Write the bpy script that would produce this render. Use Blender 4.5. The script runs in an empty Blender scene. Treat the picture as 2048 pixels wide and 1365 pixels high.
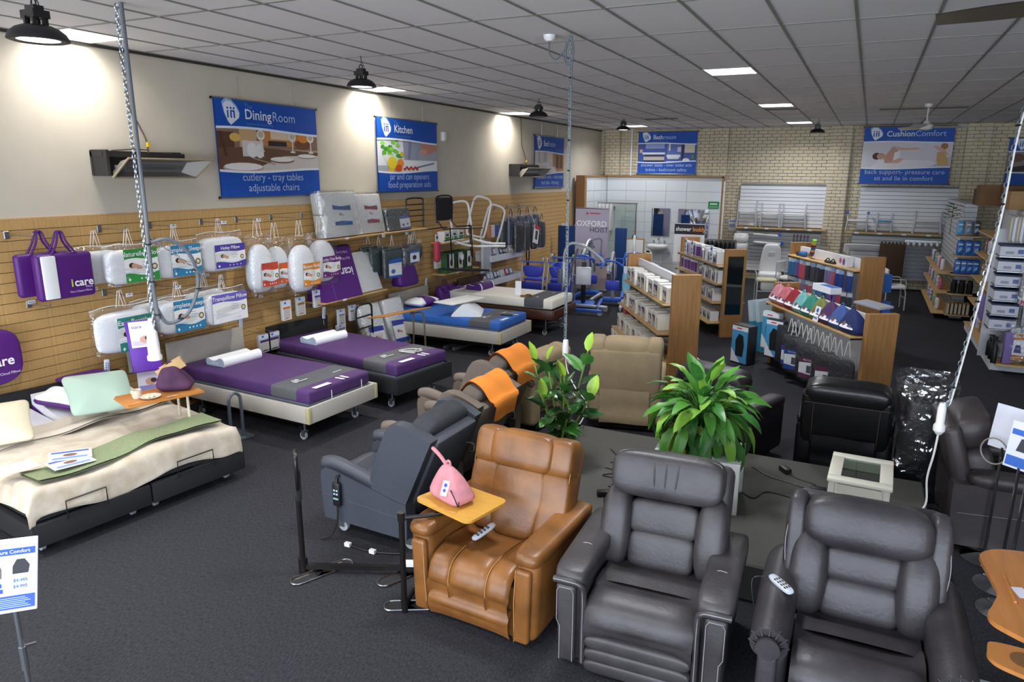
import bpy, bmesh, math, random
from mathutils import Vector, Matrix, noise
random.seed(7)
S = bpy.context.scene
COL = S.collection
PI = math.pi
# ---------------------------------------------------------------- camera
cam_d = bpy.data.cameras.new('camera'); cam = bpy.data.objects.new('camera', cam_d); COL.objects.link(cam)
yaw, pit, rol = .4419, .2347, .0086
F_ = Vector((-math.sin(yaw)*math.cos(pit), math.cos(yaw)*math.cos(pit), -math.sin(pit)))
R_ = Vector((math.cos(yaw), math.sin(yaw), 0)); U_ = R_.cross(F_)
r_ = math.cos(rol)*R_ + math.sin(rol)*U_; u_ = -math.sin(rol)*R_ + math.cos(rol)*U_
cam.matrix_world = Matrix(((r_.x,u_.x,-F_.x,0),(r_.y,u_.y,-F_.y,0),(r_.z,u_.z,-F_.z,2.88),(0,0,0,1)))
cam_d.sensor_width = 36; cam_d.lens = 36*1402.8/2048; cam_d.shift_x = -34.1/2048
cam_d.clip_start = .05; cam_d.clip_end = 120
S.camera = cam
# ---------------------------------------------------------------- world, lights, exposure
w = bpy.data.worlds.new('world'); S.world = w; w.use_nodes = True
bg = w.node_tree.nodes['Background']; bg.inputs[0].default_value = (.78,.87,1,1); bg.inputs[1].default_value = 12.5
S.view_settings.view_transform = 'Standard'; S.view_settings.look = 'None'
S.view_settings.exposure = 0.0; S.view_settings.gamma = 1; S.view_settings.use_curve_mapping = False
S.cycles.max_bounces=6; S.cycles.adaptive_threshold=.03; S.cycles.diffuse_bounces=4; S.cycles.glossy_bounces=3; S.cycles.transparent_max_bounces=14; S.cycles.caustics_reflective=False; S.cycles.caustics_refractive=False
LIGHT_W = 74.0
CEIL = 4.155
def panel_light(x, y, sx, sy, power, col=(1,.97,.92), z=CEIL-.02):
    l = bpy.data.lights.new('panel_lamp','AREA'); l.shape='RECTANGLE'; l.size=sx; l.size_y=sy; l.energy=power; l.color=col; l.spread=math.radians(150)
    o = bpy.data.objects.new('panel_lamp', l); COL.objects.link(o); o.location=(x,y,z); return o
def colx(i): return (i-11.413)*.6
def rowy(j): return 4.4695+1.2*j
PANELS = [(-1,0),(-1,4),(-1,8),(8,4),(8,8),(8,12),(1,12),(8,0),(8,-4),(-1,-4),(16,4),(3,-4)]   # (column,row) of the ceiling light panels; unseen ones at the end added, right-hand one invented
for (i,j) in PANELS:
    k = (.24 if j==0 else .32) if i==-1 and j>=0 else (.2 if i==16 else (.6 if j>=12 else 1))
    panel_light(colx(i)+.3, rowy(j)+.3, .56, .56, LIGHT_W*k, (1,.96,.9) if i==-1 else (.93,.96,1))
for i in range(7):      # daylight portals in the window bays of the shop front
    l = bpy.data.lights.new('window_portal','AREA'); l.shape='RECTANGLE'; l.size=1.88; l.size_y=2.5; l.cycles.is_portal=True
    o = bpy.data.objects.new('window_portal', l); COL.objects.link(o); o.location=(-7.48+i*2+1,-4.0,1.75); o.rotation_euler=(math.radians(90),0,0)
ORD=['first','second','third','fourth','fifth','sixth','seventh','eighth','ninth','tenth','eleventh','twelfth','thirteenth','fourteenth','fifteenth','sixteenth','seventeenth','eighteenth','nineteenth','twentieth']
# ---------------------------------------------------------------- materials
def lin(h):
    if isinstance(h,str):
        h=h.lstrip('#'); c=[int(h[i:i+2],16)/255 for i in (0,2,4)]
    else: c=list(h)
    return tuple((x/12.92 if x<=.04045 else ((x+.055)/1.055)**2.4) for x in c)+(1,)
MATS={}
def mat(name, col, rough=.6, metal=0, var=0, scale=8, stretch=(1,1,1), bump=0, bscale=60, spec=.5, coat=0, sheen=0, alpha=1, col2=None, detail=4, emit=0):
    """procedural material: base colour broken up by noise, fine bump"""
    if name in MATS: return MATS[name]
    m=bpy.data.materials.new(name); m.use_nodes=True; nt=m.node_tree; b=nt.nodes['Principled BSDF']
    c=lin(col); b.inputs['Base Color'].default_value=c; b.inputs['Roughness'].default_value=rough; b.inputs['Metallic'].default_value=metal
    b.inputs['Specular IOR Level'].default_value=spec; b.inputs['Coat Weight'].default_value=coat; b.inputs['Sheen Weight'].default_value=sheen
    b.inputs['Alpha'].default_value=alpha
    if emit: b.inputs['Emission Color'].default_value=c; b.inputs['Emission Strength'].default_value=emit
    if var or bump:
        tc=nt.nodes.new('ShaderNodeTexCoord'); mp=nt.nodes.new('ShaderNodeMapping'); nt.links.new(tc.outputs['Object'],mp.inputs[0]); mp.inputs['Scale'].default_value=stretch
    if var:
        n=nt.nodes.new('ShaderNodeTexNoise'); n.inputs['Scale'].default_value=scale; n.inputs['Detail'].default_value=detail; nt.links.new(mp.outputs[0],n.inputs[0])
        r=nt.nodes.new('ShaderNodeValToRGB'); c2=lin(col2) if col2 else tuple(x*(1-var) for x in c[:3])+(1,)
        c1=c if col2 else tuple(min(1,x*(1+var*.6)) for x in c[:3])+(1,)
        r.color_ramp.elements[0].color=c2; r.color_ramp.elements[1].color=c1; r.color_ramp.elements[0].position=.3; r.color_ramp.elements[1].position=.7
        nt.links.new(n.outputs['Fac'],r.inputs[0]); nt.links.new(r.outputs[0],b.inputs['Base Color'])
    if bump:
        n2=nt.nodes.new('ShaderNodeTexNoise'); n2.inputs['Scale'].default_value=bscale; n2.inputs['Detail'].default_value=3; nt.links.new(mp.outputs[0],n2.inputs[0])
        bp=nt.nodes.new('ShaderNodeBump'); bp.inputs['Strength'].default_value=bump; bp.inputs['Distance'].default_value=.01; nt.links.new(n2.outputs['Fac'],bp.inputs['Height']); nt.links.new(bp.outputs[0],b.inputs['Normal'])
    MATS[name]=m; return m
def film(name, tint=(.965,.975,.985), gloss=.12, rough=.12, bs=22, bst=.8):
    """clear plastic film: mostly transparent with a glossy sheen, crinkled"""
    if name in MATS: return MATS[name]
    m=bpy.data.materials.new(name); m.use_nodes=True; nt=m.node_tree; nt.nodes.clear()
    o=nt.nodes.new('ShaderNodeOutputMaterial'); t=nt.nodes.new('ShaderNodeBsdfTransparent'); g=nt.nodes.new('ShaderNodeBsdfGlossy'); mx=nt.nodes.new('ShaderNodeMixShader')
    t.inputs[0].default_value=tint+(1,); g.inputs['Roughness'].default_value=rough; g.inputs[0].default_value=(1,1,1,1)
    tc=nt.nodes.new('ShaderNodeTexCoord'); n=nt.nodes.new('ShaderNodeTexNoise'); n.inputs['Scale'].default_value=bs; n.inputs['Detail'].default_value=2; nt.links.new(tc.outputs['Object'],n.inputs[0])
    bp=nt.nodes.new('ShaderNodeBump'); bp.inputs['Strength'].default_value=bst; bp.inputs['Distance'].default_value=.03; nt.links.new(n.outputs['Fac'],bp.inputs['Height']); nt.links.new(bp.outputs[0],g.inputs['Normal'])
    mx.inputs[0].default_value=gloss; nt.links.new(t.outputs[0],mx.inputs[1]); nt.links.new(g.outputs[0],mx.inputs[2]); nt.links.new(mx.outputs[0],o.inputs[0])
    MATS[name]=m; return m
_flat={}
def flat(h, rough=.6):
    k=(h,rough)
    if k not in _flat: _flat[k]=mat('print_'+h.lstrip('#')+('' if rough==.6 else '_%d'%int(rough*100)), h, rough)
    return _flat[k]
# ---------------------------------------------------------------- mesh builder
def T(x=0,y=0,z=0): return Matrix.Translation((x,y,z))
def RZ(a): return Matrix.Rotation(a,4,'Z')
def RX(a): return Matrix.Rotation(a,4,'X')
def RY(a): return Matrix.Rotation(a,4,'Y')
def crom(pts, n=6, closed=False):
    """smooth path through pts"""
    P=[Vector(p) for p in pts]; out=[]
    L=len(P); rng=range(L) if closed else range(L-1)
    for i in rng:
        p0=P[(i-1)%L] if (closed or i>0) else P[0]*2-P[1]
        p1=P[i]; p2=P[(i+1)%L]; p3=P[(i+2)%L] if (closed or i+2<L) else P[-1]*2-P[-2]
        for k in range(n):
            t=k/n; out.append(.5*((2*p1)+(p2-p0)*t+(2*p0-5*p1+4*p2-p3)*t*t+(3*p1-p0-3*p2+p3)*t**3))
    if not closed: out.append(P[-1])
    return out
class M:
    def __init__(s): s.v=[]; s.f=[]; s.m=[]; s.x=Matrix.Identity(4); s.mi=0
    def at(s,x): s.x=x; return s
    def mt(s,i): s.mi=i; return s
    def add(s,vs,fs):
        b=len(s.v); s.v.extend([s.x@Vector(p) for p in vs]); s.f.extend([tuple(b+i for i in f) for f in fs]); s.m.extend([s.mi]*len(fs)); return s
    def box(s,c,d,r=None):
        x,y,z=(q/2 for q in d); vs=[Vector((a*x,b*y,e*z)) for e in(-1,1) for b in(-1,1) for a in(-1,1)]
        if r is not None: vs=[r@q for q in vs]
        c=Vector(c)
        return s.add([q+c for q in vs],[(0,2,3,1),(4,5,7,6),(0,1,5,4),(2,6,7,3),(0,4,6,2),(1,3,7,5)])
    def bx(s,x0,x1,y0,y1,z0,z1): return s.box(((x0+x1)/2,(y0+y1)/2,(z0+z1)/2),(x1-x0,y1-y0,z1-z0))
    def rbox(s,c,d,b=.01,seg=2,r=None):
        """box with rounded edges"""
        b=min(b,min(d)/2*.98)
        bm=bmesh.new(); bmesh.ops.create_cube(bm,size=1); bmesh.ops.scale(bm,vec=d,verts=bm.verts)
        bmesh.ops.bevel(bm,geom=list(bm.edges),offset=b,segments=seg,profile=.5,affect='EDGES'); bm.verts.index_update()
        c=Vector(c); vs=[(r@q.co if r is not None else q.co)+c for q in bm.verts]; fs=[[q.index for q in f.verts] for f in bm.faces]; bm.free()
        return s.add(vs,fs)
    def sq(s,c,d,e1=.5,e2=.5,nu=16,nv=10,r=None,fn=None):
        """superellipsoid cushion; fn warps local unit coords"""
        def g(q,e): return math.copysign(abs(q)**e,q)
        vs=[];fs=[]
        for j in range(nv+1):
            ph=-PI/2+PI*j/nv
            for i in range(nu):
                th=2*PI*i/nu
                p=Vector((g(math.cos(ph),e1)*g(math.cos(th),e2),g(math.cos(ph),e1)*g(math.sin(th),e2),g(math.sin(ph),e1)))
                if fn: p=Vector(fn(p))
                p=Vector((p.x*d[0]/2,p.y*d[1]/2,p.z*d[2]/2))
                if r is not None: p=r@p
                vs.append(p+Vector(c))
        for j in range(nv):
            for i in range(nu):
                a=j*nu+i; b=j*nu+(i+1)%nu
                fs.append((a,b,b+nu,a+nu))
        return s.add(vs,fs)
    def tube(s,pts,r,n=8,closed=False,caps=True):
        P=[Vector(p) for p in pts]; L=len(P); rr=r if isinstance(r,(list,tuple)) else [r]*L
        vs=[];fs=[]; up=None
        for i,p in enumerate(P):
            a=P[(i-1)%L] if (closed or i>0) else P[0]; b=P[(i+1)%L] if (closed or i<L-1) else P[-1]
            t=(b-a)
            if t.length<1e-9: t=Vector((0,0,1))
            t.normalize()
            if up is None: up=Vector((0,0,1)) if abs(t.z)<.9 else Vector((1,0,0))
            e=t.cross(up)
            if e.length<1e-6: e=t.cross(Vector((.3,1,.2)))
            e.normalize(); up=e.cross(t).normalized()
            for k in range(n):
                q=2*PI*k/n; vs.append(p+(e*math.cos(q)+up*math.sin(q))*rr[i])
        for i in range(L if closed else L-1):
            for k in range(n):
                a=i*n+k; b=i*n+(k+1)%n; c=((i+1)%L)*n
                fs.append((a,b,c+(k+1)%n,c+k))
        if caps and not closed: fs.append(tuple(range(n))[::-1]); fs.append(tuple((L-1)*n+k for k in range(n)))
        return s.add(vs,fs)
    def rod(s,a,b,r,n=8): return s.tube([a,b],r,n)
    def lathe(s,prof,c=(0,0,0),n=20,axis='Z'):
        vs=[];fs=[]
        for (r,h) in prof:
            for k in range(n):
                q=2*PI*k/n; p=Vector((r*math.cos(q),r*math.sin(q),h))
                if axis=='X': p=Vector((p.z,p.x,p.y))
                if axis=='Y': p=Vector((p.x,-p.z,p.y))
                vs.append(p+Vector(c))
        for j in range(len(prof)-1):
            for k in range(n): fs.append((j*n+k,j*n+(k+1)%n,(j+1)*n+(k+1)%n,(j+1)*n+k))
        if prof[0][0]>1e-5: fs.append(tuple(range(n))[::-1])
        if prof[-1][0]>1e-5: fs.append(tuple((len(prof)-1)*n+k for k in range(n)))
        return s.add(vs,fs)
    def prism(s,poly,y0,y1):
        """polygon in local x,z extruded along y"""
        n=len(poly); vs=[(p[0],y0,p[1]) for p in poly]+[(p[0],y1,p[1]) for p in poly]
        fs=[tuple(range(n)),tuple(range(2*n-1,n-1,-1))]+[(i,n+i,n+(i+1)%n,(i+1)%n) for i in range(n)]
        return s.add(vs,fs)
    def prismx(s,poly,x0,x1):
        """polygon in local y,z extruded along x"""
        n=len(poly); vs=[(x0,p[0],p[1]) for p in poly]+[(x1,p[0],p[1]) for p in poly]
        fs=[tuple(range(n))[::-1],tuple(range(n,2*n))]+[((i+1)%n,n+(i+1)%n,n+i,i) for i in range(n)]
        return s.add(vs,fs)
    def prismz(s,poly,z0,z1):
        n=len(poly); vs=[(p[0],p[1],z0) for p in poly]+[(p[0],p[1],z1) for p in poly]
        fs=[tuple(range(n))[::-1],tuple(range(n,2*n))]+[(i,(i+1)%n,n+(i+1)%n,n+i) for i in range(n)]
        return s.add(vs,fs)
    def grid(s,fn,nu,nv,thick=0):
        vs=[Vector(fn(i/nu,j/nv)) for j in range(nv+1) for i in range(nu+1)]
        fs=[(j*(nu+1)+i,j*(nu+1)+i+1,(j+1)*(nu+1)+i+1,(j+1)*(nu+1)+i) for j in range(nv) for i in range(nu)]
        return s.add(vs,fs)
    # flat print in local x,z facing -y; layer k sits k*0.7 mm proud
    def pp(s,pts,k=1,y=0): return s.add([(p[0],y-.0007*k,p[1]) for p in pts],[tuple(range(len(pts)))])
    def pr(s,x0,x1,z0,z1,k=1,y=0): return s.pp([(x0,z0),(x1,z0),(x1,z1),(x0,z1)],k,y)
    def pe(s,cx,cz,rx,rz,k=1,y=0,n=14): return s.pp([(cx+rx*math.cos(2*PI*i/n),cz+rz*math.sin(2*PI*i/n)) for i in range(n)],k,y)
    def build(s,name,mats,parent=None,ang=35,loc=None):
        me=bpy.data.meshes.new(name); me.from_pydata([tuple(p) for p in s.v],[],s.f)
        if not isinstance(mats,(list,tuple)): mats=[mats]
        for q in mats: me.materials.append(q)
        if len(mats)>1: me.polygons.foreach_set('material_index',s.m)
        me.polygons.foreach_set('use_smooth',[True]*len(me.polygons)); me.set_sharp_from_angle(angle=math.radians(ang))
        return link(name,me,parent)
def link(name,me,parent=None,mw=None):
    o=bpy.data.objects.new(name,me); COL.objects.link(o)
    if parent is not None: o.parent=parent
    if mw is not None: o.matrix_local=mw
    return o
def tag(o,label=None,cat=None,group=None,kind=None):
    if label: o['label']=label
    if cat: o['category']=cat
    if group: o['group']=group
    if kind: o['kind']=kind
    return o
def thing(name,label,cat,loc=(0,0,0),rz=0,group=None):
    o=bpy.data.objects.new(name,None); COL.objects.link(o); o.location=loc; o.rotation_euler=(0,0,rz); o.empty_display_size=.05
    return tag(o,label,cat,group)
def dup(root,loc=None,rz=None,label=None,group=None,parent=None):
    r=root.copy(); COL.objects.link(r)
    if parent is not None: r.parent=parent
    if loc is not None: r.location=loc
    if rz is not None: r.rotation_euler=(0,0,rz)
    if label: r['label']=label
    if group: r['group']=group
    for ch in list(root.children): dup(ch,parent=r)
    return r
_tx={}
def text_mesh(t,size,bold=0,align='CENTER',sx=1):
    k=(t,size,bold,align,sx)
    if k in _tx: return _tx[k]
    c=bpy.data.curves.new('t','FONT'); c.body=t; c.size=size; c.align_x=align; c.align_y='CENTER'; c.offset=bold*size; c.resolution_u=3; c.space_line=.95
    o=bpy.data.objects.new('t',c); me=bpy.data.meshes.new_from_object(o); bpy.data.objects.remove(o); bpy.data.curves.remove(c)
    vs=[(p.co.x*sx,p.co.y) for p in me.vertices]; fs=[tuple(p.vertices) for p in me.polygons]; bpy.data.meshes.remove(me)
    _tx[k]=(vs,fs); return _tx[k]
def lettering(parent,items,name='lettering',x=None,y=0,k=3):
    """items: (text,size,u,v,matname colour[,bold,align,squeeze,rot]) as flat print in local x,z"""
    g=M(); mats=[]; items=[i for i in items if i[0].strip()]
    if not items: return None
    for it in items:
        t,size,u,v,colr=it[:5]; bold=it[5] if len(it)>5 else 0; al=it[6] if len(it)>6 else 'CENTER'; sx=it[7] if len(it)>7 else 1; rot=it[8] if len(it)>8 else 0
        vs,fs=text_mesh(t,size,bold,al,sx); mm=flat(colr)
        if mm not in mats: mats.append(mm)
        g.mt(mats.index(mm)); ca,sa=math.cos(rot),math.sin(rot)
        g.at((x if x is not None else Matrix.Identity(4)))
        g.add([(u+p[0]*ca-p[1]*sa,y-.0007*k,v+p[0]*sa+p[1]*ca) for p in vs],fs)
    return g.build(name,mats,parent)
def art(parent,shapes,name='print',x=None,y=0,k0=1):
    """shapes: ('r',col,x0,x1,z0,z1) / ('e',col,cx,cz,rx,rz) / ('p',col,[(x,z)..]); each later one lies a hair above"""
    g=M(); mats=[]
    if x is not None: g.at(x)
    for i,sh in enumerate(shapes):
        mm=flat(sh[1])
        if mm not in mats: mats.append(mm)
        g.mt(mats.index(mm)); k=k0+i*.25
        if sh[0]=='r': g.pr(*sh[2:6],k,y)
        elif sh[0]=='e': g.pe(*sh[2:6],k,y)
        else: g.pp(sh[2],k,y)
    return g.build(name,mats,parent)
# ================================================================ shell
m_carpet=mat('carpet','#38383d',.95,var=.42,scale=52,stretch=(1.6,.7,1),bump=.8,bscale=120,spec=.1,detail=4)
m_cream=mat('cream_paint','#cfc6b4',.75,var=.05,scale=2)
m_tile=mat('ceiling_tile','#e4e2e3',.9,var=.06,scale=90,bump=.15,bscale=300)
m_bar=mat('ceiling_bar','#86857c',.6)
m_oak=mat('slat_oak','#cfa970',.5,var=.16,scale=3.2,stretch=(1,14,.9),bump=.05,bscale=30,col2='#bb9258')
m_alu=mat('aluminium','#8d8f90',.35,metal=.8)
m_groove=mat('groove_dark','#4a4238',.6)
m_mortar=mat('mortar','#a8934a',.9,var=.3,scale=3)
m_brick=mat('painted_brick','#d3c8b2',.75,var=.12,scale=5,bump=.2,bscale=40)
m_white=mat('white_gloss','#e6e6e6',.35); m_whitem=mat('white_matt','#e2e1de',.7)
m_black=mat('black_plastic','#141416',.45); m_blackm=mat('black_metal','#1b1a1c',.35,metal=.3,spec=.5)
m_chrome=mat('chrome','#c9ccd0',.15,metal=1); m_steel=mat('steel','#a5a8ac',.3,metal=.9)
m_glow=mat('panel_glow','#ffffff',.5,emit=6)
X0,X1,Y0,Y1=-7.48,6.6,-4.0,20.8
o=M().bx(X0-.1,X1+.1,Y0-.1,Y1+.1,-.1,0).build('floor',m_carpet); tag(o,'dark charcoal carpet across the showroom floor',kind='structure')
wl=M().bx(X0-.12,X0,Y0,Y1,0,CEIL+.3).build('wall_left',m_cream); tag(wl,'long cream wall with an oak slatboard dado',kind='structure')
M().bx(X0-.002,X0+.006,.2,18.5,0,2.4).build('slat_backing',m_groove,wl)
sl=M().box((0,0,0),(.016,18.3,.094)); slm=sl.build('slat',m_oak,wl).data
bpy.data.objects.remove(bpy.data.objects['slat'])
for i in range(24):
    link('slat',slm,wl,T(X0+.016,9.35,.05+i*.1))
M().bx(X0,X0+.02,.2,18.5,2.398,2.412).build('slat_cap',m_oak,wl)
# shadow gap under the ceiling, put in as a thin dark strip
M().bx(X0,X0+.03,Y0,Y1,CEIL-.03,CEIL).build('ceiling_shadow_strip',mat('shadow_gap_dark','#3a352f',.6),wl)
# back wall of painted bricks with piers
wb=M().bx(X0-.1,X1+.1,Y1,Y1+.15,0,CEIL+.3).build('wall_back',m_mortar); tag(wb,'back wall of cream painted brick with piers',kind='structure')
PIERS=[(-7.27,-6.85),(-4.05,-3.7),(-1.05,-.57),(2.0,2.5),(5.0,5.5)]
pm=M()
for a,b in PIERS: pm.bx(a+.006,b-.006,Y1-.16,Y1,0,CEIL)
pm.build('pier',m_mortar,wb)
BL,BH=.24,.0866
bk=M().box((0,0,0),(BL-.016,.02,BH-.014)).build('brick',m_brick,wb); bkm=bk.data; bpy.data.objects.remove(bk)
rest=M(); nb=0
def brick_at(x0,x1,y,z,single):
    global nb
    full=abs((x1-x0)-BL)<1e-4
    if single and full and nb<300:
        link('brick',bkm,wb,T((x0+x1)/2,y+random.uniform(-.0015,.0015),z+BH/2)); nb+=1
    elif x1-x0>.02: rest.box(((x0+x1)/2,y,z+BH/2),(x1-x0-.016,.02,BH-.014))
for j in range(int(CEIL/BH)+1):
    z=j*BH
    if z+BH>CEIL+.02: break
    x=X0-(BL/2 if j%2 else 0)
    while x<X1:
        a,b=max(x,X0),min(x+BL,X1); segs=[(a,b)]
        for p0,p1 in PIERS:
            segs=[q for (u,v) in segs for q in ([(u,v)] if v<=p0 or u>=p1 else [(u,min(v,p0)),(max(u,p1),v)]) if q[1]-q[0]>.03]
        for (u,v) in segs: brick_at(u,v,Y1-.008,z,(-3.7<u<-1.3 and z>2.7) or (1.7>u>-.57 and 2.62<z<2.75))
        x+=BL
    for p0,p1 in PIERS:
        wd=p1-p0; cuts=[p0,p0+wd/2,p1] if j%2 else [p0,p0+wd*.28,p0+wd*.72,p1]
        for a,b in zip(cuts,cuts[1:]): rest.box(((a+b)/2,Y1-.165,z+BH/2),(b-a-.014,.02,BH-.014))
        for xx in (p0,p1): rest.box((xx,Y1-.085,z+BH/2),(.02,.16,BH-.01))
tag(rest.build('brickwork',m_brick,wb),kind='stuff')
# right wall and glazed shop front behind the viewer
m_wallr=mat('plain_wall','#a7a297',.8)
tag(M().bx(X1,X1+.1,Y0,Y1,0,CEIL+.3).build('wall_right',m_wallr),'plain painted side wall beyond the shelving',kind='structure')
fm=M().bx(X0,X1,Y0-.1,Y0,0,.5).bx(X0,X1,Y0-.1,Y0,3.0,CEIL+.3)
for i in range(8): fm.bx(X0+i*2.0-.06,X0+i*2.0+.06,Y0-.1,Y0,.5,3.0)
tag(fm.build('wall_front',m_wallr),'glazed shop front wall with wide window bays',kind='structure')
# ceiling: T-bar grid with lay-in tiles
ce=M().bx(X0-.1,X1+.1,Y0-.1,Y1+.1,CEIL+.05,CEIL+.15).build('ceiling',m_tile); tag(ce,'suspended ceiling of pale acoustic tiles',kind='structure')
gr=M()
i0,i1=-1,23; j0,j1=-7,14
for i in range(i0,i1+1): gr.bx(colx(i)-.012,colx(i)+.012,Y0,Y1,CEIL-.004,CEIL+.03)
for j in range(j0,j1+1):
    if rowy(j)<Y1: gr.bx(X0,X1,rowy(j)-.012,rowy(j)+.012,CEIL-.0035,CEIL+.03)
gr.build('grid_bar',m_bar,ce)
tl=M().bx(-.288,.288,-.588,.588,0,.015).build('tile',m_tile,ce); tlm=tl.data; bpy.data.objects.remove(tl)
hl=M().bx(-.288,.288,-.288,.288,0,.015).build('tile',m_tile,ce); hlm=hl.data; bpy.data.objects.remove(hl)
nt_=0; trest=M()
order=sorted([(i,j) for i in range(i0,i1) for j in range(j0,j1)],key=lambda t:0 if (t[1]>=-1 and colx(t[0])<.9*rowy(t[1])-2.2+1.4 and colx(t[0])<4.2) else 1)
for (i,j) in order:
    x,y=colx(i)+.3,rowy(j)+.6
    if (i,j) in PANELS:
        link('tile',hlm,ce,T(x,y+.3,CEIL+.004)); nt_+=1; continue
    if nt_<299: link('tile',tlm,ce,T(x,y,CEIL+.004)); nt_+=1
    else: trest.bx(x-.288,x+.288,y-.588,min(y+.588,Y1),CEIL+.004,CEIL+.019)
tag(trest.build('tile_field',m_tile,ce),kind='stuff')
LN={(-1,0):'over the nearest pillows',(-1,4):'beside the pendant lamp over the kitchen banner',(-1,8):'by the bedroom banner',(8,4):'large in the middle of the ceiling',(8,8):'second along the middle row',(8,12):'farthest along the middle row',(1,12):'near the bathroom banner'}
for (i,j) in PANELS:
    if j<-3 or (i,j) not in LN: continue
    t=thing('ceiling_light','square white light panel in the ceiling, '+LN[(i,j)],'ceiling light',(colx(i)+.3,rowy(j)+.3,CEIL),0,'ceiling light panels')
    M().bx(-.28,.28,-.28,.28,-.002,.006).build('diffuser',m_glow,t)
    M().bx(-.295,.295,-.295,-.28,-.006,.01).bx(-.295,.295,.28,.295,-.006,.01).bx(-.295,-.28,-.28,.28,-.006,.01).bx(.28,.295,-.28,.28,-.006,.01).build('frame',m_white,t)
# brownish slot vents
m_vent=mat('vent_brown','#6d5f40',.6)
for (x,y,wd,lb) in ((-4.6,16.9,.75,'small brown slot vent in the ceiling above the bathroom banner'),(.75,15.9,1.5,'long brown slot vent in the ceiling behind the fan'),(-1.75,15.2,.6,'brown slot vent in the ceiling beside a light panel')):
    t=thing('ceiling_vent',lb,'vent',(x,y,CEIL),0)
    M().bx(-wd/2,wd/2,-.09,.09,-.006,0).build('backing',m_vent,t)
    for k in range(3): M().bx(-wd/2,wd/2,-.075+k*.06,-.055+k*.06,-.014,-.006).build('louver',mat('vent_dark','#4b4230',.6),t)
# ================================================================ hanging lamps, fans, cables
def high_bay(x,y,label,lit,zd=3.835):
    t=thing('pendant_lamp',label,'pendant lamp',(x,y,zd),0,'black pendant lamps')
    M().lathe([(0,.075),(.06,.075),(.085,.07),(.12,.055),(.15,.03),(.165,.0),(.168,-.012),(.15,-.018),(.118,-.012),(.115,0)],n=28).build('shade',m_black,t)
    M().lathe([(0,-.004),(.116,-.004),(.116,-.009),(0,-.009)],n=24).build('lens',m_glow if lit else mat('lens_off','#9b8f80',.3),t)
    h=M().box((0,0,.135),(.13,.1,.045)).box((0,0,.17),(.09,.06,.03)); h.build('driver_box',m_black,t)
    for k in range(6):
        q=k*PI/3+.3; M().box((.055*math.cos(q),.055*math.sin(q),.095),(.018,.018,.05)).build('cooling_fin',m_black,t)
    M().tube(crom([(.0+.022*math.cos(q),0,.205+.022*math.sin(q)) for q in [2*PI*k/10 for k in range(10)]],2,True),.006,6,True).build('hook_ring',m_black,t)
    M().tube(crom([(0,0,.225),(.008,0,.27),(-.004,0,CEIL-zd)],5),.003,5).tube(crom([(.03,.01,.17),(.045,0,.2),(.015,0,.26),(.004,0,CEIL-zd)],5),.0035,5).build('cord',m_black,t)
    if lit:
        l=bpy.data.lights.new('bay_lamp','AREA'); l.shape='DISK'; l.size=.2; l.energy=38; l.spread=math.radians(125); l.color=(1,.97,.93); lo=bpy.data.objects.new('bay_lamp',l); COL.objects.link(lo); lo.location=(x,y,zd-.02)
high_bay(-4.7,2.87,'lit black pendant lamp above the double bed, largest of its row',True,3.66)
high_bay(-5.36,6.81,'lit black pendant lamp hanging in front of the kitchen banner wall',True)
high_bay(-5.39,11.7,'unlit black pendant lamp near the bedroom banner',False,3.865)
high_bay(-5.4,16.5,'lit black pendant lamp close to the bathroom banner',True,3.91)
high_bay(-1.24,18.0,'unlit black pendant lamp in front of the bare brick bay',False,3.86)
def ceiling_fan(x,y,label,rot,cl):
    m_fan=mat(cl[0],cl[1],.45)
    t=thing('ceiling_fan',label,'ceiling fan',(x,y,CEIL),rot)
    M().lathe([(0,0),(.07,0),(.065,-.05),(.025,-.075),(0,-.075)],n=18).build('canopy',m_fan,t)
    M().rod((0,0,-.06),(0,0,-.32),.013).build('rod',m_fan,t)
    M().lathe([(0,-.3),(.04,-.3),(.06,-.34),(.11,-.36),(.12,-.4),(.1,-.44),(.04,-.46),(0,-.46)],n=22).build('motor',m_fan,t)
    for k in range(3):
        def bf(u,v,k=k): 
            r=.12+u*.56; wv=(.05+.035*math.sin(PI*min(1,u*1.1+.1)))*(1-.35*max(0,u-.85)/.15)
            return Vector((r,(v-.5)*2*wv*(1 if v>.5 else 1),-.40+(v-.5)*.045))
        g=M().at(RZ(k*2*PI/3)); g.grid(bf,10,3); g.grid(lambda u,v:bf(u,1-v)+Vector((0,0,-.006)),10,3); g.build('blade',m_fan,t)
ceiling_fan(.79,15.0,'white ceiling fan hanging in front of the cushion banner',math.radians(8),('fan_white','#cfcfc8'))
ceiling_fan(.89,4.7,'brown-bladed ceiling fan with one blade reaching into the top corner',math.radians(163.7),('fan_brown','#4a4238'))
def chain(g,p0,p1,link=.034,r=.0035):
    a,b=Vector(p0),Vector(p1); d=b-a; n=max(2,int(d.length/link)); dz=d.normalized(); ex=dz.cross(Vector((.2,1,.1))).normalized(); ey=dz.cross(ex)
    for i in range(n):
        c=a+d*((i+.5)/n); e=ex if i%2 else ey
        pts=[c+dz*(link*.62*math.cos(q))+e*(link*.3*math.sin(q)) for q in [2*PI*k/6 for k in range(6)]]
        g.tube(pts,r,4,True)
m_zinc=mat('zinc_chain','#8f969c',.3,metal=.7); m_conduit=mat('grey_conduit','#646a72',.45); m_wplug=mat('white_plug','#e9e9e6',.4); m_tie=mat('cable_tie','#17181a',.5)
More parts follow.
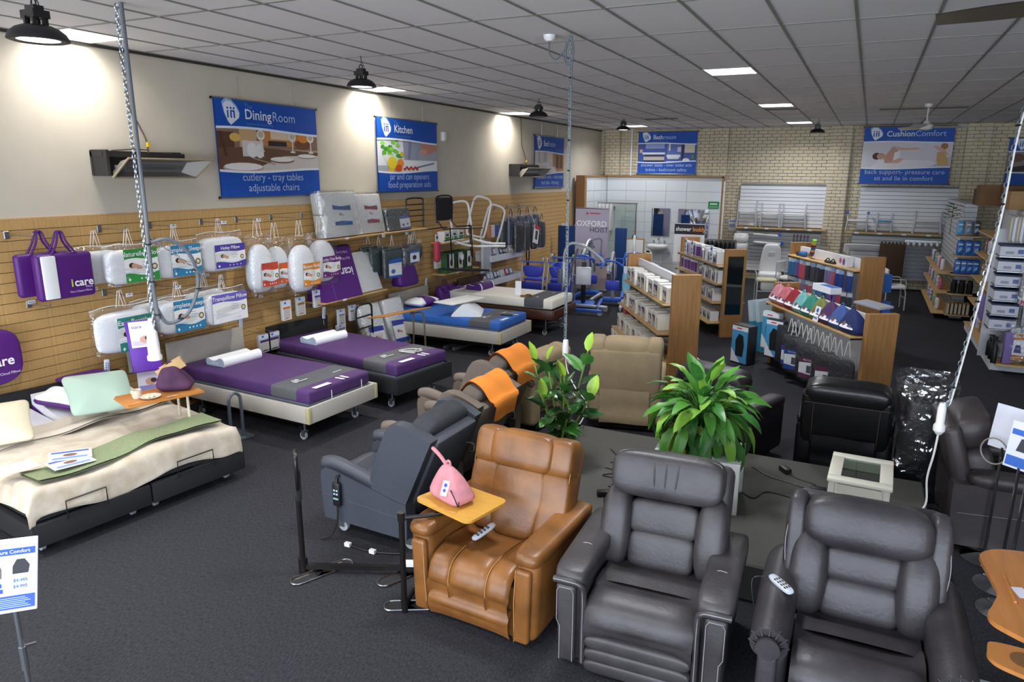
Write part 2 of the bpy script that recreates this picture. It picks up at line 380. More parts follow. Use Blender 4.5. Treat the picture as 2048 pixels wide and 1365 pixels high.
# centre power drop
t=thing('power_drop','chain power drop coiled at a white ceiling rose, hanging beside the leafy rubber plant','power drop',(-2.634,6.411,0))
g=M(); chain(g,(0,0,CEIL-.02),(0,0,1.05)); g.build('chain',m_zinc,t)
M().lathe([(0,CEIL),(.06,CEIL),(.058,CEIL-.025),(.035,CEIL-.055),(0,CEIL-.06)],c=(-.26,.1,0),n=18).build('ceiling_rose',m_white,t)
pts=[(-.26,.1,CEIL-.05),(-.25,.08,CEIL-.16),(-.17,.05,CEIL-.23),(-.06,.0,CEIL-.16),(.0,0,CEIL-.06),(.015,0,CEIL-.2),(-.03,0,CEIL-.29),(-.07,0,CEIL-.2),(-.02,0,CEIL-.06),(.03,0,CEIL-.14),(.01,0,CEIL-.27),(-.045,.0,CEIL-.24),(-.03,.0,CEIL-.1),(.012,0,CEIL-.08),(.014,0,3.4),(.014,0,1.2)]
M().tube(crom(pts,5),.008,6).build('cable',m_conduit,t)
for k in range(9): M().lathe([(.012,-.006),(.018,0),(.012,.006)],c=(.006,0,3.75-k*.28),n=8).build('cable_tie',m_tie,t)
M().tube(crom([(.014,0,1.2),(.02,.02,.95),(.14,-.05,.78),(.3,-.12,.62),(.25,-.25,.42),(.08,-.42,.32)],6),.006,6).build('white_lead',m_wplug,t)
M().lathe([(0,1.08),(.03,1.08),(.034,1.16),(.026,1.24),(0,1.25)],c=(.012,0,0),n=12).build('plug',m_wplug,t)
# power drop over the double bed
t=thing('power_drop','grey conduit and chain power drop with a round loop, in front of the hanging pillows','power drop',(-5.45,4.0,0))
g=M(); chain(g,(-.035,-.02,CEIL-.01),(-.035,-.02,1.55),.04,.0055); chain(g,(-.03,0,2.35),(.16,.35,2.0)); g.build('chain',m_zinc,t)
M().tube(crom([(0,0,CEIL),(0,0,3.2),(.0,0,2.6),(-.01,0,2.3),(-.03,.01,1.9),(-.02,.02,1.62)],6),.016,8).tube(crom([(-.02,.02,2.28),(.05,.16,2.3),(.1,.31,2.15),(.1,.36,1.9),(.05,.27,1.64),(-.01,.1,1.57),(-.03,.02,1.72)],8),.016,8).build('conduit',m_conduit,t)
for (a,b,cc) in ((-.01,0,2.27),(-.03,.01,1.95),(-.02,.02,1.66),(.1,.34,2.02),(.1,.36,1.85),(.03,.2,1.6)): M().lathe([(.022,-.006),(.027,0),(.022,.006)],c=(a,b,cc),n=10).build('cable_tie',m_tie,t)
M().lathe([(0,1.62),(.02,1.62),(.025,1.52),(.042,1.5),(.05,1.4),(.05,1.3),(.062,1.28),(.06,1.25),(0,1.245)],c=(-.1,.0,-.0),n=16).build('socket_housing',m_wplug,t)
# power drop by the wrapped armchair
t=thing('power_drop','chain power drop with a white inline socket, swinging down beside the wrapped recliner','power drop',(.75,5.9,0))
g=M(); P=[(.45,.6,CEIL),(.16,.2,3.4),(.08,0,2.5),(-.03,0,1.35),(-.06,0,1.2)]; cp=crom(P,5)
for a,b in zip(cp,cp[1:]): chain(g,a,b,.036,.0045)
g.build('chain',m_zinc,t)
M().tube([p+Vector((.012,0,0)) for p in cp],.007,6).build('cable',m_wplug,t)
for k in range(3,18,3): M().lathe([(.012,-.008),(.02,0),(.012,.008)],c=cp[k],n=8).build('cable_tie',m_tie,t)
M().tube(crom([(.5,.55,4.0),(.38,.4,3.85),(.45,.3,3.68),(.6,.35,3.72),(.6,.5,3.95),(.47,.45,3.98),(.4,.35,3.8)],5),.008,6).build('coil',m_conduit,t)
M().lathe([(0,1.22),(.02,1.22),(.03,1.18),(.03,1.06),(.042,1.04),(.042,1.0),(.02,.97),(0,.97)],c=(-.08,0,0),n=14).build('socket_housing',m_wplug,t)
M().tube(crom([(-.08,0,.98),(-.09,0,.8),(-.11,0,.6),(-.1,-.05,.4),(-.2,-.12,.3)],6),.008,6).build('lead',m_wplug,t)
# ================================================================ banners
BLUE='#0a4fb0'; LB='#5d8fd0'
def logo(cx,cz,s):
    blob=lambda k,dx,dz:[(cx+dx+s*k*px,cz+dz+s*k*pz) for px,pz in ((-.42,.35),(-.2,.52),(.08,.48),(.34,.25),(.5,-.02),(.46,-.22),(.2,-.4),(-.02,-.55),(-.16,-.42),(-.34,-.05))]
    sh=[('p','#9cb8e4',blob(1.12,-.02*s,.06*s)),('p','#e9eef7',blob(1,0,0))]
    for u in (-.17,.02,.2): sh.append(('e',BLUE,cx+u*s,cz+.2*s,.055*s,.055*s)); sh.append(('r',BLUE,cx+(u-.045)*s,cx+(u+.045)*s,cz-.24*s,cz+.1*s))
    sh.append(('r',BLUE,cx+.0*s,cx+.22*s,cz+.04*s,cz+.11*s))
    return sh
def wavy(w,z,amp,col,top):
    n=14; pts=[(-w/2+w*i/n, z+amp*math.sin(PI*1.4*i/n+.3)) for i in range(n+1)]
    return ('p',col,(pts+[(w/2,top),(-w/2,top)]) if top>z else (pts[::-1]+[(-w/2,top),(w/2,top)]))
def banner(loc,rz,w,h,word1,word2,sub,foot,pic,label,tilt=0,hdr=.28,ftr=.27,fs=.14,rails=True,the=True,hang=.3,pbg='#b9a489'):
    t=thing('banner',label,'banner',loc,rz)
    m_cl=mat('banner_cloth',BLUE,.55)
    def bf(u,v,off=0): return Vector(((u-.5)*w,-.012+.006*math.sin(u*9)*(1-v)+off,v*h))
    g=M(); g.grid(lambda u,v:bf(u,v),16,4); g.grid(lambda u,v:bf(1-u,v,.006),16,4); g.build('cloth',m_cl,t)
    y=-.021; zt=h*(1-hdr); zb=h*ftr
    sh=[('r',pbg,-w/2,w/2,zb,zt)]+pic(w,h,zb,zt)+[wavy(w,zt-.03,.02,'#e8ecf4',zt+.03),wavy(w,zt,.02,BLUE,h*.999),wavy(w,zb+.03,-.025,'#e8ecf4',zb-.03),wavy(w,zb,-.025,BLUE,.001)]
    L=w*.28/1.8
    sh+=logo(-w/2+.17*w/1.8*1.45,h-h*hdr*.47,h*hdr*.8)
    art(t,sh,'print',y=y)
    s=h*hdr*.52; x0=-w/2+.46*w/1.8; v1=text_mesh(word1,s,.012,'LEFT'); w1=max([p[0] for p in v1[0]],default=0)
    it=[(word1,s,x0,h-h*hdr*.5,'#e6ecf6',.012,'LEFT'),(word2,s,x0+w1+s*.06,h-h*hdr*.5,'#b9cdf0',0,'LEFT')]
    if the: it.append(('The',s*.5,x0,h-h*hdr*.2,LB,0,'LEFT'))
    it.append((sub,s*.26,x0+.02,h-h*hdr*.83,LB,0,'LEFT'))
    for k,l in enumerate(foot): it.append((l,fs*h/1.2,0,zb*.82-(k)*zb*.42-.02,'#b7c9ec'))
    lettering(t,it,y=y,k=26)
    if rails:
        M().rod((-w/2-.02,-.012,h),(w/2+.02,-.012,h),.016).build('top_rail',m_alu,t); M().rod((-w/2-.02,-.012,-.005),(w/2+.02,-.012,-.005),.016).build('bottom_rail',m_alu,t)
        for u in (-.27,.27): M().rod((u*w,-.005,h+.01),(u*w,-.003,h+hang),.002,5).lathe([(.012,-.012),(.012,.012)],c=(u*w,-.005,h+.03),n=8).build('hanger',m_steel,t)
        for sx in (-1,1):
            for zz in (h,-.005): M().rod((sx*(w/2+.02),-.012,zz),(sx*(w/2+.035),-.012,zz),.018).build('end_cap',m_black,t)
    return t
def pic_dining(w,h,a,b):
    H=b-a; f=lambda u:(-w/2+u*w); g=lambda v:a+v*H
    s=[('r','#8f6f58',f(0),f(1),g(.55),g(1)),('r','#c9a97a',f(.2),f(.36),g(.55),g(1.0)),('r','#5c3c2b',f(0),f(.15),g(.4),g(.9)),('r','#c48447',f(.38),f(.8),g(.62),g(1.0)),('r','#e0cdb0',f(.5),f(.75),g(.78),g(1)),('p','#6d4d3a',[(f(0),g(.0)),(f(1),g(.0)),(f(1),g(.5)),(f(.3),g(.58)),(f(0),g(.52))]),
     ('p','#d8cfc6',[(f(.28),g(0)),(f(1),g(.0)),(f(1),g(.42)),(f(.62),g(.38))]),('e','#e3b55e',f(.16),g(.78),.05*w,.1*H),('r','#ddd3cb',f(.22),f(.42),g(.35),g(.72)),('e','#f0ece8',f(.31),g(.5),.05*w,.18*H),('e','#f0ece8',f(.38),g(.48),.04*w,.17*H),
     ('r','#2d2a2c',f(.47),f(.66),g(.62),g(.74)),('e','#7a4b2c',f(.83),g(.68),.09*w,.13*H),('e','#e18a2f',f(.84),g(.85),.06*w,.12*H),
     ('e','#b9a79c',f(.22),g(.08),.19*w,.1*H),('e','#f1ece6',f(.22),g(.11),.18*w,.09*H),('e','#8d6a55',f(.6),g(.27),.13*w,.07*H),('e','#f1ece6',f(.6),g(.3),.12*w,.06*H),('e','#8d6a55',f(.87),g(.38),.1*w,.05*H),('e','#f1ece6',f(.87),g(.4),.1*w,.05*H)]
    for u in (.4,.72,.92):
        s+=[('e','#efe6da',f(u),g(.86),.04*w,.12*H),('e','#cdb79c',f(u),g(.88),.028*w,.08*H),('r','#e9e1d6',f(u-.006),f(u+.006),g(.5),g(.76)),('e','#e9e1d6',f(u),g(.49),.03*w,.025*H)]
    s+=[('p','#a58f80',[(f(.3),g(.3)),(f(.52),g(.16)),(f(.53),g(.18)),(f(.31),g(.33))]),('p','#4a362c',[(f(.02),g(.9)),(f(.035),g(.9)),(f(.08),g(.35)),(f(.06),g(.35))])]
    return s
def pic_kitchen(w,h,a,b):
    H=b-a; f=lambda u:(-w/2+u*w); g=lambda v:a+v*H
    s=[('r','#a9adb6',f(0),f(1),g(0),g(1)),('r','#e0e2e8',f(0),f(.42),g(.2),g(1)),('p','#9da3b8',[(f(.4),g(1)),(f(.72),g(1)),(f(.66),g(.35)),(f(.42),g(.45))]),('p','#8186a0',[(f(.5),g(1)),(f(.56),g(1)),(f(.52),g(.4)),(f(.48),g(.4))]),('r','#eceef2',f(.3),f(1),g(0),g(.38)),('p','#6c7490',[(f(.62),g(.12)),(f(.95),g(.28)),(f(.95),g(.33)),(f(.6),g(.16))]),
     ('p','#c98f7a',[(f(1),g(.98)),(f(.72),g(.98)),(f(.7),g(.62)),(f(.8),g(.55)),(f(1),g(.72))]),('e','#d7a28d',f(.76),g(.66),.06*w,.1*H)]
    random.seed(3)
    for k in range(26): s.append(('e',random.choice(['#5cae2f','#74c63f','#3f8f24','#8fd455']),f(.2+random.gauss(0,.075)),g(.72+random.gauss(0,.12)),.035*w,.06*H))
    s+=[('p','#dfe6dc',[(f(.08),g(.52)),(f(.4),g(.52)),(f(.34),g(.25)),(f(.14),g(.25))]),('e','#4f9a3a',f(.34),g(.5),.06*w,.07*H),('e','#e8c531',f(.38),g(.56),.03*w,.08*H),('e','#e9cf2d',f(.22),g(.28),.075*w,.2*H),('e','#e98d23',f(.35),g(.28),.055*w,.13*H),('e','#d9541f',f(.32),g(.12),.055*w,.12*H),('e','#e8c22c',f(.2),g(.04),.05*w,.09*H)]
    for k in range(7): s.append(('e','#c23a26',f(.42+.035*k),g(.1+.05*(k%2)),.022*w,.045*H))
    return s
def pic_bedroom(w,h,a,b):
    H=b-a; f=lambda u:(-w/2+u*w); g=lambda v:a+v*H
    return [('r','#d9d3cb',f(0),f(.7),g(.4),g(1)),('r','#b98a5b',f(.6),f(1),g(.15),g(1)),('r','#8a5a35',f(.7),f(.85),g(.25),g(.95)),('r','#6d4427',f(.86),f(.96),g(.25),g(.95)),('r','#c3bccb',f(.3),f(.38),g(.3),g(1)),('r','#8f8a98',f(.12),f(.14),g(.3),g(1)),('r','#e6d8c2',f(.4),f(.55),g(.5),g(1)),('p','#e9e2df',[(f(0),g(0)),(f(.75),g(0)),(f(.7),g(.28)),(f(.45),g(.45)),(f(0),g(.5))]),('p','#c9b6ae',[(f(0),g(0)),(f(.6),g(0)),(f(.2),g(.25)),(f(0),g(.3))]),('e','#f2eeee',f(.35),g(.42),.12*w,.09*H),('r','#3c2a22',f(.74),f(.78),g(.3),g(.8))]
def pic_bath(w,h,a,b):
    H=b-a; f=lambda u:(-w/2+u*w); g=lambda v:a+v*H
    return [('r','#3f55a0',f(0),f(1),g(0),g(1)),('r','#8fa0d0',f(.13),f(.46),g(.72),g(.98)),('r','#5c70b5',f(.5),f(.78),g(.25),g(1)),('r','#dfe3ea',f(.08),f(.47),g(.42),g(.52)),('r','#c3b9ae',f(.1),f(.46),g(.12),g(.3)),('r','#1e2a55',f(.1),f(.46),g(.02),g(.12)),('r','#1e2a55',f(.12),f(.46),g(.3),g(.4)),('r','#dfe3ea',f(.53),f(.56),g(.6),g(1)),('r','#e5e6ea',f(.5),f(.73),g(.3),g(.4)),('p','#d5d8e0',[(f(.52),g(.18)),(f(.7),g(.18)),(f(.73),g(.32)),(f(.5),g(.32))]),('r','#c9cbe0',f(.68),f(.74),g(.55),g(.8)),('r','#1d2342',f(.75),f(.79),g(.1),g(1)),('r','#d9d3bf',f(.8),f(.97),g(.5),g(1)),('e','#dfe3ea',f(.83),g(.12),.06*w,.1*H),('r','#c9b28f',f(.03),f(.08),g(.5),g(.68)),('e','#4e8a3c',f(.94),g(.3),.025*w,.12*H),('r','#e5e6ea',f(.5),f(.72),g(.0),g(.06))]
def pic_cushion(w,h,a,b):
    H=b-a; f=lambda u:(-w/2+u*w); g=lambda v:a+v*H; sk='#c99a86'; s2='#d8ae9b'
    return [('r','#d7d3da',f(0),f(1),g(0),g(1)),('p','#e5e2e6',[(f(.1),g(0)),(f(.9),g(0)),(f(.8),g(.3)),(f(.2),g(.35))]),('p','#c3bcc4',[(f(.65),g(0)),(f(1),g(0)),(f(1),g(.5)),(f(.8),g(.1))]),('e','#4b2d27',f(.17),g(.46),.05*w,.13*H),('e',sk,f(.22),g(.46),.05*w,.12*H),('p',sk,[(f(.25),g(.4)),(f(.34),g(.82)),(f(.42),g(.8)),(f(.4),g(.6)),(f(.36),g(.22)),(f(.27),g(.2))]),('p',s2,[(f(.36),g(.82)),(f(.5),g(.76)),(f(.62),g(.78)),(f(.66),g(.7)),(f(.58),g(.7)),(f(.46),g(.68)),(f(.4),g(.7))]),('p',s2,[(f(.28),g(.2)),(f(.42),g(.2)),(f(.48),g(.34)),(f(.43),g(.4)),(f(.36),g(.28))]),('p','#efecee',[(f(.36),g(.3)),(f(.43),g(.4)),(f(.43),g(.66)),(f(.37),g(.6))]),
     ('e','#a8743f',f(.91),g(.82),.04*w,.12*H),('p',s2,[(f(.8),g(.86)),(f(.92),g(.7)),(f(.97),g(.5)),(f(.9),g(.55)),(f(.82),g(.74)),(f(.79),g(.78))]),('p','#c9a76a',[(f(.84),g(.6)),(f(.92),g(.62)),(f(.96),g(.35)),(f(.97),g(.15)),(f(.87),g(.1)),(f(.84),g(.3))])]
def pic_tools(w,h,a,b):
    H=b-a; f=lambda u:(-w/2+u*w); g=lambda v:a+v*H
    return [('r','#8a7c78',f(0),f(1),g(0),g(1)),('e','#6b4a38',f(.1),g(.7),.09*w,.2*H),('p','#2b2526',[(f(0),g(.2)),(f(.2),g(.35)),(f(.3),g(.1)),(f(0),g(0))]),('e','#d0a48c',f(.25),g(.8),.08*w,.15*H)]
banner((X0+.03,7.44,2.55),PI/2,1.8,1.21,'Dining','Room','Solutions for active living',['cutlery - tray tables','adjustable chairs'],pic_dining,'blue banner reading DiningRoom with a laid table picture')
banner((X0+.03,10.67,2.555),PI/2,1.8,1.21,'Kitchen','','Solutions for active living',['jar and can openers','food preparation aids'],pic_kitchen,'blue banner reading Kitchen with vegetables in its picture',fs=.15)
banner((X0+.03,16.85,2.545),PI/2,1.8,1.24,'Bed','room','Solutions for active living',['adjustable beds - mattresses','bed rails - dressing'],pic_bedroom,'blue banner reading Bedroom beside the far wall heater',fs=.14,hdr=.3)
banner((-5.44,Y1-.05,2.905),0,1.72,1.18,'Bath','room','Solutions for active living',['shower seats - over toilet aids','bidets - bathroom safety'],pic_bath,'blue banner reading Bathroom on the brick wall',fs=.125,hang=.05,hdr=.27)
banner((.72,Y1-.25,2.70),0,2.0,1.40,'Cushion','Comfort','Solutions for active living',['back support- pressure care','sit and lie in comfort'],pic_cushion,'wide blue banner reading CushionComfort behind the ceiling fan',fs=.135,hang=.05,the=False,hdr=.26)
banner((3.85,Y1-.1,2.7),0,1.9,1.1,'','','',['sto',''],pic_tools,'blue banner cut by the picture edge high over the boxes',hang=.05,the=False)
# ================================================================ gas heaters on the wall
def heater(y,label,ly=1.0,pz=None):
    t=thing('wall_heater',label,'heater',(X0,y,2.8),PI/2,'radiant wall heaters')
    m_h=mat('heater_dark','#2e2c2b',.5); m_rf=mat('heater_reflector','#8f8a84',.4,metal=.35); m_hr=mat('heater_rim','#b3a488',.4,metal=.4)
    L=ly
    M().box((0,-.11,.24),(L,.2,.05)).box((-L/2+.02,-.14,.15),(.03,.25,.27)).box((0,-.02,.15),(L,.03,.26)).box((L/2-.1,-.11,.25),(.12,.18,.06)).build('casing',m_h,t)
    g=M()
    a=[(-L/2+.03,-.3,.0),(L/2+.05,-.3,.0),(L/2+.22,-.42,.2),(-L/2+.14,-.42,.2)]      # front lip
    b=[(-L/2+.1,-.2,.06),(L/2-.06,-.2,.06),(L/2-.02,-.26,.17),(-L/2+.16,-.26,.17)]
    g.add(a+b,[(0,1,5,4),(1,2,6,5),(2,3,7,6),(3,0,4,7),(4,5,6,7)]); g.build('reflector',m_rf,t)
    g=M()
    for k in range(4): g.rod(a[k],a[(k+1)%4],.012,6)
    g.build('rim',m_hr,t)
    M().box((0,-.24,.11),(L*.8,.02,.04)).rod((-.3,-.27,.1),(.3,-.27,.1),.008).build('burner',m_steel,t)
    M().tube(crom([(.12,-.1,.27),(.12,-.08,.42),(.06,-.05,.6),(.0,-.03,.75),(.0,-.02,1.0),(-.03,-.02,CEIL-2.8)],6),.009,6).tube(crom([(-.35,-.15,.28),(-.1,-.16,.3),(.1,-.12,.3)],5),.007,6).build('gas_pipe',mat('copper_pipe','#6d5a48',.4,metal=.5),t)
    M().box((.13,-.1,.36),(.03,.03,.05)).build('valve',mat('valve_yellow','#d8b52a',.5),t)
heater(5.42,'grey radiant gas heater on the cream wall left of the dining banner'.replace(' left of',' next to'))
heater(15.25,'grey radiant gas heater high beside the bedroom banner',1.2)
t=thing('alarm_sensor','small white alarm sensor on the wall past the kitchen banner','sensor',(X0,11.85,3.55),PI/2)
M().rbox((0,-.04,0),(.12,.08,.17),.015).build('case',m_white,t); M().rbox((0,-.083,-.03),(.07,.012,.06),.005).build('lens',m_whitem,t)
# ================================================================ beds
m_lin=mat('linen_grey','#b7b1a6',.9,var=.15,scale=160,bump=.25,bscale=350); m_linc=mat('linen_corner','#b5aa80',.9,var=.1,scale=120)
m_blkf=mat('black_fabric','#17181b',.9,var=.2,scale=150,bump=.2,bscale=350); m_purple=mat('purple_cover','#4b2a63',.7,var=.08,scale=6,bump=.15,bscale=14)
m_band=mat('grey_felt','#5b5c60',.95,var=.35,scale=190,bump=.3,bscale=300); m_core=mat('mattress_grey','#5c616b',.9); m_foam=mat('pillow_white','#eceef0',.8,bump=.1,bscale=25)
m_pend=mat('pillow_end','#a9b7c6',.8); m_blue=mat('blue_cover','#2a62b4',.7,var=.06,scale=6,bump=.12,bscale=14); m_walnut=mat('walnut','#4a2a1c',.4,var=.25,scale=5,stretch=(1,1,10)); m_cotton=mat('white_cotton','#e8e4d8',.85,bump=.25,bscale=9)
m_wheel=mat('caster_wheel','#9da0a6',.45); m_remote=mat('remote_grey','#d9e0ea',.5)
def caster(p,x,y,z=.11):
    c=M().lathe([(.02,-.014),(.045,-.014),(.045,.014),(.02,.014)],c=(x,y+.02,.045),n=16,axis='X'); w=c.build('caster',m_wheel,p)
    M().box((x-.022,y+.01,.075),(.006,.05,.07)).box((x+.022,y+.01,.075),(.006,.05,.07)).box((x,y,.112),(.05,.06,.008)).rod((x,y,.112),(x,y,max(z,.12)),.012).build('fork',m_steel,w)
def contour_pillow(loc,rz,label,L=.56,sc=1):
    t=thing('contour_pillow',label,'pillow',loc,rz,'white contour pillows')
    prof=[(-.15,.0),(-.165,.03),(-.16,.07),(-.135,.1),(-.1,.108),(-.06,.092),(-.01,.07),(.04,.066),(.085,.076),(.12,.085),(.15,.07),(.163,.04),(.15,0)]
    P=[(p.x*sc,p.y*sc) for p in crom([(a,b,0) for a,b in prof],3)]
    M().prismx(P,-L/2,L/2).build('body',m_foam,t,50)
    for s_ in (-1,1):
        q=[(a*.96,b*.95+.002) for a,b in P]; M().prismx(q,s_*L/2-.004,s_*L/2+.004).build('end_panel',m_pend,t)
    lettering(t,[('zig frame',.035,0,.04,'#dfe6ee')],x=RZ(-PI/2)@T(0,0,0),y=-L/2-.004)
    return t
def remote(loc,rz,label,tilt=0,col=None,group='bed remotes on the headboards'):
    t=thing('remote_control',label,'remote control',loc,rz,group)
    M().rbox((0,-.012,.09),(.055,.022,.18),.009).build('body',col or m_remote,t)
    g=M()
    for r in range(6):
        for c in range(2): g.rbox((-.012+.024*c,-.0245,.03+.022*r),(.015,.004,.012),.0015,1)
    tag(g.build('buttons',mat('remote_btn','#5b7fae',.5),t),kind='stuff')
    M().tube(crom([(0,0,.0),(.02,.0,-.1),(.05,.01,-.25),(.06,.02,-.4)],5),.005,6).build('cable',m_wplug,t)
    t.rotation_euler=(0,tilt,rz); return t
def bed(loc,th,W,L,zb,zt,ztop,mw,m_base,m_matt,label,hb=(1.1,.5,.8,m_lin),corner=None,core=True,casters=True,band=True,hx=0):
    t=thing('adjustable_bed',label,'bed',loc,math.radians(th))
    M().rbox((0,.02,(zb+zt)/2),(W-.0,.04,zt-zb),.012).build('foot_panel',m_base,t)
    for s_ in (-1,1): M().rbox((s_*(W/2-.02),L/2,(zb+zt)/2),(.04,L-.02,zt-zb),.012).build('side_panel',m_base,t)
    if corner:
        for s_ in (-1,1): M().rbox((s_*(W/2-.02),.02,(zb+zt)/2),(.052,.052,zt-zb-.004),.012).build('corner_trim',corner,t)
    M().bx(-W/2+.06,W/2-.06,.06,L-.05,zb+.02,zt-.03).build('platform',m_core if core else m_black,t)
    M().bx(-W/2+.2,W/2-.2,.25,L-.3,.13,zb+.02).build('lift_frame',m_black,t)
    if casters:
        for (x,y) in ((-W/2+.14,.22),(W/2-.14,.22),(-W/2+.14,L-.35),(W/2-.14,L-.35)): caster(t,x,y,zb+.05)
        M().rod((-W/2+.1,.25,.15),(W/2-.1,.25,.15),.02).build('crossbar',m_black,t)
    if core: M().rbox((0,L/2,zt-.01),(mw-.02,L-.14,.09),.03).build('mattress_base',m_core,t)
    def wr(p): return p
    g=M().rbox((0,L/2-.0,(ztop+zt+.015)/2),(mw,L-.1,ztop-zt-.015+.02),.035,3); g.build('mattress_cover',m_matt,t,60)
    if band:
        g=M().rbox((0,.42,(ztop+zt+.02)/2+.002),(mw+.012,.42,ztop-zt+.002),.036,3); b=g.build('felt_runner',m_band,t,60)
        art(b,[('p','#d9dade',[(-.3+.03*math.cos(q)*(1+.3*math.sin(3*q)),.43+.03*math.sin(q)) for q in [k*PI/6 for k in range(12)]])],'logo_print',x=T(0,0,ztop+.018)@RX(-PI/2),y=0)
        lettering(b,[('sleep',.03,-.3,-.36-.03,'#d9dade')],x=T(0,0,ztop+.0166)@Matrix(((1,0,0,0),(0,0,-1,0),(0,1,0,0),(0,0,0,1))) if False else T(0,0,ztop+.0166)@RX(-PI/2)@T(0,0,.0)@Matrix.Scale(1,4),y=0) if False else None
        M().prismz([(.2,.35),(.34,.35),(.34,.36),(.2,.36)],ztop+.015,ztop+.0165).build('stitched_line',m_foam,b)
    w_,h0,h1,mh=hb
    M().rbox((hx,L+.02,(h0+h1)/2),(w_,.05,h1-h0),.015).build('headboard',mh,t)
    for s_ in (-1,1): M().bx(hx+s_*w_*.3-.03,hx+s_*w_*.3+.03,L,L+.02,.1,h0+.05).build('headboard_bracket',m_black,t)
    return t
def foot_marks(t,x,y,z,m='#e6e3ec'):
    g=[]
    for s_ in (-1,1):
        g+= [('e',m,x+s_*.035,y+.0,.02,.05),('e',m,x+s_*.037,y+.06,.022,.03)]
    art(t,g,'footprint_mark',x=T(0,0,z)@RX(-PI/2)@Matrix.Scale(-1,4,(0,0,1)) if False else T(0,0,z)@Matrix(((1,0,0,0),(0,0,1,0),(0,-1,0,0),(0,0,0,1))),y=0)
FLATUP=Matrix(((1,0,0,0),(0,0,1,0),(0,-1,0,0),(0,0,0,1)))   # print facing up: local x,z -> x,y
def top_print(t,sh,z,name='print'): return art(t,sh,name,x=T(0,0,z)@FLATUP)
def top_text(t,items,z,name='lettering'): return lettering(t,items,name,x=T(0,0,z)@FLATUP)
b2=bed((-5.09,5.92,0),87,1.1,2.26,.25,.44,.585,.98,m_lin,m_purple,'light grey upholstered bed with purple mattress and casters, nearest of the purple pair',(1.1,.36,.875,m_lin),m_linc)
b3=bed((-4.87,7.22,0),82.5,1.06,2.4,.22,.43,.585,.96,m_blkf,m_purple,'black upholstered bed with purple mattress and casters',(1.08,.36,.78,m_blkf))
b4=bed((-5.02,10.12,0),90,1.14,2.3,.23,.43,.57,1.0,m_lin,m_blue,'pale grey upholstered bed with bright blue mattress',(1.2,.36,.83,m_lin),m_linc,hx=.3)
b5=bed((-4.86,11.83,0),90,1.06,2.4,.31,.49,.665,.98,m_walnut,m_cotton,'walnut framed bed with white sheeted mattress, farthest of the beds',(1.15,.36,.8,m_walnut),None,core=False,casters=True,hx=.75)
for b,z in ((b2,.587),(b3,.587),(b4,.572)):
    z+=.012
    top_print(b,[('r','#dfe0e6',-.36,-.12,.06,.13)],z,'paper_label'); 
for b in (b2,b3): foot_marks(b,.1,.1,.599)
for b,z in ((b2,.612),(b3,.612),(b4,.597)): top_print(b,[('e','#d4d5da',-.3,.46,.03,.02),('e','#5b5c60',-.3,.46,.015,.009),('e','#d4d5da',-.26,.45,.02,.03),('r','#d4d5da',-.3,-.16,.385,.4)],z,'runner_mark')
for b in (b2,): M().rod((-.2,-.004,.45),(-.2,-.004,.55),.004).rod((.28,-.004,.45),(.28,-.004,.55),.004).build('mattress_retainer',m_white,b)
# scissor lift visible under the walnut bed
M().box((.25,.5,.16),(.05,.9,.03),RX(.2)).box((-.25,.5,.16),(.05,.9,.03),RX(-.2)).build('scissor_arm',m_steel,b5)
def on_bed(b,x,y,z):
    a=b.rotation_euler.z; return (b.location.x+x*math.cos(a)-y*math.sin(a), b.location.y+x*math.sin(a)+y*math.cos(a), z)
contour_pillow(on_bed(b2,-.0,1.78,.595),b2.rotation_euler.z,'white contour pillow on the grey bed with purple mattress')
contour_pillow(on_bed(b3,-.08,1.78,.595),b3.rotation_euler.z,'white contour pillow on the black bed with purple mattress')
remote((-7.36,6.58,.84),PI/2+.0,'white bed remote hooked on the light grey headboard, by the purple booklets',.12)
remote((-7.19,7.98,.74),PI/2-.13,'white bed remote hooked on the black headboard',.12)
remote((-7.34,10.95,.78),PI/2,'white bed remote hooked on the headboard of the blue bed',.12)
remote((-7.36,13.1,.72),PI/2,'white bed remote hooked on the walnut headboard',.1)
# papers and small things on the mattresses
def flat_item(name,label,cat,loc,rz,sx,sy,sh=None,thick=.004,base='#eceded',group=None,tx=None):
    t=thing(name,label,cat,loc,rz,group); M().box((0,0,thick/2),(sx,sy,thick)).build('sheet',flat(base),t)
    if sh: top_print(t,sh,thick,'print')
    if tx: top_text(t,tx,thick+.003)
    return t
t=thing('cable_tangle','small grey wire bundle and handset lying on the black bed','handset',on_bed(b3,.05,.33,.605),.4)
M().rbox((0,0,.012),(.2,.06,.02),.006).build('body',mat('handset_grey','#a9aaa6',.5),t)
M().tube(crom([(.1,0,.012),(.16,.08,.012),(.05,.12,.02),(-.08,.1,.012),(-.13,.02,.012),(-.02,-.07,.02),(.1,-.08,.012)],5),.006,6).build('cord',mat('cord_white','#d5d5cf',.5),t)
t=thing('handset','black and silver handset with looped cord on the blue mattress','handset',on_bed(b4,.05,.2,.585),.2)
M().rbox((0,0,.012),(.2,.07,.02),.006).build('body',m_black,t); M().tube(crom([(.1,0,.012),(.18,.06,.012),(.08,.13,.012),(-.1,.09,.012),(-.16,.01,.012)],5),.006,6).build('cord',m_steel,t)
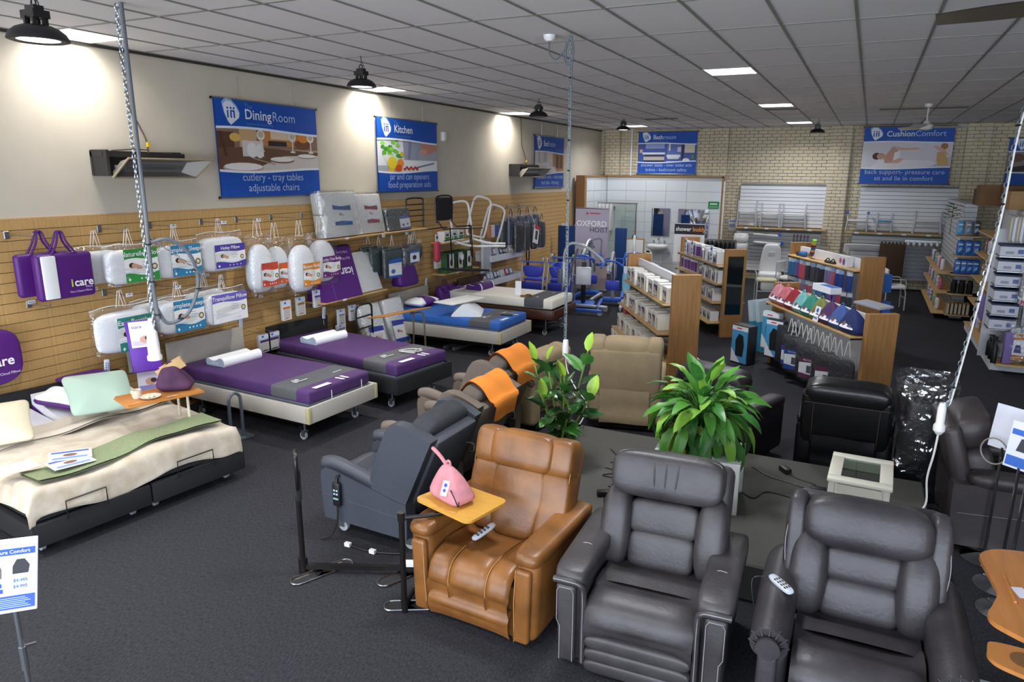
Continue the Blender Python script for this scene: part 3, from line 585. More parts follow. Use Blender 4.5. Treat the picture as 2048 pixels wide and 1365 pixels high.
# wedge cushion and pillows on the blue bed
t=thing('wedge_cushion','white quilted leg wedge lying on the blue mattress','cushion',on_bed(b4,-.12,.85,.585),math.radians(115))
P=[(-.24,.0),(-.235,.03),(-.05,.16),(.02,.185),(.1,.17),(.24,.03),(.24,0)]
M().prismx([(p.x,p.y) for p in crom([(a,b,0) for a,b in P],3)],-.3,.3).build('body',mat('quilted_white','#e9ebee',.85,bump=.5,bscale=18),t,60)
def pillow(loc,rz,d,label,m,name='pillow',band=None,group=None,e=(.55,.4),tilt=None,mb=None):
    t=thing(name,label,'pillow',loc,rz,group)
    def fn(p):
        k=1-.12*(1-max(abs(p.x),abs(p.y))**2) ; return (p.x*(1-.06*(1-abs(p.y))),p.y*(1-.08*(1-abs(p.x))),p.z*(1-.55*max(abs(p.x),abs(p.y))**3))
    M().sq((0,0,d[2]/2*.98),d,.75,.28,28,14,fn=fn).build('body',m,t,80)
    if band: 
        M().sq((0,0,d[2]/2*.98),(d[0]*band,d[1]*1.02,d[2]*1.05),.6,.12,24,14,fn=lambda p:(p.x,p.y*(1-.0*(1-abs(p.x))),p.z*(1-.5*abs(p.y)**3))).build('sleeve',mb,t,80)
    if tilt: t.rotation_euler=tilt
    return t
m_icare=mat('icare_purple','#4f1472',.5,bump=.1,bscale=12)
t=pillow(on_bed(b4,.15,1.95,.575),math.radians(90),(.62,.4,.17),'white pillow with a purple sleeve reading icare on the blue bed',m_foam,band=.5,mb=m_icare)
top_text(t,[('icare',.1,.02,.0,'#e9e3ef')],.185)
t=thing('contour_pillow','purple contour pillow with white end bands on the white sheeted bed','pillow',on_bed(b5,.1,1.85,.675),math.radians(90))
P=[(p.x,p.y) for p in crom([(a,b,0) for a,b in [(-.16,0),(-.17,.05),(-.13,.12),(-.08,.12),(0,.08),(.08,.085),(.13,.1),(.165,.05),(.15,0)]],3)]
M().prismx(P,-.28,.28).build('body',m_icare,t,50)
for s_ in (-1,1): M().prismx([(a*1.02,b*1.02) for a,b in P],s_*.24-.02,s_*.24+.02).build('end_band',m_foam,t,50)
# small easel card and slipper on white bed
t=thing('info_card','standing blue and white info card on the white sheeted bed','sign',on_bed(b5,-.25,.85,.675),math.radians(20))
M().box((0,.0,.13),(.11,.006,.26),RX(-.12)).build('card',flat('#e9ecf2'),t); art(t,[('r','#2d62b8',-.05,.05,.17,.2),('r','#3c70c0',-.04,.04,.1,.14),('r','#3c70c0',-.055,.055,.01,.05)],'print',x=RX(-.12),y=-.004)
t=thing('slipper','tan slipper lying on the white sheeted bed','slipper',on_bed(b5,-.4,.62,.675),.3); M().sq((0,0,.02),(.22,.09,.04),.6,.8,16,8).build('sole',mat('slipper_tan','#7d5a34',.7),t); M().sq((.05,0,.035),(.12,.085,.05),.7,.8,14,8).build('upper',mat('slipper_brown','#5d4126',.7),t)
# white overbed tray between the blue and white beds
def overbed(loc,rz,label,m_top,sx,sy,z,leg_col,tilt=0,group=None,lip=False,name='overbed_table'):
    t=thing(name,label,'table',loc,rz,group)
    g=M().at(T(0,0,z)@RX(tilt)); g.rbox((0,0,0),(sx,sy,.022),.01); top=g.build('top',m_top,t)
    if lip: 
        for s_ in (-1,1): M().at(T(0,0,z)@RX(tilt)).box((0,s_*(sy/2-.012),.016),(sx*.96,.014,.012)).build('rail_lip',m_top,top)
    return t
t=overbed((-6.02,10.0,0),math.radians(80),'white overbed tray standing by the blue bed',m_whitem,.85,.42,.8,None)
M().rod((.0,.0,.04),(.0,.0,.79),.02).build('post',m_conduit,t); M().box((0,.1,.03),(.6,.05,.05)).box((0,-.1,.03),(.6,.05,.05)).build('base',m_conduit,t)
# ------------------------------------------------ the double bed
T1=83
b1=thing('double_bed','low black double bed with cream blankets, cushions and throw','bed',(-5.25,3.61,0),math.radians(T1))
for s_ in (-1,1):
    M().rbox((s_*.448,.02,.19),(.88,.05,.18),.008).build('foot_panel',m_blkf,b1)
    M().rbox((s_*.885,1.03,.19),(.05,2.06,.18),.008).build('side_panel',m_blkf,b1)
    M().rbox((s_*.44+.0,1.03,.33),(.85,1.98,.1),.03).build('split_base',mat('bed_base_dark','#2a2b2f',.9),b1)
for (x,y) in ((-.8,.15),(.8,.15),(-.1,.15),(.1,.15),(.8,2.0),(-.8,2.0)): caster(b1,x,y,.12)
M().rbox((0.0,2.06,.48),(1.8,.06,.58),.02).build('headboard',m_blkf,b1)
for (x,wd) in ((-.52,.3),(.4,.34)):      # mattress retaining bars at the foot
    M().tube([(x-wd/2,-.03,.26),(x-wd/2,-.03,.41),(x+wd/2,-.03,.41),(x+wd/2,-.03,.26)],.006,6).build('retainer_bar',m_blackm,b1)
m_matw=mat('icare_white','#dcdce2',.7,bump=.15,bscale=20)
# far mattress: raised head end in white with a purple base band
def head_matt(x0,x1,zh):
    n=24
    def prof(v): # v 0 foot..1 head
        y=.08+v*1.94; z=.52+ (max(0,v-.55)/.45)**1.3*zh; return y,z
    g=M(); g.grid(lambda u,v:(x0+(x1-x0)*u,prof(v)[0],prof(v)[1]),6,n); 
    g.grid(lambda u,v:(x0,prof(v)[0],prof(v)[1]-.2*u),3,n); g.grid(lambda u,v:(x1,prof(1-v)[0],prof(1-v)[1]-.2*u),3,n)
    g.grid(lambda u,v:(x0+(x1-x0)*(u),prof(1)[0],prof(1)[1]-.2*v),6,3)
    o=g.build('mattress',m_matw,b1,60)
    h=M()
    for xx,sg in ((x0-.004,1),(x1+.004,-1)): h.grid(lambda u,v:(xx,prof(v if sg>0 else 1-v)[0],prof(v if sg>0 else 1-v)[1]-.1-.1*u),2,n)
    h.build('mattress_band',m_icare,o,60)
head_matt(.0,.82,.2); head_matt(-.84,-.02,.06)
# blanket over the foot two thirds, draped down over foot and side
m_bl=mat('plush_blanket','#cdc3b2',.95,var=.14,scale=7,bump=.6,bscale=11,col2='#b0a089',sheen=.3)
def bl(u,v):
    # u across -1.05..1.0 ; v from head side to foot and over the edge
    x=-1.06+u*2.02; s_=v*1.64; yy=1.42-s_
    z=.555
    if yy<.02:                                   # over the foot
        d=.02-yy; yy=.01-.012*min(1,d*6)-.012*math.sin(x*9+.5)*min(1,d*4); z=.555-d*.95+.03*math.sin(x*7)*min(1,d*3)
    if abs(x)>.86:
        d=abs(x)-.86; z-=d*.8; x=math.copysign(.86+d*.3,x)
    z+=.018*math.sin(x*5+yy*4)+.02*noise.noise(Vector((x*5,yy*2+3,4)))+.01*noise.noise(Vector((x*3,yy*3,1)))+.006*math.sin(yy*14+x*3)
    return Vector((x,yy,max(z,.285)))
g=M(); g.grid(bl,44,40); g.grid(lambda u,v:bl(1-u,v)-Vector((0,-.004,.012)),44,40); g.build('blanket',m_bl,b1,80)
m_sheet=mat('folded_sheet','#cfc6b8',.9,bump=.5,bscale=7)
def fold(u,v):
    x=-.97+u*1.85; y=1.02+v*.34+.03*math.sin(x*2+1); z=.6+.014*math.sin(x*9)+.014*math.sin(v*9+x*2)
    if x>.84: z-=(x-.84)*2
    return Vector((x,y,z))
g=M(); g.grid(fold,30,8); g.grid(lambda u,v:fold(1-u,v)-Vector((0,0,.02)),30,8); g.build('folded_sheet',m_sheet,b1,80)
# green knitted throw lying across
m_th=mat('sage_throw','#86936f',.95,var=.3,scale=130,bump=.8,bscale=110)
t=thing('throw_blanket','sage green knitted throw across the foot of the double bed','throw',(-5.25,3.61,0),math.radians(T1))
def th_(u,v):
    x=-.8+u*1.62; y=.18+.17*u+(v-.5)*.32+.02*math.sin(x*5); z=.6+.014*math.sin(x*5+y*4)+.006*math.sin(x*13)
    if x>.86: z-=(x-.86)*.8
    return Vector((x,y,z))
g=M(); g.grid(th_,36,8); g.grid(lambda u,v:th_(1-u,v)-Vector((0,0,.016)),36,8); g.build('weave',m_th,t,80)
m_mint=mat('mint_linen','#9fb6a8',.9,bump=.25,bscale=30); m_creamp=mat('cream_linen','#cfc7ae',.9,bump=.25,bscale=30)
def cushion(loc,rot,d,label,m,seam=True):
    t=thing('cushion',label,'cushion',loc,0); 
    def fn(p): return (p.x*(1-.07*(1-abs(p.z))*1),p.y*(1-.6*max(abs(p.x),abs(p.z))**3),p.z*(1-.07*(1-abs(p.x))))
    def f2(p): q=Vector((p.x,p.z,p.y)); r=fn(q); return (r[0],r[2],r[1])
    g=M(); g.sq((0,0,0),(d[0],d[2],d[1]),.75,.22,30,14,fn=f2); g.build('cover',m,t,80)
    t.rotation_euler=rot; return t
p=on_bed(b1,.26,1.2,.82); t=cushion(p,(math.radians(28),math.radians(2),math.radians(T1-16)),(.56,.16,.56),'mint green square cushion leaning on the double bed',m_mint)
p=on_bed(b1,-.62,1.2,.76); t=cushion(p,(math.radians(30),0,math.radians(T1-20)),(.55,.15,.5),'cream cushion at the picture edge of the double bed',m_creamp)
t=pillow(on_bed(b1,.16,1.62,.66),math.radians(T1-60),(.52,.3,.13),'white memory pillow lettered icare with purple underside on the double bed',m_foam)
M().sq((0,0,.035),(.53,.31,.07),.5,.25,24,8).build('underside',m_icare,t,80); top_text(t,[('icare',.1,.1,0,'#3d2a55',.01)],.135)
t.rotation_euler=(math.radians(6),math.radians(10),math.radians(T1-58))
t=pillow(on_bed(b1,.5,1.95,.74),math.radians(T1),(.5,.34,.1),'purple pillow pushed against the headboard of the double bed',m_icare)
remote(on_bed(b1,.72,2.0,.74),PI/2-.1,'white bed remote hooked on the black headboard of the double bed',.1)
# brochures on the throw
lst=[(-.5,.2,.1,'#dfe4ef','white and blue price brochure lying on the sage throw'),(-.44,.33,-.3,'#d5dcec','blue topped brochure fanned above another on the sage throw'),(-.82,.38,.2,'#d9d9d6','blank white card beside the brochures on the double bed')]
for k,(x,y,a,c_,lb) in enumerate(lst):
    sh=[('r','#3f62b5',-.13,.13,.05,.085),('r','#7d95cf',-.12,.12,-.08,-.04),('e','#7a5a48',0,.0,.05,.03)] if k<2 else None
    t=flat_item('brochure',lb,'brochure',on_bed(b1,x,y,.615+.01*k),math.radians(T1-8)+a,.3,.2,sh,.003,c_,'brochures on the double bed'); t.rotation_euler=(.03,.05,t.rotation_euler[2])
# ------------------------------------------------ timber overbed table with cup and bag
m_tim=mat('tray_timber','#b97a3a',.4,var=.2,scale=4,stretch=(1,9,1)); m_ctube=mat('cream_tube','#cfc6ae',.4)
t=overbed((-5.82,4.2,0),math.radians(72),'timber overbed table on cream legs beside the double bed',m_tim,.68,.38,.82,None,lip=True)
M().tube([(.2,.12,.8),(.2,.12,.45),(.26,.14,.35),(.26,.14,.05)],.013,8).tube([(.2,-.12,.8),(.2,-.12,.45),(.26,-.14,.35),(.26,-.14,.05)],.013,8).build('leg',m_ctube,t)
M().box((.26,0,.04),(.04,.5,.03)).build('base_rail',m_ctube,t)
def on_t(x,y,z,o=t): a=o.rotation_euler.z; return (o.location.x+x*math.cos(a)-y*math.sin(a),o.location.y+x*math.sin(a)+y*math.cos(a),z)
TB=t; zt=.833
s=thing('saucer','cream saucer with pebbles on the timber overbed table','saucer',on_t(-.1,-.06,zt),0); m_stone=mat('stoneware','#d8cdb8',.5,var=.1,scale=40)
M().lathe([(0,0),(.05,0),(.085,.014),(.09,.02),(.05,.01),(0,.008)],n=24).build('dish',m_stone,s)
for k in range(4): M().sq((.02*math.cos(k*1.6)+.02,.03*math.sin(k*1.6)-.02,.022),(.04,.028,.024),.9,.9,10,6).build('pebble',m_stone,s)
s=thing('cup','cream stoneware cup on the timber overbed table','cup',on_t(-.19,.02,zt),0)
M().lathe([(0,0),(.032,0),(.04,.02),(.043,.08),(.039,.08),(.036,.02),(0,.012)],n=22).build('body',m_stone,s); M().tube(crom([(-.04,0,.065),(-.07,0,.06),(-.075,0,.035),(-.04,0,.02)],5),.006,6).build('handle',m_stone,s)
def heat_bag(loc,rz,label,m,strap,sc=1,paper=None,group='fabric wheat bags'):
    t=thing('wheat_bag',label,'bag',loc,rz,group)
    def fn(p):
        k=max(0,(p.z+.55)/1.55); w=.05*math.sin(p.x*7+p.z*3); return (p.x*(1-.62*k)-.25*k,p.y*(1-.8*k)+w*(1-abs(p.z)),p.z)
    M().sq((0,0,.105*sc),(.3*sc,.19*sc,.22*sc),.62,.42,24,14,fn=fn).build('body',m,t,80)
    M().tube(crom([(-.06*sc,.0,.2*sc),(-.045*sc,0,.235*sc),(-.02*sc,0,.235*sc),(-.015*sc,0,.2*sc)],3),.008*sc,5).build('loop',m,t)
    if strap: M().tube(crom([(-.04*sc,0,.2*sc),(-.12*sc,0,.25*sc),(-.2*sc,.01,.27*sc)],4),.012*sc,6).build('strap',m,t)
    return t
m_plum=mat('plum_suede','#4a2748',.8,var=.25,scale=12,bump=.4,bscale=18)
s=heat_bag(on_t(.17,.05,zt),math.radians(40),'plum suede wheat bag with folded paper on the timber overbed table',m_plum,False,1.15)
M().at(T(.0,-.0,.16)@RY(-.5)@RX(.2)).box((0,0,.06),(.26,.006,.1)).box((.02,.03,.07),(.22,.005,.09)).build('paper_bag',mat('kraft_paper','#c9a878',.8),s)
flat_item('price_card','small white price card at the edge of the timber table','card',on_t(.06,-.16,zt),math.radians(72),.09,.05,None,.002,'#e9e9ee')
# purple display stand holding leaflets
m_ps=mat('display_purple','#5a1fa0',.4)
t=thing('leaflet_stand','tall purple leaflet display stand beside the hanging pillows','display stand',(-6.75,4.75,0),math.radians(62))
M().rbox((0,.02,.5),(.1,.08,1.0),.01).build('column',m_ps,t); M().rbox((0,0,.015),(.36,.32,.03),.01).build('base',m_ps,t)
g=M().at(T(0,-.02,1.08)@RX(-.45)); g.rbox((0,0,.0),(.28,.03,.56),.02); h=g.build('tray',m_ps,t)
M().at(T(0,-.02,1.08)@RX(-.45)).box((0,-.02,.12),(.22,.012,.28)).build('leaflet',flat('#e4e1ec'),t)
art(t,[('r','#c9b9de',-.1,.1,.0,.05),('e','#c99a86',.02,.06,.05,.04),('e','#3a2a2a',.05,.075,.03,.025)],'print',x=T(0,-.02,1.08)@RX(-.45),y=-.028)
lettering(t,[('icare',.05,-.04,.2,'#6a3fa8')],x=T(0,-.02,1.08)@RX(-.45),y=-.028)
M().box((.02,-.06,.72),(.24,.01,.3)).build('leaflet',flat('#d9d4e6'),t); art(t,[('r','#8f86c0',-.09,.13,.6,.66),('e','#c99a86',.02,.7,.05,.04),('e','#3a2a2a',.05,.71,.03,.025)],'print',y=-.067)
# bed stick handle standing in the aisle
t=thing('bed_rail','grey bent tube bed rail standing beside the timber table','bed rail',(-6.0,5.2,0),math.radians(80))
M().tube(crom([(-.07,0,.02),(-.07,0,.42),(-.05,0,.5),(0,0,.53),(.05,0,.5),(.07,0,.42),(.07,0,.02)],6),.018,8).build('handle',mat('rail_grey','#5f6670',.4,metal=.3),t)
M().box((0,.12,.015),(.3,.4,.02)).build('foot_plate',mat('rail_grey','#5f6670'),t)
# rack, second timber table and packs near the black bed
t=thing('bed_rail','dark grey three bar bed rail by the plastic wrapped packs','bed rail',(-6.88,8.55,0),math.radians(92))
M().tube(crom([(-.2,0,.05),(-.2,0,.75),(-.18,0,.85),(-.1,0,.89),(.1,0,.89),(.18,0,.85),(.2,0,.75),(.2,0,.05)],5),.016,8).build('frame',m_blackm,t)
for z in (.35,.52,.7): M().rod((-.2,0,z),(.2,0,z),.013).build('rung',m_blackm,t)
M().box((0,.1,.02),(.44,.3,.03)).build('foot',m_blackm,t)
t=overbed((-6.2,8.55,0),math.radians(78),'tilted timber overbed table with bronze legs beside the blue bed',m_tim,.95,.38,.82,None,tilt=-.2)
m_brz=mat('bronze_tube','#8d7f6a',.35,metal=.5)
for s_ in (-1,1):
    M().tube(crom([(.1,s_*.1,.8),(.34,s_*.12,.78),(.38,s_*.12,.6),(.38,s_*.14,.06)],5),.014,8).build('leg',m_brz,t); M().lathe([(0,.0),(.025,0),(.022,.08),(.014,.12)],c=(.38,s_*.14,0),n=10).build('foot',m_ctube,t)
# ================================================================ goods on the slatboard wall
XS=X0+.026      # face of the slats
m_film=film('clear_film',gloss=.1); m_hang=mat('white_hanger','#e3e2dc',.5); m_pine=mat('pine_shelf','#c9a36a',.45,var=.15,scale=4,stretch=(1,10,1)); m_tag=flat('#e4e6ee')
def on_wall(y,z,d=0): return (XS+d,y,z)
def hook(y,z,L,label,hold=None):
    t=thing('slat_hook',label,'hook',on_wall(y,z),PI/2,'steel slatwall hooks')
    M().rbox((0,-.006,.02),(.05,.012,.075),.004,1).build('plate',m_alu,t)
    M().rod((0,-.01,.02),(0,-L,.03),.006,6).rod((0,-L,.03),(0,-L-.01,.05),.006,6).build('arm',m_steel,t); return t
def ptag(y,z,d,label):
    t=thing('price_tag',label,'price tag',on_wall(y,z,d),PI/2,'white price tags'); M().box((0,0,0),(.075,.004,.035)).build('card',m_tag,t); M().box((0,-.0025,0),(.06,.001,.008)).build('print_line',flat('#8b8fa0'),t)
def triangle(g,x,zt,w,h,y,r=.004):
    g.tube([(x-w/2,y,zt-h),(x-.006,y,zt),(x+.006,y,zt),(x+w/2,y,zt-h)],r,5)
def bag_film(t,w,h,d,y,z0,zt,flare=1,m=None):
    """crinkled clear bag around a pack, pinched at the top"""
    n,m_=18,12
    def f(u,v):
        a=2*PI*u; k=1 if v<.75 else 1-((v-.75)/.25)**1.5*.9
        cx=math.copysign(abs(math.cos(a))**.4,math.cos(a)); sy=math.copysign(abs(math.sin(a))**.5,math.sin(a))
        q=noise.noise(Vector((cx*3+w*7,sy*3+h*5,v*6)))*.012
        return Vector((cx*(w/2+.012+q),y+sy*(d/2*k+.008+q),z0+(zt-z0)*v+.01*math.sin(a*3)*(v>.9)))
    M().grid(f,n,m_).build('plastic_bag',m or m_film,t,80)
def small_face(x,z,s,sk='#c99b84',hair='#3a2620'):
    return [('e',hair,x-s*.5,z+s*.1,s*.62,s*.5),('e',sk,x,z,s*.6,s*.45),('p',sk,[(x+s*.2,z-s*.3),(x+s*.5,z+s*.3),(x+s*1.6,z-s*.2),(x+s*1.5,z-s*.7),(x+s*.6,z-s*.7)])]
def card_art(t,w,h,x0,z0,top,bot,title,y,sub=None,plain=False,tcol='#f1f1f3'):
    """insert card: coloured header and footer waves, sleeper picture, badge"""
    x1,z1=x0+w,z0+h; n=8
    wv=lambda z,a,ph:[(x0+w*i/n,z+a*math.sin(i*2*PI/n+ph)) for i in range(n+1)]
    sh=[('r','#ecece9',x0,x1,z0,z1),('p',top,wv(z1-h*.3,h*.03,0)+[(x1,z1),(x0,z1)]),('p',bot,[(x0,z0),(x1,z0)]+wv(z0+h*.24,h*.05,1)[::-1]),('p','#cfe0ea',wv(z0+h*.3,h*.05,1)+wv(z0+h*.26,h*.05,1)[::-1])]
    if not plain: sh+=small_face(x0+w*.28,z0+h*.5,h*.16)
    sh+=[('e','#4a4320',x0+w*.88,z0+h*.42,h*.1,h*.1),('e','#d9d2a0',x0+w*.88,z0+h*.42,h*.065,h*.065)]
    for k in range(3): sh.append(('r','#9fb0ba',x0+w*.52,x0+w*(.7+.05*(k%2)),z0+h*(.58-.08*k),z0+h*(.6-.08*k)))
    for k in range(4): sh.append(('e','#dfe9ee',x0+w*(.45+.12*k),z0+h*.1,h*.03,h*.03))
    sh.append(('r','#eef2f2',x0+w*.08,x0+w*.11,z0+h*.05,z0+h*.15)); sh.append(('r','#eef2f2',x0+w*.055,x0+w*.135,z0+h*.085,z0+h*.115))
    c=art(t,sh,'insert_card',y=y)
    lettering(c,[(title,h*.2,x0+w*.5,z1-h*.15,tcol,.01)],y=y,k=9)
def pack(y,z,w,h,d,label,top,bot,title,m_p=None,off=.2,n=1,card=(.3,.05,.66,.85),group='pillow packs on hooks',hookL=.0,ntri=2,plain=False,shape=.3):
    """pillow in a clear hanging bag; z is the bottom"""
    t=thing('pillow_pack',label,'pillow pack',on_wall(y,z,off),PI/2,group)
    M().sq((0,0,h*.45),(w*.94,d,h*.86),.45,shape,24,14).build('pillow',m_p or m_foam,t,80)
    bag_film(t,w,h,d*1.05,0,0,h)
    g=M(); 
    for k in range(ntri): triangle(g,(k-(ntri-1)/2)*.05,h+.17,.085,.18,(k-.5)*.03)
    g.build('hanger',m_hang,t)
    M().tube(crom([(-w/2,0,h*.98),(-w*.2,0,h*1.03),(w*.15,0,h*.99),(w/2,0,h*1.02)],4),.005,5).build('bag_seam',m_hang,t)
    if title: card_art(t,w*card[2],h*card[3],-w/2+w*card[0],h*card[1],top,bot,title,-d/2-.012,plain=plain)
    return t
GRN,TEAL,PUR='#2e8f3c','#2b7fa8','#4a3a9c'
# purple tote packs
def tote(y,z,w,h,d,label,off,txt=True,sub='Visco Classic Pillow'):
    t=thing('tote_bag',label,'bag',on_wall(y,z,off),PI/2,'purple pillow totes')
    M().rbox((0,0,h/2),(w,d,h),.035,3).build('body',m_icare,t,60)
    if txt: M().rbox((-w*.3,-d/2+.0,h*.5),(w*.25,.03,h*.93),.012).build('clear_window',m_foam,t)
    for s_ in (-1,1):
        M().tube(crom([(-.12,s_*.035,h-.02),(-.05,s_*.03,h+.1),(-.02,s_*.02,h+.2),(.02,s_*.02,h+.2),(.05,s_*.03,h+.1),(.13,s_*.035,h-.02)],5),.010,6).build('strap',m_icare,t)
    if txt: lettering(t,[('i',.11,w*.06,h*.33,'#b8d837',.02),('care',.11,w*.1,h*.33,'#efeaf4',.02,'LEFT'),('Pillow',.03,w*.36,h*.22,'#d9cfe6'),(sub,.028,w*.2,h*.14,'#d9cfe6')],y=-d/2-.006)
    return t
tote(4.27,1.63,.55,.45,.1,'purple icare tote bag hanging at the front of its hook',.33)
tote(4.19,1.66,.52,.42,.08,'purple icare tote bag hanging behind another, close to the wall',.14,False)
t=thing('purple_pillow','glossy purple icare cloud pillow at the picture edge above the double bed','pillow',on_wall(3.45,.87,.15),PI/2)
M().sq((0,0,.28),(.78,.16,.56),.6,.2,26,14).build('cover',m_icare,t,80); lettering(t,[('i',.13,.03,.24,'#b8d837',.02),('care',.13,.07,.24,'#efeaf4',.02,'LEFT'),('Visco Cloud Pillow',.035,.2,.12,'#d9cfe6')],y=-.09)
pk=pack
pk(4.98,1.68,.6,.42,.13,'pillow pack with green card reading Naturelle Pillow',GRN,GRN,'Naturelle Pillow',off=.33)
pk(4.75,1.69,.56,.4,.13,'cream pillow pack tucked behind the green carded one',GRN,GRN,None,off=.13)
pk(5.57,1.67,.6,.42,.13,'pillow pack with blue card reading Complete Sleeprrr in the upper row',TEAL,TEAL,'Complete Sleeprrr',off=.3)
pk(6.24,1.66,.66,.48,.16,'plump white pillow pack with violet card reading Holey Pillow',PUR,PUR,'Holey Pillow',off=.25,card=(.26,.1,.7,.6))
pk(4.82,.96,.7,.5,.16,'rounded pillow pack with teal card reading Easy Breather',('#2a8577'),('#2a8577'),'Easy Breather',off=.32,shape=.9,card=(.32,.02,.6,.75))
pk(5.5,1.03,.62,.43,.15,'pillow pack with blue card reading Complete Sleeprrr in the lower row',TEAL,TEAL,'Complete Sleeprrr',off=.33)
pk(5.32,1.05,.55,.4,.12,'cream pillow pack hidden behind the lower blue carded one',TEAL,TEAL,None,off=.14)
pk(6.14,1.02,.66,.44,.16,'square white pack with a violet strip reading Tranquillow Pillow','#6a60b8','#e8e8ea','Tranquillow Pillow',off=.33,card=(.14,.08,.8,.8),plain=True)
pk(6.05,1.06,.6,.42,.1,'clear bagged pillow pack behind the violet stripped one',PUR,PUR,None,off=.13)
# body pillows in long clear bags
for (y,z,wd,ht,off,lb,top,tt) in ((6.82,1.30,.4,.78,.28,'tall bagged body pillow with red card, first of the four','#c8452c',''),(7.2,1.3,.36,.7,.2,'bagged body pillow with orange card squeezed between its neighbours','#d05a28',''),(7.5,1.22,.46,.8,.36,'bagged body pillow with yellow and orange card reading Banana Body','#e08a1e','Banana Body'),(8.0,1.28,.52,.76,.28,'rounded bagged body pillow with purple card reading Lucky One Body','#6b2a7a','Lucky One Body')):
    t=thing('body_pillow_pack',lb,'pillow pack',on_wall(y,z,off),PI/2,'bagged body pillows')
    def fn(p): return (p.x*(1-.3*max(0,p.z)**2+.12*max(0,-p.z)),p.y,p.z)
    M().sq((0,0,ht*.42),(wd,.2,ht*.82),.7,.7,22,14,fn=fn).build('pillow',m_foam,t,80)
    bag_film(t,wd*1.02,ht,.22,0,-.02,ht*1.0)
    g=M(); triangle(g,-.03,ht+.2,.09,.22,0); triangle(g,.05,ht+.2,.09,.22,.02); g.build('hanger',m_hang,t)
    card_art(t,wd*.72,ht*.4,-wd*.2,ht*.12,top,top,tt,-.118)
# hooks
for (y,z,L,lb) in ((3.98,2.24,.42,'steel hook carrying the purple totes'),(4.9,2.24,.42,'steel hook above the green carded pillow packs'),(5.5,2.24,.4,'steel hook above the upper blue carded pack'),(6.2,2.24,.4,'steel hook above the violet carded pillow pack'),(6.75,2.24,.4,'steel hook above the first body pillow'),(7.35,2.24,.45,'steel hook above the banana body pillows'),(7.95,2.24,.4,'steel hook above the purple carded body pillow'),(4.08,1.55,.35,'empty steel hook under the purple totes'),(4.86,1.55,.42,'steel hook above the rounded teal carded pack'),(5.46,1.55,.42,'steel hook above the lower blue carded pack'),(6.12,1.55,.42,'steel hook above the tranquillow pack'),(9.35,1.84,.4,'steel hook above the dark green foam packs'),(10.0,1.84,.4,'steel hook above the grey cushion rolls'),(12.0,2.33,.6,'steel hook carrying white bed rails'),(13.9,2.12,.7,'steel hook carrying hoist slings'),(14.5,2.12,.7,'second steel hook carrying hoist slings'),(15.1,2.12,.7,'third steel hook carrying hoist slings')):
    hook(y,z,L,lb)
for (y,z,d,lb) in ((4.1,1.59,.02,'price tag under the purple totes'),(4.75,1.63,.02,'price tag under the green carded pack'),(5.02,1.63,.02,'price tag between the pillow rows'),(5.45,1.63,.02,'price tag under the upper blue carded pack'),(6.2,1.6,.02,'price tag under the violet carded pack'),(5.5,2.27,.4,'price tag on the hook of the upper blue carded pack'),(4.86,1.58,.42,'price tag on the hook of the teal carded pack'),(5.46,1.58,.42,'price tag on the hook of the lower blue carded pack'),(6.75,2.27,.4,'price tag on the hook of the first body pillow'),(7.95,2.27,.4,'price tag on the hook of the purple carded body pillow'),(7.05,1.2,.02,'price tag on the slats beside the hanging booklets'),(6.2,2.27,.4,'price tag on the hook of the holey pillow'),(9.35,1.87,.4,'price tag above the green foam packs'),(10.0,1.87,.4,'price tag above the grey rolls')):
    ptag(y,z,d,lb)
# packs of booklets / protectors hanging low
def booklet(y,z,off,w,h,top,body,label,group='hanging booklet packs',tcol=None,n=3):
    t=thing('booklet_pack',label,'packet',on_wall(y,z,off),PI/2,group)
    for k in range(n):
        M().box((.01*k,.02*k,h/2),(w,.012,h)).build('packet',flat(body),t)
    art(t,[('r','#c9d2e2',-w/2,w/2,h*.78,h),('e','#2d5cb8',-w*.15,h*.9,w*.12,h*.06),('r',top,-w*.4,w*.4,h*.58,h*.7),('r','#b9b6b0',-w*.36,w*.36,h*.12,h*.56),('p',top,[(-w*.4,.02),(w*.4,.02),(w*.4,h*.08),(0,h*.13),(-w*.4,h*.06)])],'print',y=-.007)
    M().rod((0,-.02,h+.01),(0,.3,h+.02),.004,5).build('peg',m_steel,t)
    return t
for (y,z,w,h,top,body,lb) in ((7.22,.86,.17,.27,'#b8763a','#e0ddd8','hanging protector packs with brown headers, nearest of the low row'),(7.5,.88,.17,.26,'#8d6a3c','#c9ccc2','hanging protector packs with olive headers in the low row'),(7.85,.94,.16,.25,'#5a4a8c','#e6e6ea','white hanging protector packs with violet print below the body pillows'),(8.12,.96,.15,.24,'#3f6fb0','#e6e6ea','white and blue hanging protector packs by the purple wedge'),(8.35,.58,.16,.24,'#7a7f92','#d5d8de','grey hanging packs beside the black headboard remote'),(8.62,.6,.16,.24,'#8a5a6a','#dcdcde','pale hanging packs with a pink print beyond the black headboard'),(6.78,.5,.2,.24,'#3c1f5c','#b9b9bd','grey and purple booklet packs on a wire hook between the headboards'),(6.95,.5,.2,.24,'#3c1f5c','#8f8f95','dark booklet packs behind the grey and purple ones'),(8.33,.42,.2,.16,'#8a86b0','#dfe0ea','white flyers lying behind the black headboard')):
    booklet(y,z,.3,w,h,top,body,lb)
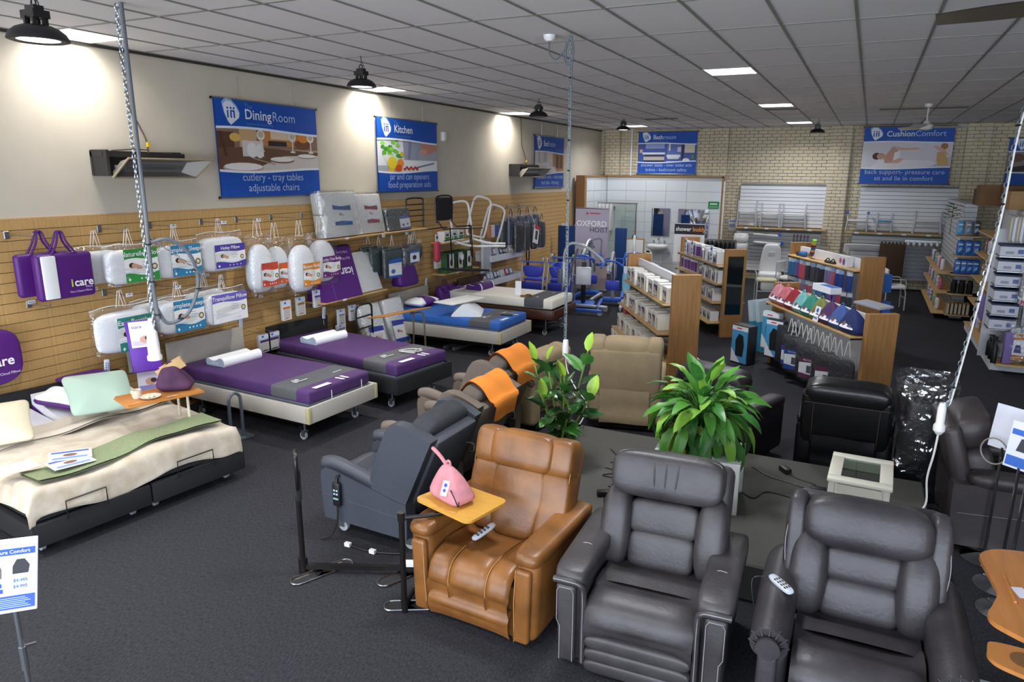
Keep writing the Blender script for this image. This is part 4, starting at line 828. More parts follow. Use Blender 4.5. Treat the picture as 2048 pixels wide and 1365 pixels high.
for (y,z,lb) in ((5.1,.62,'acrylic leaflet holder with a pillow leaflet behind the purple stand'),(5.3,.66,'blue and white back pain leaflet in a clear wall pocket')):
    t=thing('leaflet_holder',lb,'leaflet holder',on_wall(y,z,.05),PI/2); M().box((0,0,.15),(.22,.02,.32)).build('pocket',film('acrylic',gloss=.1),t); M().box((0,-.002,.16),(.2,.006,.3)).build('leaflet',flat('#dfe3ec'),t); art(t,[('e','#3b5fb0',.05,.12,.05,.06),('e','#c99a86',-.02,.15,.05,.04),('r','#5b6ea8',-.08,.04,.25,.28)],'print',y=-.006)
# timber shelves with goods
def shelf(y0,y1,z,dep,label,m=None):
    t=thing('wall_shelf',label,'shelf',on_wall((y0+y1)/2,z),PI/2); L=y1-y0
    M().rbox((0,-dep/2,-.012),(L,dep,.024),.004,1).build('board',m or m_pine,t)
    for s_ in (-.4,.4): M().prismx([(0,-.024),(-dep*.8,-.024),(-.02,-.12),(0,-.12)],s_*L-.008,s_*L+.008).build('bracket',m_steel,t)
    for k in range(max(1,int(L/.9))): M().box((-L/2+.45+.9*k,-dep-.002,-.012),(.08,.003,.03)).build('ticket',m_tag,t)
    return t
shelf(8.05,10.75,1.91,.36,'upper pine wall shelf under the plastic wrapped wedges'); shelf(7.85,9.38,1.0,.42,'lower pine wall shelf carrying the purple wedge')
shelf(11.35,12.35,1.58,.3,'pine wall shelf with small white boxes behind the bed rails'); shelf(11.35,12.7,.98,.3,'pine wall shelf with green boxes behind the black frame')
def wrapped_wedge(y,z,w,h,d,label,m,top,off,lean,dark=False):
    t=thing('wrapped_wedge',label,'foam wedge',on_wall(y,z,off),PI/2,'plastic wrapped bed wedges')
    X=RX(-lean); g=M().at(X); g.rbox((0,0,h/2),(w,d,h),.02,2); g.build('foam',m,t)
    g=M().at(X)
    def f(u,v):
        a=2*PI*u; cx=math.copysign(abs(math.cos(a))**.3,math.cos(a)); sy=math.copysign(abs(math.sin(a))**.3,math.sin(a)); q=noise.noise(Vector((cx*4,sy*4+y,v*7)))*.015
        return Vector((cx*(w/2+.015+q),sy*(d/2+.012+q),-.0+(h+.03)*v))
    g.grid(f,24,14); g.build('plastic_wrap',film('crinkle_film',gloss=.22,rough=.2),t,80)
    a=[('r','#dfe2e6',-w*.2,w*.28,h*.3,h*.66),('p',top,[(-w*.22,h*.62),(w*.3,h*.58),(w*.3,h*.7),(0,h*.68),(-w*.22,h*.72)]),('p',top,[(-w*.2,h*.26),(w*.3,h*.25),(w*.3,h*.33),(0,h*.36),(-w*.2,h*.34)])]+small_face(.0,h*.5,h*.05)
    if dark: a=[('r','#e6e8ec',w*.0,w*.45,h*.04,h*.6),('p','#2d5cb0',[(0,h*.5),(w*.45,h*.52),(w*.45,h*.66),(0,h*.62)]),('e','#3d6fb5',w*.14,h*.22,w*.06,h*.06),('e','#3d6fb5',w*.32,h*.25,w*.05,h*.05),('p','#2d5cb0',[(0,h*.04),(w*.45,h*.04),(w*.45,h*.12),(0,h*.1)])]
    art(t,a,'insert_card',x=X,y=-d/2-.006); return t
m_wfoam=mat('white_foam','#dfe1e0',.85,bump=.4,bscale=45); m_gfoam=mat('green_foam','#27393b',.85)
wrapped_wedge(8.46,1.915,.78,.66,.2,'large white foam wedge in crinkled plastic with a blue label on the upper shelf',m_wfoam,'#2d5a94',.24,.12)
wrapped_wedge(9.26,1.915,.62,.62,.14,'white foam wedge in plastic with a red label on the upper shelf',m_wfoam,'#8c2a3c',.22,.18)
wrapped_wedge(10.0,1.915,.66,.36,.12,'dark green foam wedge in plastic on the upper shelf',m_gfoam,'#2d5cb0',.22,.15,True)
t=thing('bed_wedge','purple covered bed wedge with upside down icare lettering on the lower shelf','foam wedge',on_wall(8.32,1.0,.22),PI/2)
M().prismx([(.16,0),(-.2,0),(-.17,.1),(.02,.76),(.08,.78),(.16,.76)],-.42,.42).build('cover',m_icare,t); M().prismx([(.161,-.0),(-.203,.0),(-.172,.1),(.018,.762),(.162,.765)],-.2,-.19).build('seam',mat('seam_purple','#7b4a9c',.5),t)
Xw=T(0,-.165,.1)@RX(math.radians(-16)); lettering(t,[('icare',.19,.16,.3,'#efeaf4',.015,'CENTER',1,PI),('Bed Wedge',.06,.2,.5,'#cdbfe0',0,'CENTER',1,PI),('Trillis Curve',.05,.2,.6,'#cdbfe0',0,'CENTER',1,PI)],x=Xw,y=-.006)
t=thing('bed_wedge','plain white wedge in clear plastic leaning on the lower shelf','foam wedge',on_wall(9.03,1.0,.33),PI/2)
M().at(RX(-.35)).rbox((0,0,.33),(.56,.1,.66),.012,2).build('foam',m_wfoam,t); M().at(RX(-.35)).rbox((0,0,.335),(.59,.13,.7),.02,2).build('plastic_wrap',m_film,t)
# green and grey packs hanging past the wedges
for (y,z,w,h,off,lb) in ((9.62,1.16,.5,.54,.36,'dark green foam pack with a blue label hanging in front'),(9.42,1.2,.46,.52,.24,'dark green foam pack hanging behind the labelled one'),(9.3,1.22,.42,.52,.12,'dark green foam pack hanging closest to the slats')):
    t=thing('foam_pack',lb,'foam pack',on_wall(y,z,off),PI/2,'dark green foam packs'); M().rbox((0,0,h*.45),(w*.95,.08,h*.9),.02).build('foam',m_gfoam,t); bag_film(t,w,h,.09,0,0,h)
    g=M(); triangle(g,0,h+.16,.08,.17,0); g.build('hanger',m_hang,t)
    if off>.3: art(t,[('r','#e6e8ec',-w*.36,w*.36,h*.02,h*.52),('p','#2d5cb0',[(-w*.36,h*.45),(w*.36,h*.45),(w*.36,h*.6),(-w*.36,h*.56)]),('e','#3d6fb5',-w*.12,h*.2,w*.12,h*.07),('p','#2d5cb0',[(-w*.36,0),(w*.36,0),(w*.36,h*.06),(-w*.36,h*.08)])],'insert_card',y=-.055)
for (y,z,off,lb) in ((10.12,1.33,.36,'grey cushion roll pack with a pale blue label'),(10.42,1.36,.22,'teal cushion roll pack beside the grey one')):
    t=thing('roll_pack',lb,'cushion pack',on_wall(y,z,off),PI/2,'cushion rolls in bags'); M().sq((0,0,.14),(.46,.16,.3),.6,.5,20,12).build('cushion',mat('roll_grey','#3f4550',.85) if off>.3 else mat('roll_teal','#1e4a4a',.85),t,80); bag_film(t,.48,.36,.17,0,-.02,.36)
    g=M(); triangle(g,0,.5,.08,.15,0); triangle(g,.06,.5,.08,.15,0); g.build('hanger',m_hang,t)
    if off>.3: art(t,[('r','#dfe4ec',-.13,.15,.04,.22),('r','#3f6fb0',-.13,.15,.2,.235),('e','#2a2f38',0,.12,.06,.04)],'insert_card',y=-.1)
t=thing('noodle_pack','red foam cushion in a hanging clear pack','foam pack',on_wall(10.9,1.28,.42),PI/2); M().sq((0,0,.19),(.17,.1,.38),.5,.6,18,12,fn=lambda p:(p.x*(.8+.2*abs(p.z)),p.y,p.z)).build('foam',mat('red_foam','#b23a4a',.7),t,80); M().box((0,-.0,.44),(.1,.008,.14)).build('header_card',flat('#d9dbe6'),t); art(t,[('e','#2a3a8a',0,.45,.03,.03)],'print',y=-.006)
# white bed rails over their hook
for (y,dz,a,lb) in ((11.95,0,.12,'white tubular bed rail hanging nearest on its hook'),(12.45,.08,-.25,'tall white tubular bed rail leaning out in the middle'),(13.0,-.1,-.3,'white tubular bed rail tilted farthest along the hook')):
    t=thing('bed_rail',lb,'bed rail',on_wall(y,1.62+dz,.35),.95,'white tubular bed rails')
    M().at(RY(-a)).tube(crom([(-.2,0,.0),(-.2,0,.55),(-.17,0,.68),(-.08,0,.72),(.08,0,.72),(.17,0,.68),(.2,0,.55),(.2,0,.0),(.1,-.02,-.06),(-.12,-.02,-.06)],4,True),.022,8,True).build('frame',m_white,t)
    if a==.12: M().tube(crom([(.2,0,.0),(.45,-.2,-.08),(.8,-.25,-.1)],5),.02,8).tube(crom([(-.15,0,-.06),(.1,-.25,-.12),(.75,-.35,-.14)],5),.02,8).build('under_arm',m_white,t)
# black frames
t=thing('bed_rail','black ladder style bed rail standing behind the black frame','bed rail',on_wall(10.55,1.93,.2),PI/2)
M().tube(crom([(-.26,0,0),(-.26,0,.42),(-.2,0,.5),(.2,0,.5),(.26,0,.42),(.26,0,0)],5),.014,8).build('frame',m_blackm,t)
for z in (.1,.2,.3,.4): M().rod((-.26,0,z),(.26,0,z),.01,6).build('rung',m_blackm,t)
t=thing('bed_support','black bed rail frame with mesh back, hanging legs and fabric tray','bed rail',on_wall(11.2,1.9,.4),PI/2)
M().tube(crom([(-.26,0,.08),(-.28,0,.45),(-.2,0,.56),(.2,0,.56),(.28,0,.45),(.26,0,.08)],5),.016,8).tube([(-.22,0,.12),(-.2,-.1,-.02),(.9,-.3,-.06)],.014,8).tube([(.22,0,.12),(.25,-.1,-.0),(.95,-.05,-.03)],.014,8).build('frame',m_blackm,t)
M().sq((-.0,-.0,.33),(.5,.06,.42),.35,.3,20,10).build('mesh_bag',mat('mesh_black','#1a191b',.8,bump=.4,bscale=90),t,80)
for (x,y) in ((.0,-.12),(.55,-.25),(.75,-.1)): M().rod((x,y,0),(x+.05,y,-.62),.013,6).build('leg',m_blackm,t)
M().rod((-.1,-.05,-.25),(.6,-.2,-.2),.01).rod((-.8,.1,-.02),(.0,-.05,0),.012).rod((.65,-.2,-.5),(.65,-.2,-1.35),.01).build('brace',m_blackm,t)
M().at(T(.35,-.25,-.82)@RY(.12)).rbox((0,0,0),(1.15,.4,.04),.015).build('fabric_tray',mat('tray_black','#151416',.9),t)
M().box((.12,-.3,-.55),(.11,.004,.1)).build('ticket',m_tag,t)
# boxes on the two shelves behind
random.seed(11)
for k in range(3):
    t=thing('carton',['small white carton nearest on the upper shelf behind the bed rails','small white carton in the middle behind the bed rails','small white and green carton at the end behind the bed rails'][k],'box',on_wall(11.55+k*.26,1.58,.16),PI/2,'small cartons behind the bed rails'); M().box((0,0,.1),(.2,.16,.2)).build('carton',flat('#e3e4e2'),t); art(t,[('r','#3f9a4a',-.08,.08,.03,.1),('r','#27442e',-.05,.05,.12,.16)],'print',y=-.081)
for k in range(3):
    t=thing('carton',['black and green carton nearest on the lower shelf','black and green carton in the middle of the lower shelf','black and green carton at the end of the lower shelf'][k],'box',on_wall(11.62+k*.34,.98,.16),PI/2,'black and green cartons'); M().box((0,0,.2),(.27,.2,.4)).build('carton',flat('#2d5a34'),t); art(t,[('r','#e6e8e4',-.12,.12,.06,.37),('r','#141516',-.12,-.05,.06,.37),('e','#3a2d2a',.03,.2,.05,.07),('e','#d8c23a',.08,.13,.025,.03)],'print',y=-.101)
t=thing('leaflet_holder','blue topped leaflet pocket beside the green cartons','leaflet holder',on_wall(11.42,1.1,.1),PI/2); M().box((0,0,.16),(.22,.05,.34)).build('pocket',flat('#c9cfe0'),t); art(t,[('r','#3c52a8',-.1,.1,.2,.32),('r','#d9cf4a',-.06,.04,.02,.07)],'print',y=-.026)
# white wire trays with packets, clear bags, slings
m_wire=mat('tray_white','#dfe2e8',.5)
t=thing('tray_rack','white slatwall tray rack holding small packets','rack',on_wall(13.75,.55,0),PI/2)
for k,z in enumerate((.0,.5,1.0)):
    if k<2: 
        p=M().bx(-.75,.75,-.42,-.03,z+.0,z+.012).bx(-.75,.75,-.43,-.415,z,z+.13).bx(-.76,-.745,-.43,-.03,z,z+.13).bx(.745,.76,-.43,-.03,z,z+.13).bx(-.75,.75,-.04,-.02,z,z+.2).build('tray',m_wire,t)
random.seed(5); pc=['#c24a38','#dfe2ea','#4a5a8c','#7a86b8','#b8bccc','#5a3a4a','#cfd6e6']
for k,z in enumerate((.56,1.06)):
    for q in range(9):
        o=thing('packet',ORD[q]+' blister packet along the %s white tray'%('lower','upper')[k],'packet',on_wall(13.08+q*.15,z+.01,.2+.05*random.random()),PI/2,'packets in the %s white tray'%('lower','upper')[k])
        M().at(RX(-.3)).rbox((0,0,.11),(.13,.03,.22),.006,1).build('pack',flat(pc[(q*3+k)%7]),o); art(o,[('r','#e9eaee',-.05,.05,.1,.2),('r',pc[(q*5+2)%7],-.05,.05,.02,.07)],'print',x=RX(-.3),y=-.016)
for k in range(3):
    o=thing('clear_bag_pack',['tall clear bagged pack beside the white trays, nearest','tall clear bagged pack beside the white trays, second','tall clear bagged pack beside the white trays, third'][k],'packet',on_wall(12.75+k*.13,.85,.35),PI/2,'tall clear bags'); M().rbox((0,0,.32),(.11,.05,.62),.012).build('pad',mat('pale_pad','#cfd2d8',.8),o); bag_film(o,.14,.7,.08,0,-.03,.7)
for q in range(7):
    o=thing('packet',ORD[q]+' small boxed packet hanging above the white trays','packet',on_wall(13.2+q*.16,1.55,.25),PI/2,'packets hanging above the white trays')
    M().rbox((0,0,.12),(.13,.04,.26),.005,1).build('pack',flat(['#d9946a','#e3e4e8','#5a6aa0','#8a92c0','#c9a07a','#3c4250','#9aa8cc'][q]),o); M().rod((0,-.02,.27),(0,.22,.28),.004,5).build('peg',m_steel,o)
m_sling=[mat('sling_grey','#45474f',.8,bump=.3,bscale=30),mat('sling_blue','#3c4560',.8,bump=.3,bscale=30),mat('sling_dark','#26272b',.8,bump=.3,bscale=30)]
random.seed(9)
for k in range(12):
    y=13.75+k*.14; z=1.28+.1*math.sin(k*2.1); o=thing('sling_pack',['folded grey hoist sling hanging in a clear bag','folded blue grey hoist sling hanging in a clear bag','folded dark hoist sling hanging in a clear bag'][k%3]+', '+ORD[k]+' along the cluster','sling',on_wall(y,z,.3+.22*((k*7)%3)/2),PI/2+random.uniform(-.3,.3),'bagged hoist slings')
    M().sq((0,0,.28),(.26,.12,.62),.4,.5,14,8).build('sling',m_sling[k%3],o,80); bag_film(o,.28,.68,.14,0,-.05,.66); M().tube(crom([(-.06,0,.62),(-.02,0,.74),(.03,0,.74),(.06,0,.62)],3),.008,5).build('strap',m_sling[2],o)
o=thing('sling_card','red topped white sling card tilted in front of the bagged slings','sign',on_wall(14.45,1.35,.75),PI/2); M().at(RY(.25)).box((0,0,.2),(.26,.012,.4)).build('card',flat('#e9e9ec'),o); M().rod((0,0,.4),(0,.15,.75),.004,5).build('string',m_steel,o); art(o,[('r','#c23a34',-.13,.13,.31,.4),('r','#3a3c44',-.06,.06,.08,.28)],'print',x=RY(.25),y=-.007)
o=thing('strap_harness','black webbing harness dangling under the bagged slings','harness',on_wall(14.6,.75,.5),PI/2); M().tube(crom([(-.05,0,.6),(-.08,0,.3),(0,0,0),(.06,0,.3),(.03,0,.6)],5),.018,6).build('webbing',m_sling[2],o)
# purple carry bags at the wall by the blue bed
for (y,z,s,lb) in ((10.05,.95,.5,'purple icare carry bag hanging under the green foam packs'),(11.3,.45,.45,'purple gift bag hanging low by the blue bed headboard'),(11.65,.4,.42,'purple gift bag overlapping its neighbour low on the wall'),(11.9,.3,.4,'purple gift bag lowest by the walnut headboard')):
    o=thing('carry_bag',lb,'bag',on_wall(y,z,.3),PI/2,'purple carry bags'); M().sq((0,0,s*.38),(s*1.05,.2,s*.75),.35,.3,18,10,fn=lambda p:(p.x*(1-.1*p.z),p.y*(1-.4*p.z),p.z)).build('bag',m_icare,o,80)
    M().tube(crom([(-.1,0,s*.72),(-.06,0,s*.95),(.06,0,s*.95),(.1,0,s*.72)],4),.009,5).build('handle',m_icare,o)
    if z>.9: lettering(o,[('icare',.06,.12,.15,'#d9cfe6')],y=-.1)
    else:
        random.seed(int(y*10)); 
        for q in range(5): M().sq((random.uniform(-.15,.15),-.08,random.uniform(.1,.35)),(.14,.06,.12),.8,.8,10,6).build('ruffle',m_icare,o,80)
# stack of wrapped sheet packs leaning by the rail
for k,(y,z0,a,lb) in enumerate(((8.88,.02,-.35,'plastic wrapped white mattress pad leaning nearest by the dark rail'),(9.45,.02,-.3,'plastic wrapped white mattress pad leaning behind the tilted table'))):
    o=thing('wrapped_pad',lb,'bedding pack',(-6.85,y,z0),PI/2,'wrapped mattress pads'); M().at(RX(a*.9)).rbox((0,0,.42),(.5,.14,.82),.04,2).build('pad',m_wfoam,o); M().at(RX(a*.9)).rbox((0,0,.43),(.54,.17,.86),.05,2).build('plastic_wrap',film('crinkle_film'),o)
    art(o,[('r','#e6e8ee',-.2,.15,.1,.45),('p','#2d3f94',[(-.2,.38),(.15,.36),(.15,.44),(-.2,.47)]),('p','#2d3f94',[(-.2,.08),(.15,.08),(.15,.14),(-.2,.16)])]+small_face(-.05,.27,.05),'insert_card',x=RX(a*.9),y=-.09)
# ================================================================ recliners
def warp(g,i0,fn):
    for i in range(i0,len(g.v)): g.v[i]=Vector(fn(g.v[i]))
m_tan=mat('tan_leather','#8b5a2b',.38,var=.28,scale=5,bump=.12,bscale=45,col2='#69421f'); m_gry=mat('grey_leather','#454143',.45,var=.3,scale=4,bump=.16,bscale=45,col2='#2f2b2d'); m_gry2=mat('charcoal_leather','#3e3a3d',.43,var=.3,scale=4,bump=.16,bscale=45,col2='#2a262a')
m_blk=mat('black_leather','#101012',.3,var=.2,scale=6,bump=.12,bscale=40); m_plc=mat('plum_leather','#241d22',.45,var=.2,scale=6,bump=.12,bscale=40); m_bge=mat('beige_suede','#a08c6c',.8,var=.12,scale=6,bump=.15,bscale=60); m_slate=mat('slate_vinyl','#3a3e47',.5,bump=.12,bscale=60); m_taupe=mat('taupe_vinyl','#6e6258',.55,bump=.12,bscale=60); m_brn=mat('brown_leather','#3a3334',.45,var=.2,scale=6,bump=.12,bscale=45)
m_thr_t=mat('stitch_tan','#c9995a',.7); m_thr_g=mat('stitch_grey','#9a979c',.7)
def waterfall(prof,x0,x1,crown=.015,nx=12,edge=.012):
    P=crom([(0,a,b) for a,b in prof],4); n=len(P); g=M()
    def f(u,v):
        i=min(n-1,int(round(v*(n-1)))); p=P[i]; a=P[max(0,i-1)]; b=P[min(n-1,i+1)]; t=(b-a).normalized(); nn=Vector((0,-t.z,t.y))
        c=crown*(1-abs(2*u-1)**5)-edge*abs(2*u-1)**14
        q=p+nn*(-c if nn.z<-.3 or nn.y>.5 else c) if False else p+Vector((0,nn.y,nn.z))*c*(1 if (nn.z>0 or nn.y<0) else -1)
        return Vector((x0+(x1-x0)*u,q.y,q.z))
    g.grid(f,nx,n-1); return g
def stitch(parent,pts,m,r=.0022,closed=False): return M().tube(pts,r,4,closed).build('stitching',m,parent)
def back_frame(y,z,tilt): return T(0,y,z)@RX(-tilt)
def tube_rc(loc,rz,label,col=None,name='remote_control'):
    t=thing(name,label,'remote control',loc,rz); M().sq((0,0,.012),(.055,.19,.024),.5,.6,16,8).build('body',col or mat('handset_pale','#b9bcc6',.4),t)
    g=M(); 
    for i in range(3):
        for j in range(4): g.sq((-.014+.014*i,-.05+.028*j,.024),(.009,.018,.006),.7,.8,8,5)
    tag(g.build('buttons',m_black,t),kind='stuff'); return t
# ------------------------------------------------ tan recliner
t=thing('recliner','tan leather recliner with split headrest behind the bamboo tray','recliner',(-2.02,3.43,0),math.radians(-3))
M().bx(-.36,.36,.1,.85,.03,.2).build('base',m_black,t)
for s_ in (-1,1):
    g=M(); g.rbox((s_*.375,.43,.335),(.16,.84,.57),.05,3)
    warp(g,0,lambda p:Vector((p.x+s_*(.03*(p.z-.05)/.57),p.y,p.z+(.03*(1-p.y/.85) if p.z>.4 else 0)))); a=g.build('arm',m_tan,t,60)
    M().sq((s_*.395,.42,.615),(.19,.88,.11),.5,.35,18,10).build('arm_pad',m_tan,a,80)
    g=M(); g.rbox((s_*.38,-.005,.31),(.11,.05,.5),.022,3); warp(g,0,lambda p:Vector((p.x+s_*.03*(p.z-.3),p.y,p.z))); f=g.build('arm_front',m_tan,a,60)
    stitch(f,[(s_*.33,-.022,.06),(s_*.335,-.035,.35),(s_*.345,-.03,.56)],m_thr_t)
P=[(.6,.44),(.45,.46),(.25,.485),(.1,.485),(.0,.45),(-.045,.36),(-.04,.26),(-.02,.2)]
for (x0,x1) in ((-.3,-.135),(-.14,.14),(.135,.3)): waterfall(P,x0,x1,.02).build('seat_panel',m_tan,t,80)
for xx in (-.137,.137): stitch(t,[p+Vector((xx,-.004,.006)) for p in crom([(0,a,b) for a,b in P],4)],m_thr_t)
waterfall([(.06,.24),(-.01,.235),(-.045,.19),(-.045,.12),(-.02,.06)],-.3,.3,.012,edge=0).build('footrest_roll',m_tan,t,80)
M().bx(-.3,.3,.02,.6,.06,.4).build('seat_core',m_tan,t)
XB=back_frame(.58,.42,.3)
M().at(XB).rbox((0,.12,.33),(.74,.12,.7),.05,3).build('back_shell',m_tan,t,60)
def pads(t,XB,m,L,name='back_pad'):
    for (c,d,e1,e2,fn) in L: M().at(XB).sq(c,d,e1,e2,26,16,fn=fn).build(name,m,t,80)
pads(t,XB,m_tan,[((0,.0,.24),(.42,.2,.52),.35,.3,lambda p:(p.x*(1-.22*max(0,-p.z)+.0),p.y,p.z)),((-.27,.01,.24),(.24,.2,.5),.35,.35,None),((.27,.01,.24),(.24,.2,.5),.35,.35,None)])
pads(t,XB,m_tan,[((0,-.02,.59),(.48,.22,.27),.45,.25,None),((-.285,.0,.585),(.2,.2,.27),.5,.4,None),((.285,.0,.585),(.2,.2,.27),.5,.4,None)],'headrest')
for s_ in (-1,1): stitch(t,[XB@Vector(p) for p in [(s_*.215,-.06,.7),(s_*.225,-.105,.6),(s_*.215,-.075,.47)]],m_thr_t); stitch(t,[XB@Vector(p) for p in [(s_*.37,-.03,.68),(s_*.375,-.07,.5),(s_*.37,-.06,.2)]],m_thr_t)
# ------------------------------------------------ grey track-arm recliner
t=thing('recliner','grey leather recliner with pleated headrest and squared arms','recliner',(-.92,3.42,0),math.radians(3))
M().bx(-.36,.36,.1,.85,.03,.2).build('base',m_black,t)
for s_ in (-1,1):
    a=M().rbox((s_*.4,.44,.32),(.14,.84,.56),.04,3).build('arm',m_gry,t,60)
    M().sq((s_*.41,.42,.6),(.21,.9,.12),.45,.3,20,10).build('arm_pad',m_gry,a,80)
    M().tube(crom([(s_*.5,-.02,.585),(s_*.42,-.035,.595),(s_*.345,-.02,.575),(s_*.325,-.01,.5),(s_*.325,-.005,.2),(s_*.325,0,.06)],5),.02,8).build('arm_welt',m_gry,a,80)
    g=M(); g.rbox((s_*.425,-.02,.32),(.12,.05,.5),.022,3); warp(g,0,lambda p:Vector((p.x-s_*(.0 if p.z>.3 else .02)*(1 if abs(p.x)>.43 else 0),p.y,p.z))); f=g.build('arm_front',m_gry,a,60)
    pr=[(s_*.375,-.047,.08),(s_*.375,-.047,.53),(s_*.39,-.047,.555),(s_*.46,-.047,.555),(s_*.475,-.047,.53),(s_*.475,-.047,.34),(s_*.455,-.047,.3),(s_*.455,-.047,.08)]
    stitch(f,pr,m_thr_g); stitch(a,[p+Vector((0,-.018,.008)) for p in crom([(s_*.5,-.02,.585),(s_*.42,-.035,.595),(s_*.345,-.02,.575),(s_*.325,-.01,.5),(s_*.325,-.005,.2),(s_*.325,0,.06)],5)],m_thr_g)
    stitch(a,crom([(s_*.33,.3,.635),(s_*.4,.31,.663),(s_*.5,.3,.64)],4),m_thr_g)
waterfall([(.66,.46),(.5,.475),(.36,.482),(.24,.472)],-.31,.31,.015,edge=0).build('seat_rear',m_gry,t,80)
waterfall([(.36,.475),(.28,.49),(.1,.492),(.0,.465),(-.04,.4),(-.045,.32),(-.02,.26)],-.31,.31,.022).build('seat_front',m_gry,t,80)
for z in (.235,.155,.08): M().sq((0,.0,z),(.62,.1,.1),.6,.18,20,10).build('footrest_roll',m_gry,t,80)
M().bx(-.31,.31,.02,.62,.05,.43).build('seat_core',m_gry,t)
XB=back_frame(.57,.43,.26)
M().at(XB).rbox((0,.13,.34),(.78,.12,.72),.06,3).build('back_shell',m_gry,t,60)
pads(t,XB,m_gry,[((0,.01,.12),(.42,.19,.27),.45,.25,None),((0,.01,.33),(.44,.19,.24),.45,.25,None)])
pads(t,XB,m_gry,[((-.3,-.02,.24),(.2,.24,.54),.75,.6,None),((.3,-.02,.24),(.2,.24,.54),.75,.6,None)],'side_bolster')
pads(t,XB,m_gry,[((0,-.03,.6),(.7,.24,.3),.5,.22,lambda p:(p.x,p.y*(1-.1*math.exp(-(abs(p.x)-.12)**2*60)-.06*math.exp(-p.x**2*200)),p.z))],'headrest')
for xx in (-.07,.0,.07): M().at(XB).tube(crom([(xx*1.1,-.142,.69),(xx,-.15,.6),(xx*.9,-.142,.52)],4),.006,6).build('pleat',m_gry,t,80)
stitch(t,[XB@p for p in crom([(-.32,-.09,.5),(-.322,-.09,.66),(-.26,-.06,.735),(.26,-.06,.735),(.322,-.09,.66),(.32,-.09,.5)],5)],m_thr_g)
# ------------------------------------------------ charcoal wing recliner with rolled arms
t=thing('recliner','charcoal leather wing back recliner with rolled arms and remote','recliner',(.2,3.4,0),math.radians(1))
M().bx(-.36,.36,.1,.85,.03,.2).build('base',m_black,t)
for s_ in (-1,1):
    a=M().rbox((s_*.4,.44,.29),(.15,.84,.5),.05,3).build('arm',m_gry2,t,60)
    P=crom([(s_*.42,-.03,.54),(s_*.42,.2,.555),(s_*.42,.5,.575),(s_*.41,.82,.6)],5); M().tube(P,[.095,.098,.1,.102,.103,.104,.104,.104,.104,.104,.104,.104,.104,.103,.1,.08][:len(P)],18).build('rolled_pad',m_gry2,a,80)
    f=M().lathe([(0,-.0),(.05,0),(.06,.01),(.06,.03)],c=(s_*.42,-.045,.54),n=20,axis='Y').build('arm_disc',m_gry2,a,50)
    for k in range(7):
        q=PI*(k/6); M().rod((s_*.42+.062*math.cos(q),-.05,.54+.062*math.sin(q)),(s_*.42+.1*math.cos(q),-.02,.54+.1*math.sin(q)),.005,5).build('pleat',m_gry2,a,80)
    M().rbox((s_*.42,-.03,.27),(.1,.05,.44),.022,3).build('arm_front',m_gry2,a,60)
waterfall([(.66,.46),(.5,.47),(.28,.47)],-.31,.31,.015,edge=0).build('seat_rear',m_gry2,t,80)
waterfall([(.34,.47),(.26,.49),(.08,.49),(-.02,.46),(-.06,.38),(-.05,.26)],-.31,.31,.028).build('seat_front',m_gry2,t,80)
for z in (.22,.14): M().sq((0,-.01,z),(.62,.12,.12),.6,.18,20,10).build('footrest_roll',m_gry2,t,80)
M().bx(-.31,.31,.02,.62,.05,.43).build('seat_core',m_gry2,t)
XB=back_frame(.57,.42,.28)
M().at(XB).rbox((0,.14,.33),(.8,.12,.7),.06,3).build('back_shell',m_gry2,t,60)
pads(t,XB,m_gry2,[((0,.01,.12),(.42,.2,.26),.5,.25,None),((0,.01,.32),(.42,.2,.22),.5,.25,None)])
pads(t,XB,m_gry2,[((-.28,-.03,.24),(.22,.26,.54),.8,.65,None),((.28,-.03,.24),(.22,.26,.54),.8,.65,None)],'side_bolster')
pads(t,XB,m_gry2,[((0,-.04,.55),(.66,.28,.3),.6,.35,None)],'headrest')
pads(t,XB,m_gry2,[((-.365,.02,.4),(.12,.28,.56),.5,.5,lambda p:(p.x,p.y-.15*p.z*.3,p.z)),((.365,.02,.4),(.12,.28,.56),.5,.5,None)],'wing')
for s_ in (-1,1): stitch(t,[XB@p for p in crom([(s_*.395,-.1,.2),(s_*.415,-.11,.4),(s_*.395,-.09,.58),(s_*.36,-.04,.66)],5)],m_thr_g)
o=tube_rc((-.21,3.74,.665),.6,'pale handset lying on the rolled arm of the charcoal recliner'); o.rotation_euler=(0,-.12,.75)
M().tube(crom([(-.02,.09,.01),(-.1,.12,.0),(-.14,.05,-.12),(-.13,.0,-.3)],5),.004,5).build('cable',m_black,o)
o=tube_rc((-2.1,3.76,.52),-.5,'pale handset tucked on the seat of the tan recliner'); o.rotation_euler=(.35,0,-.5)
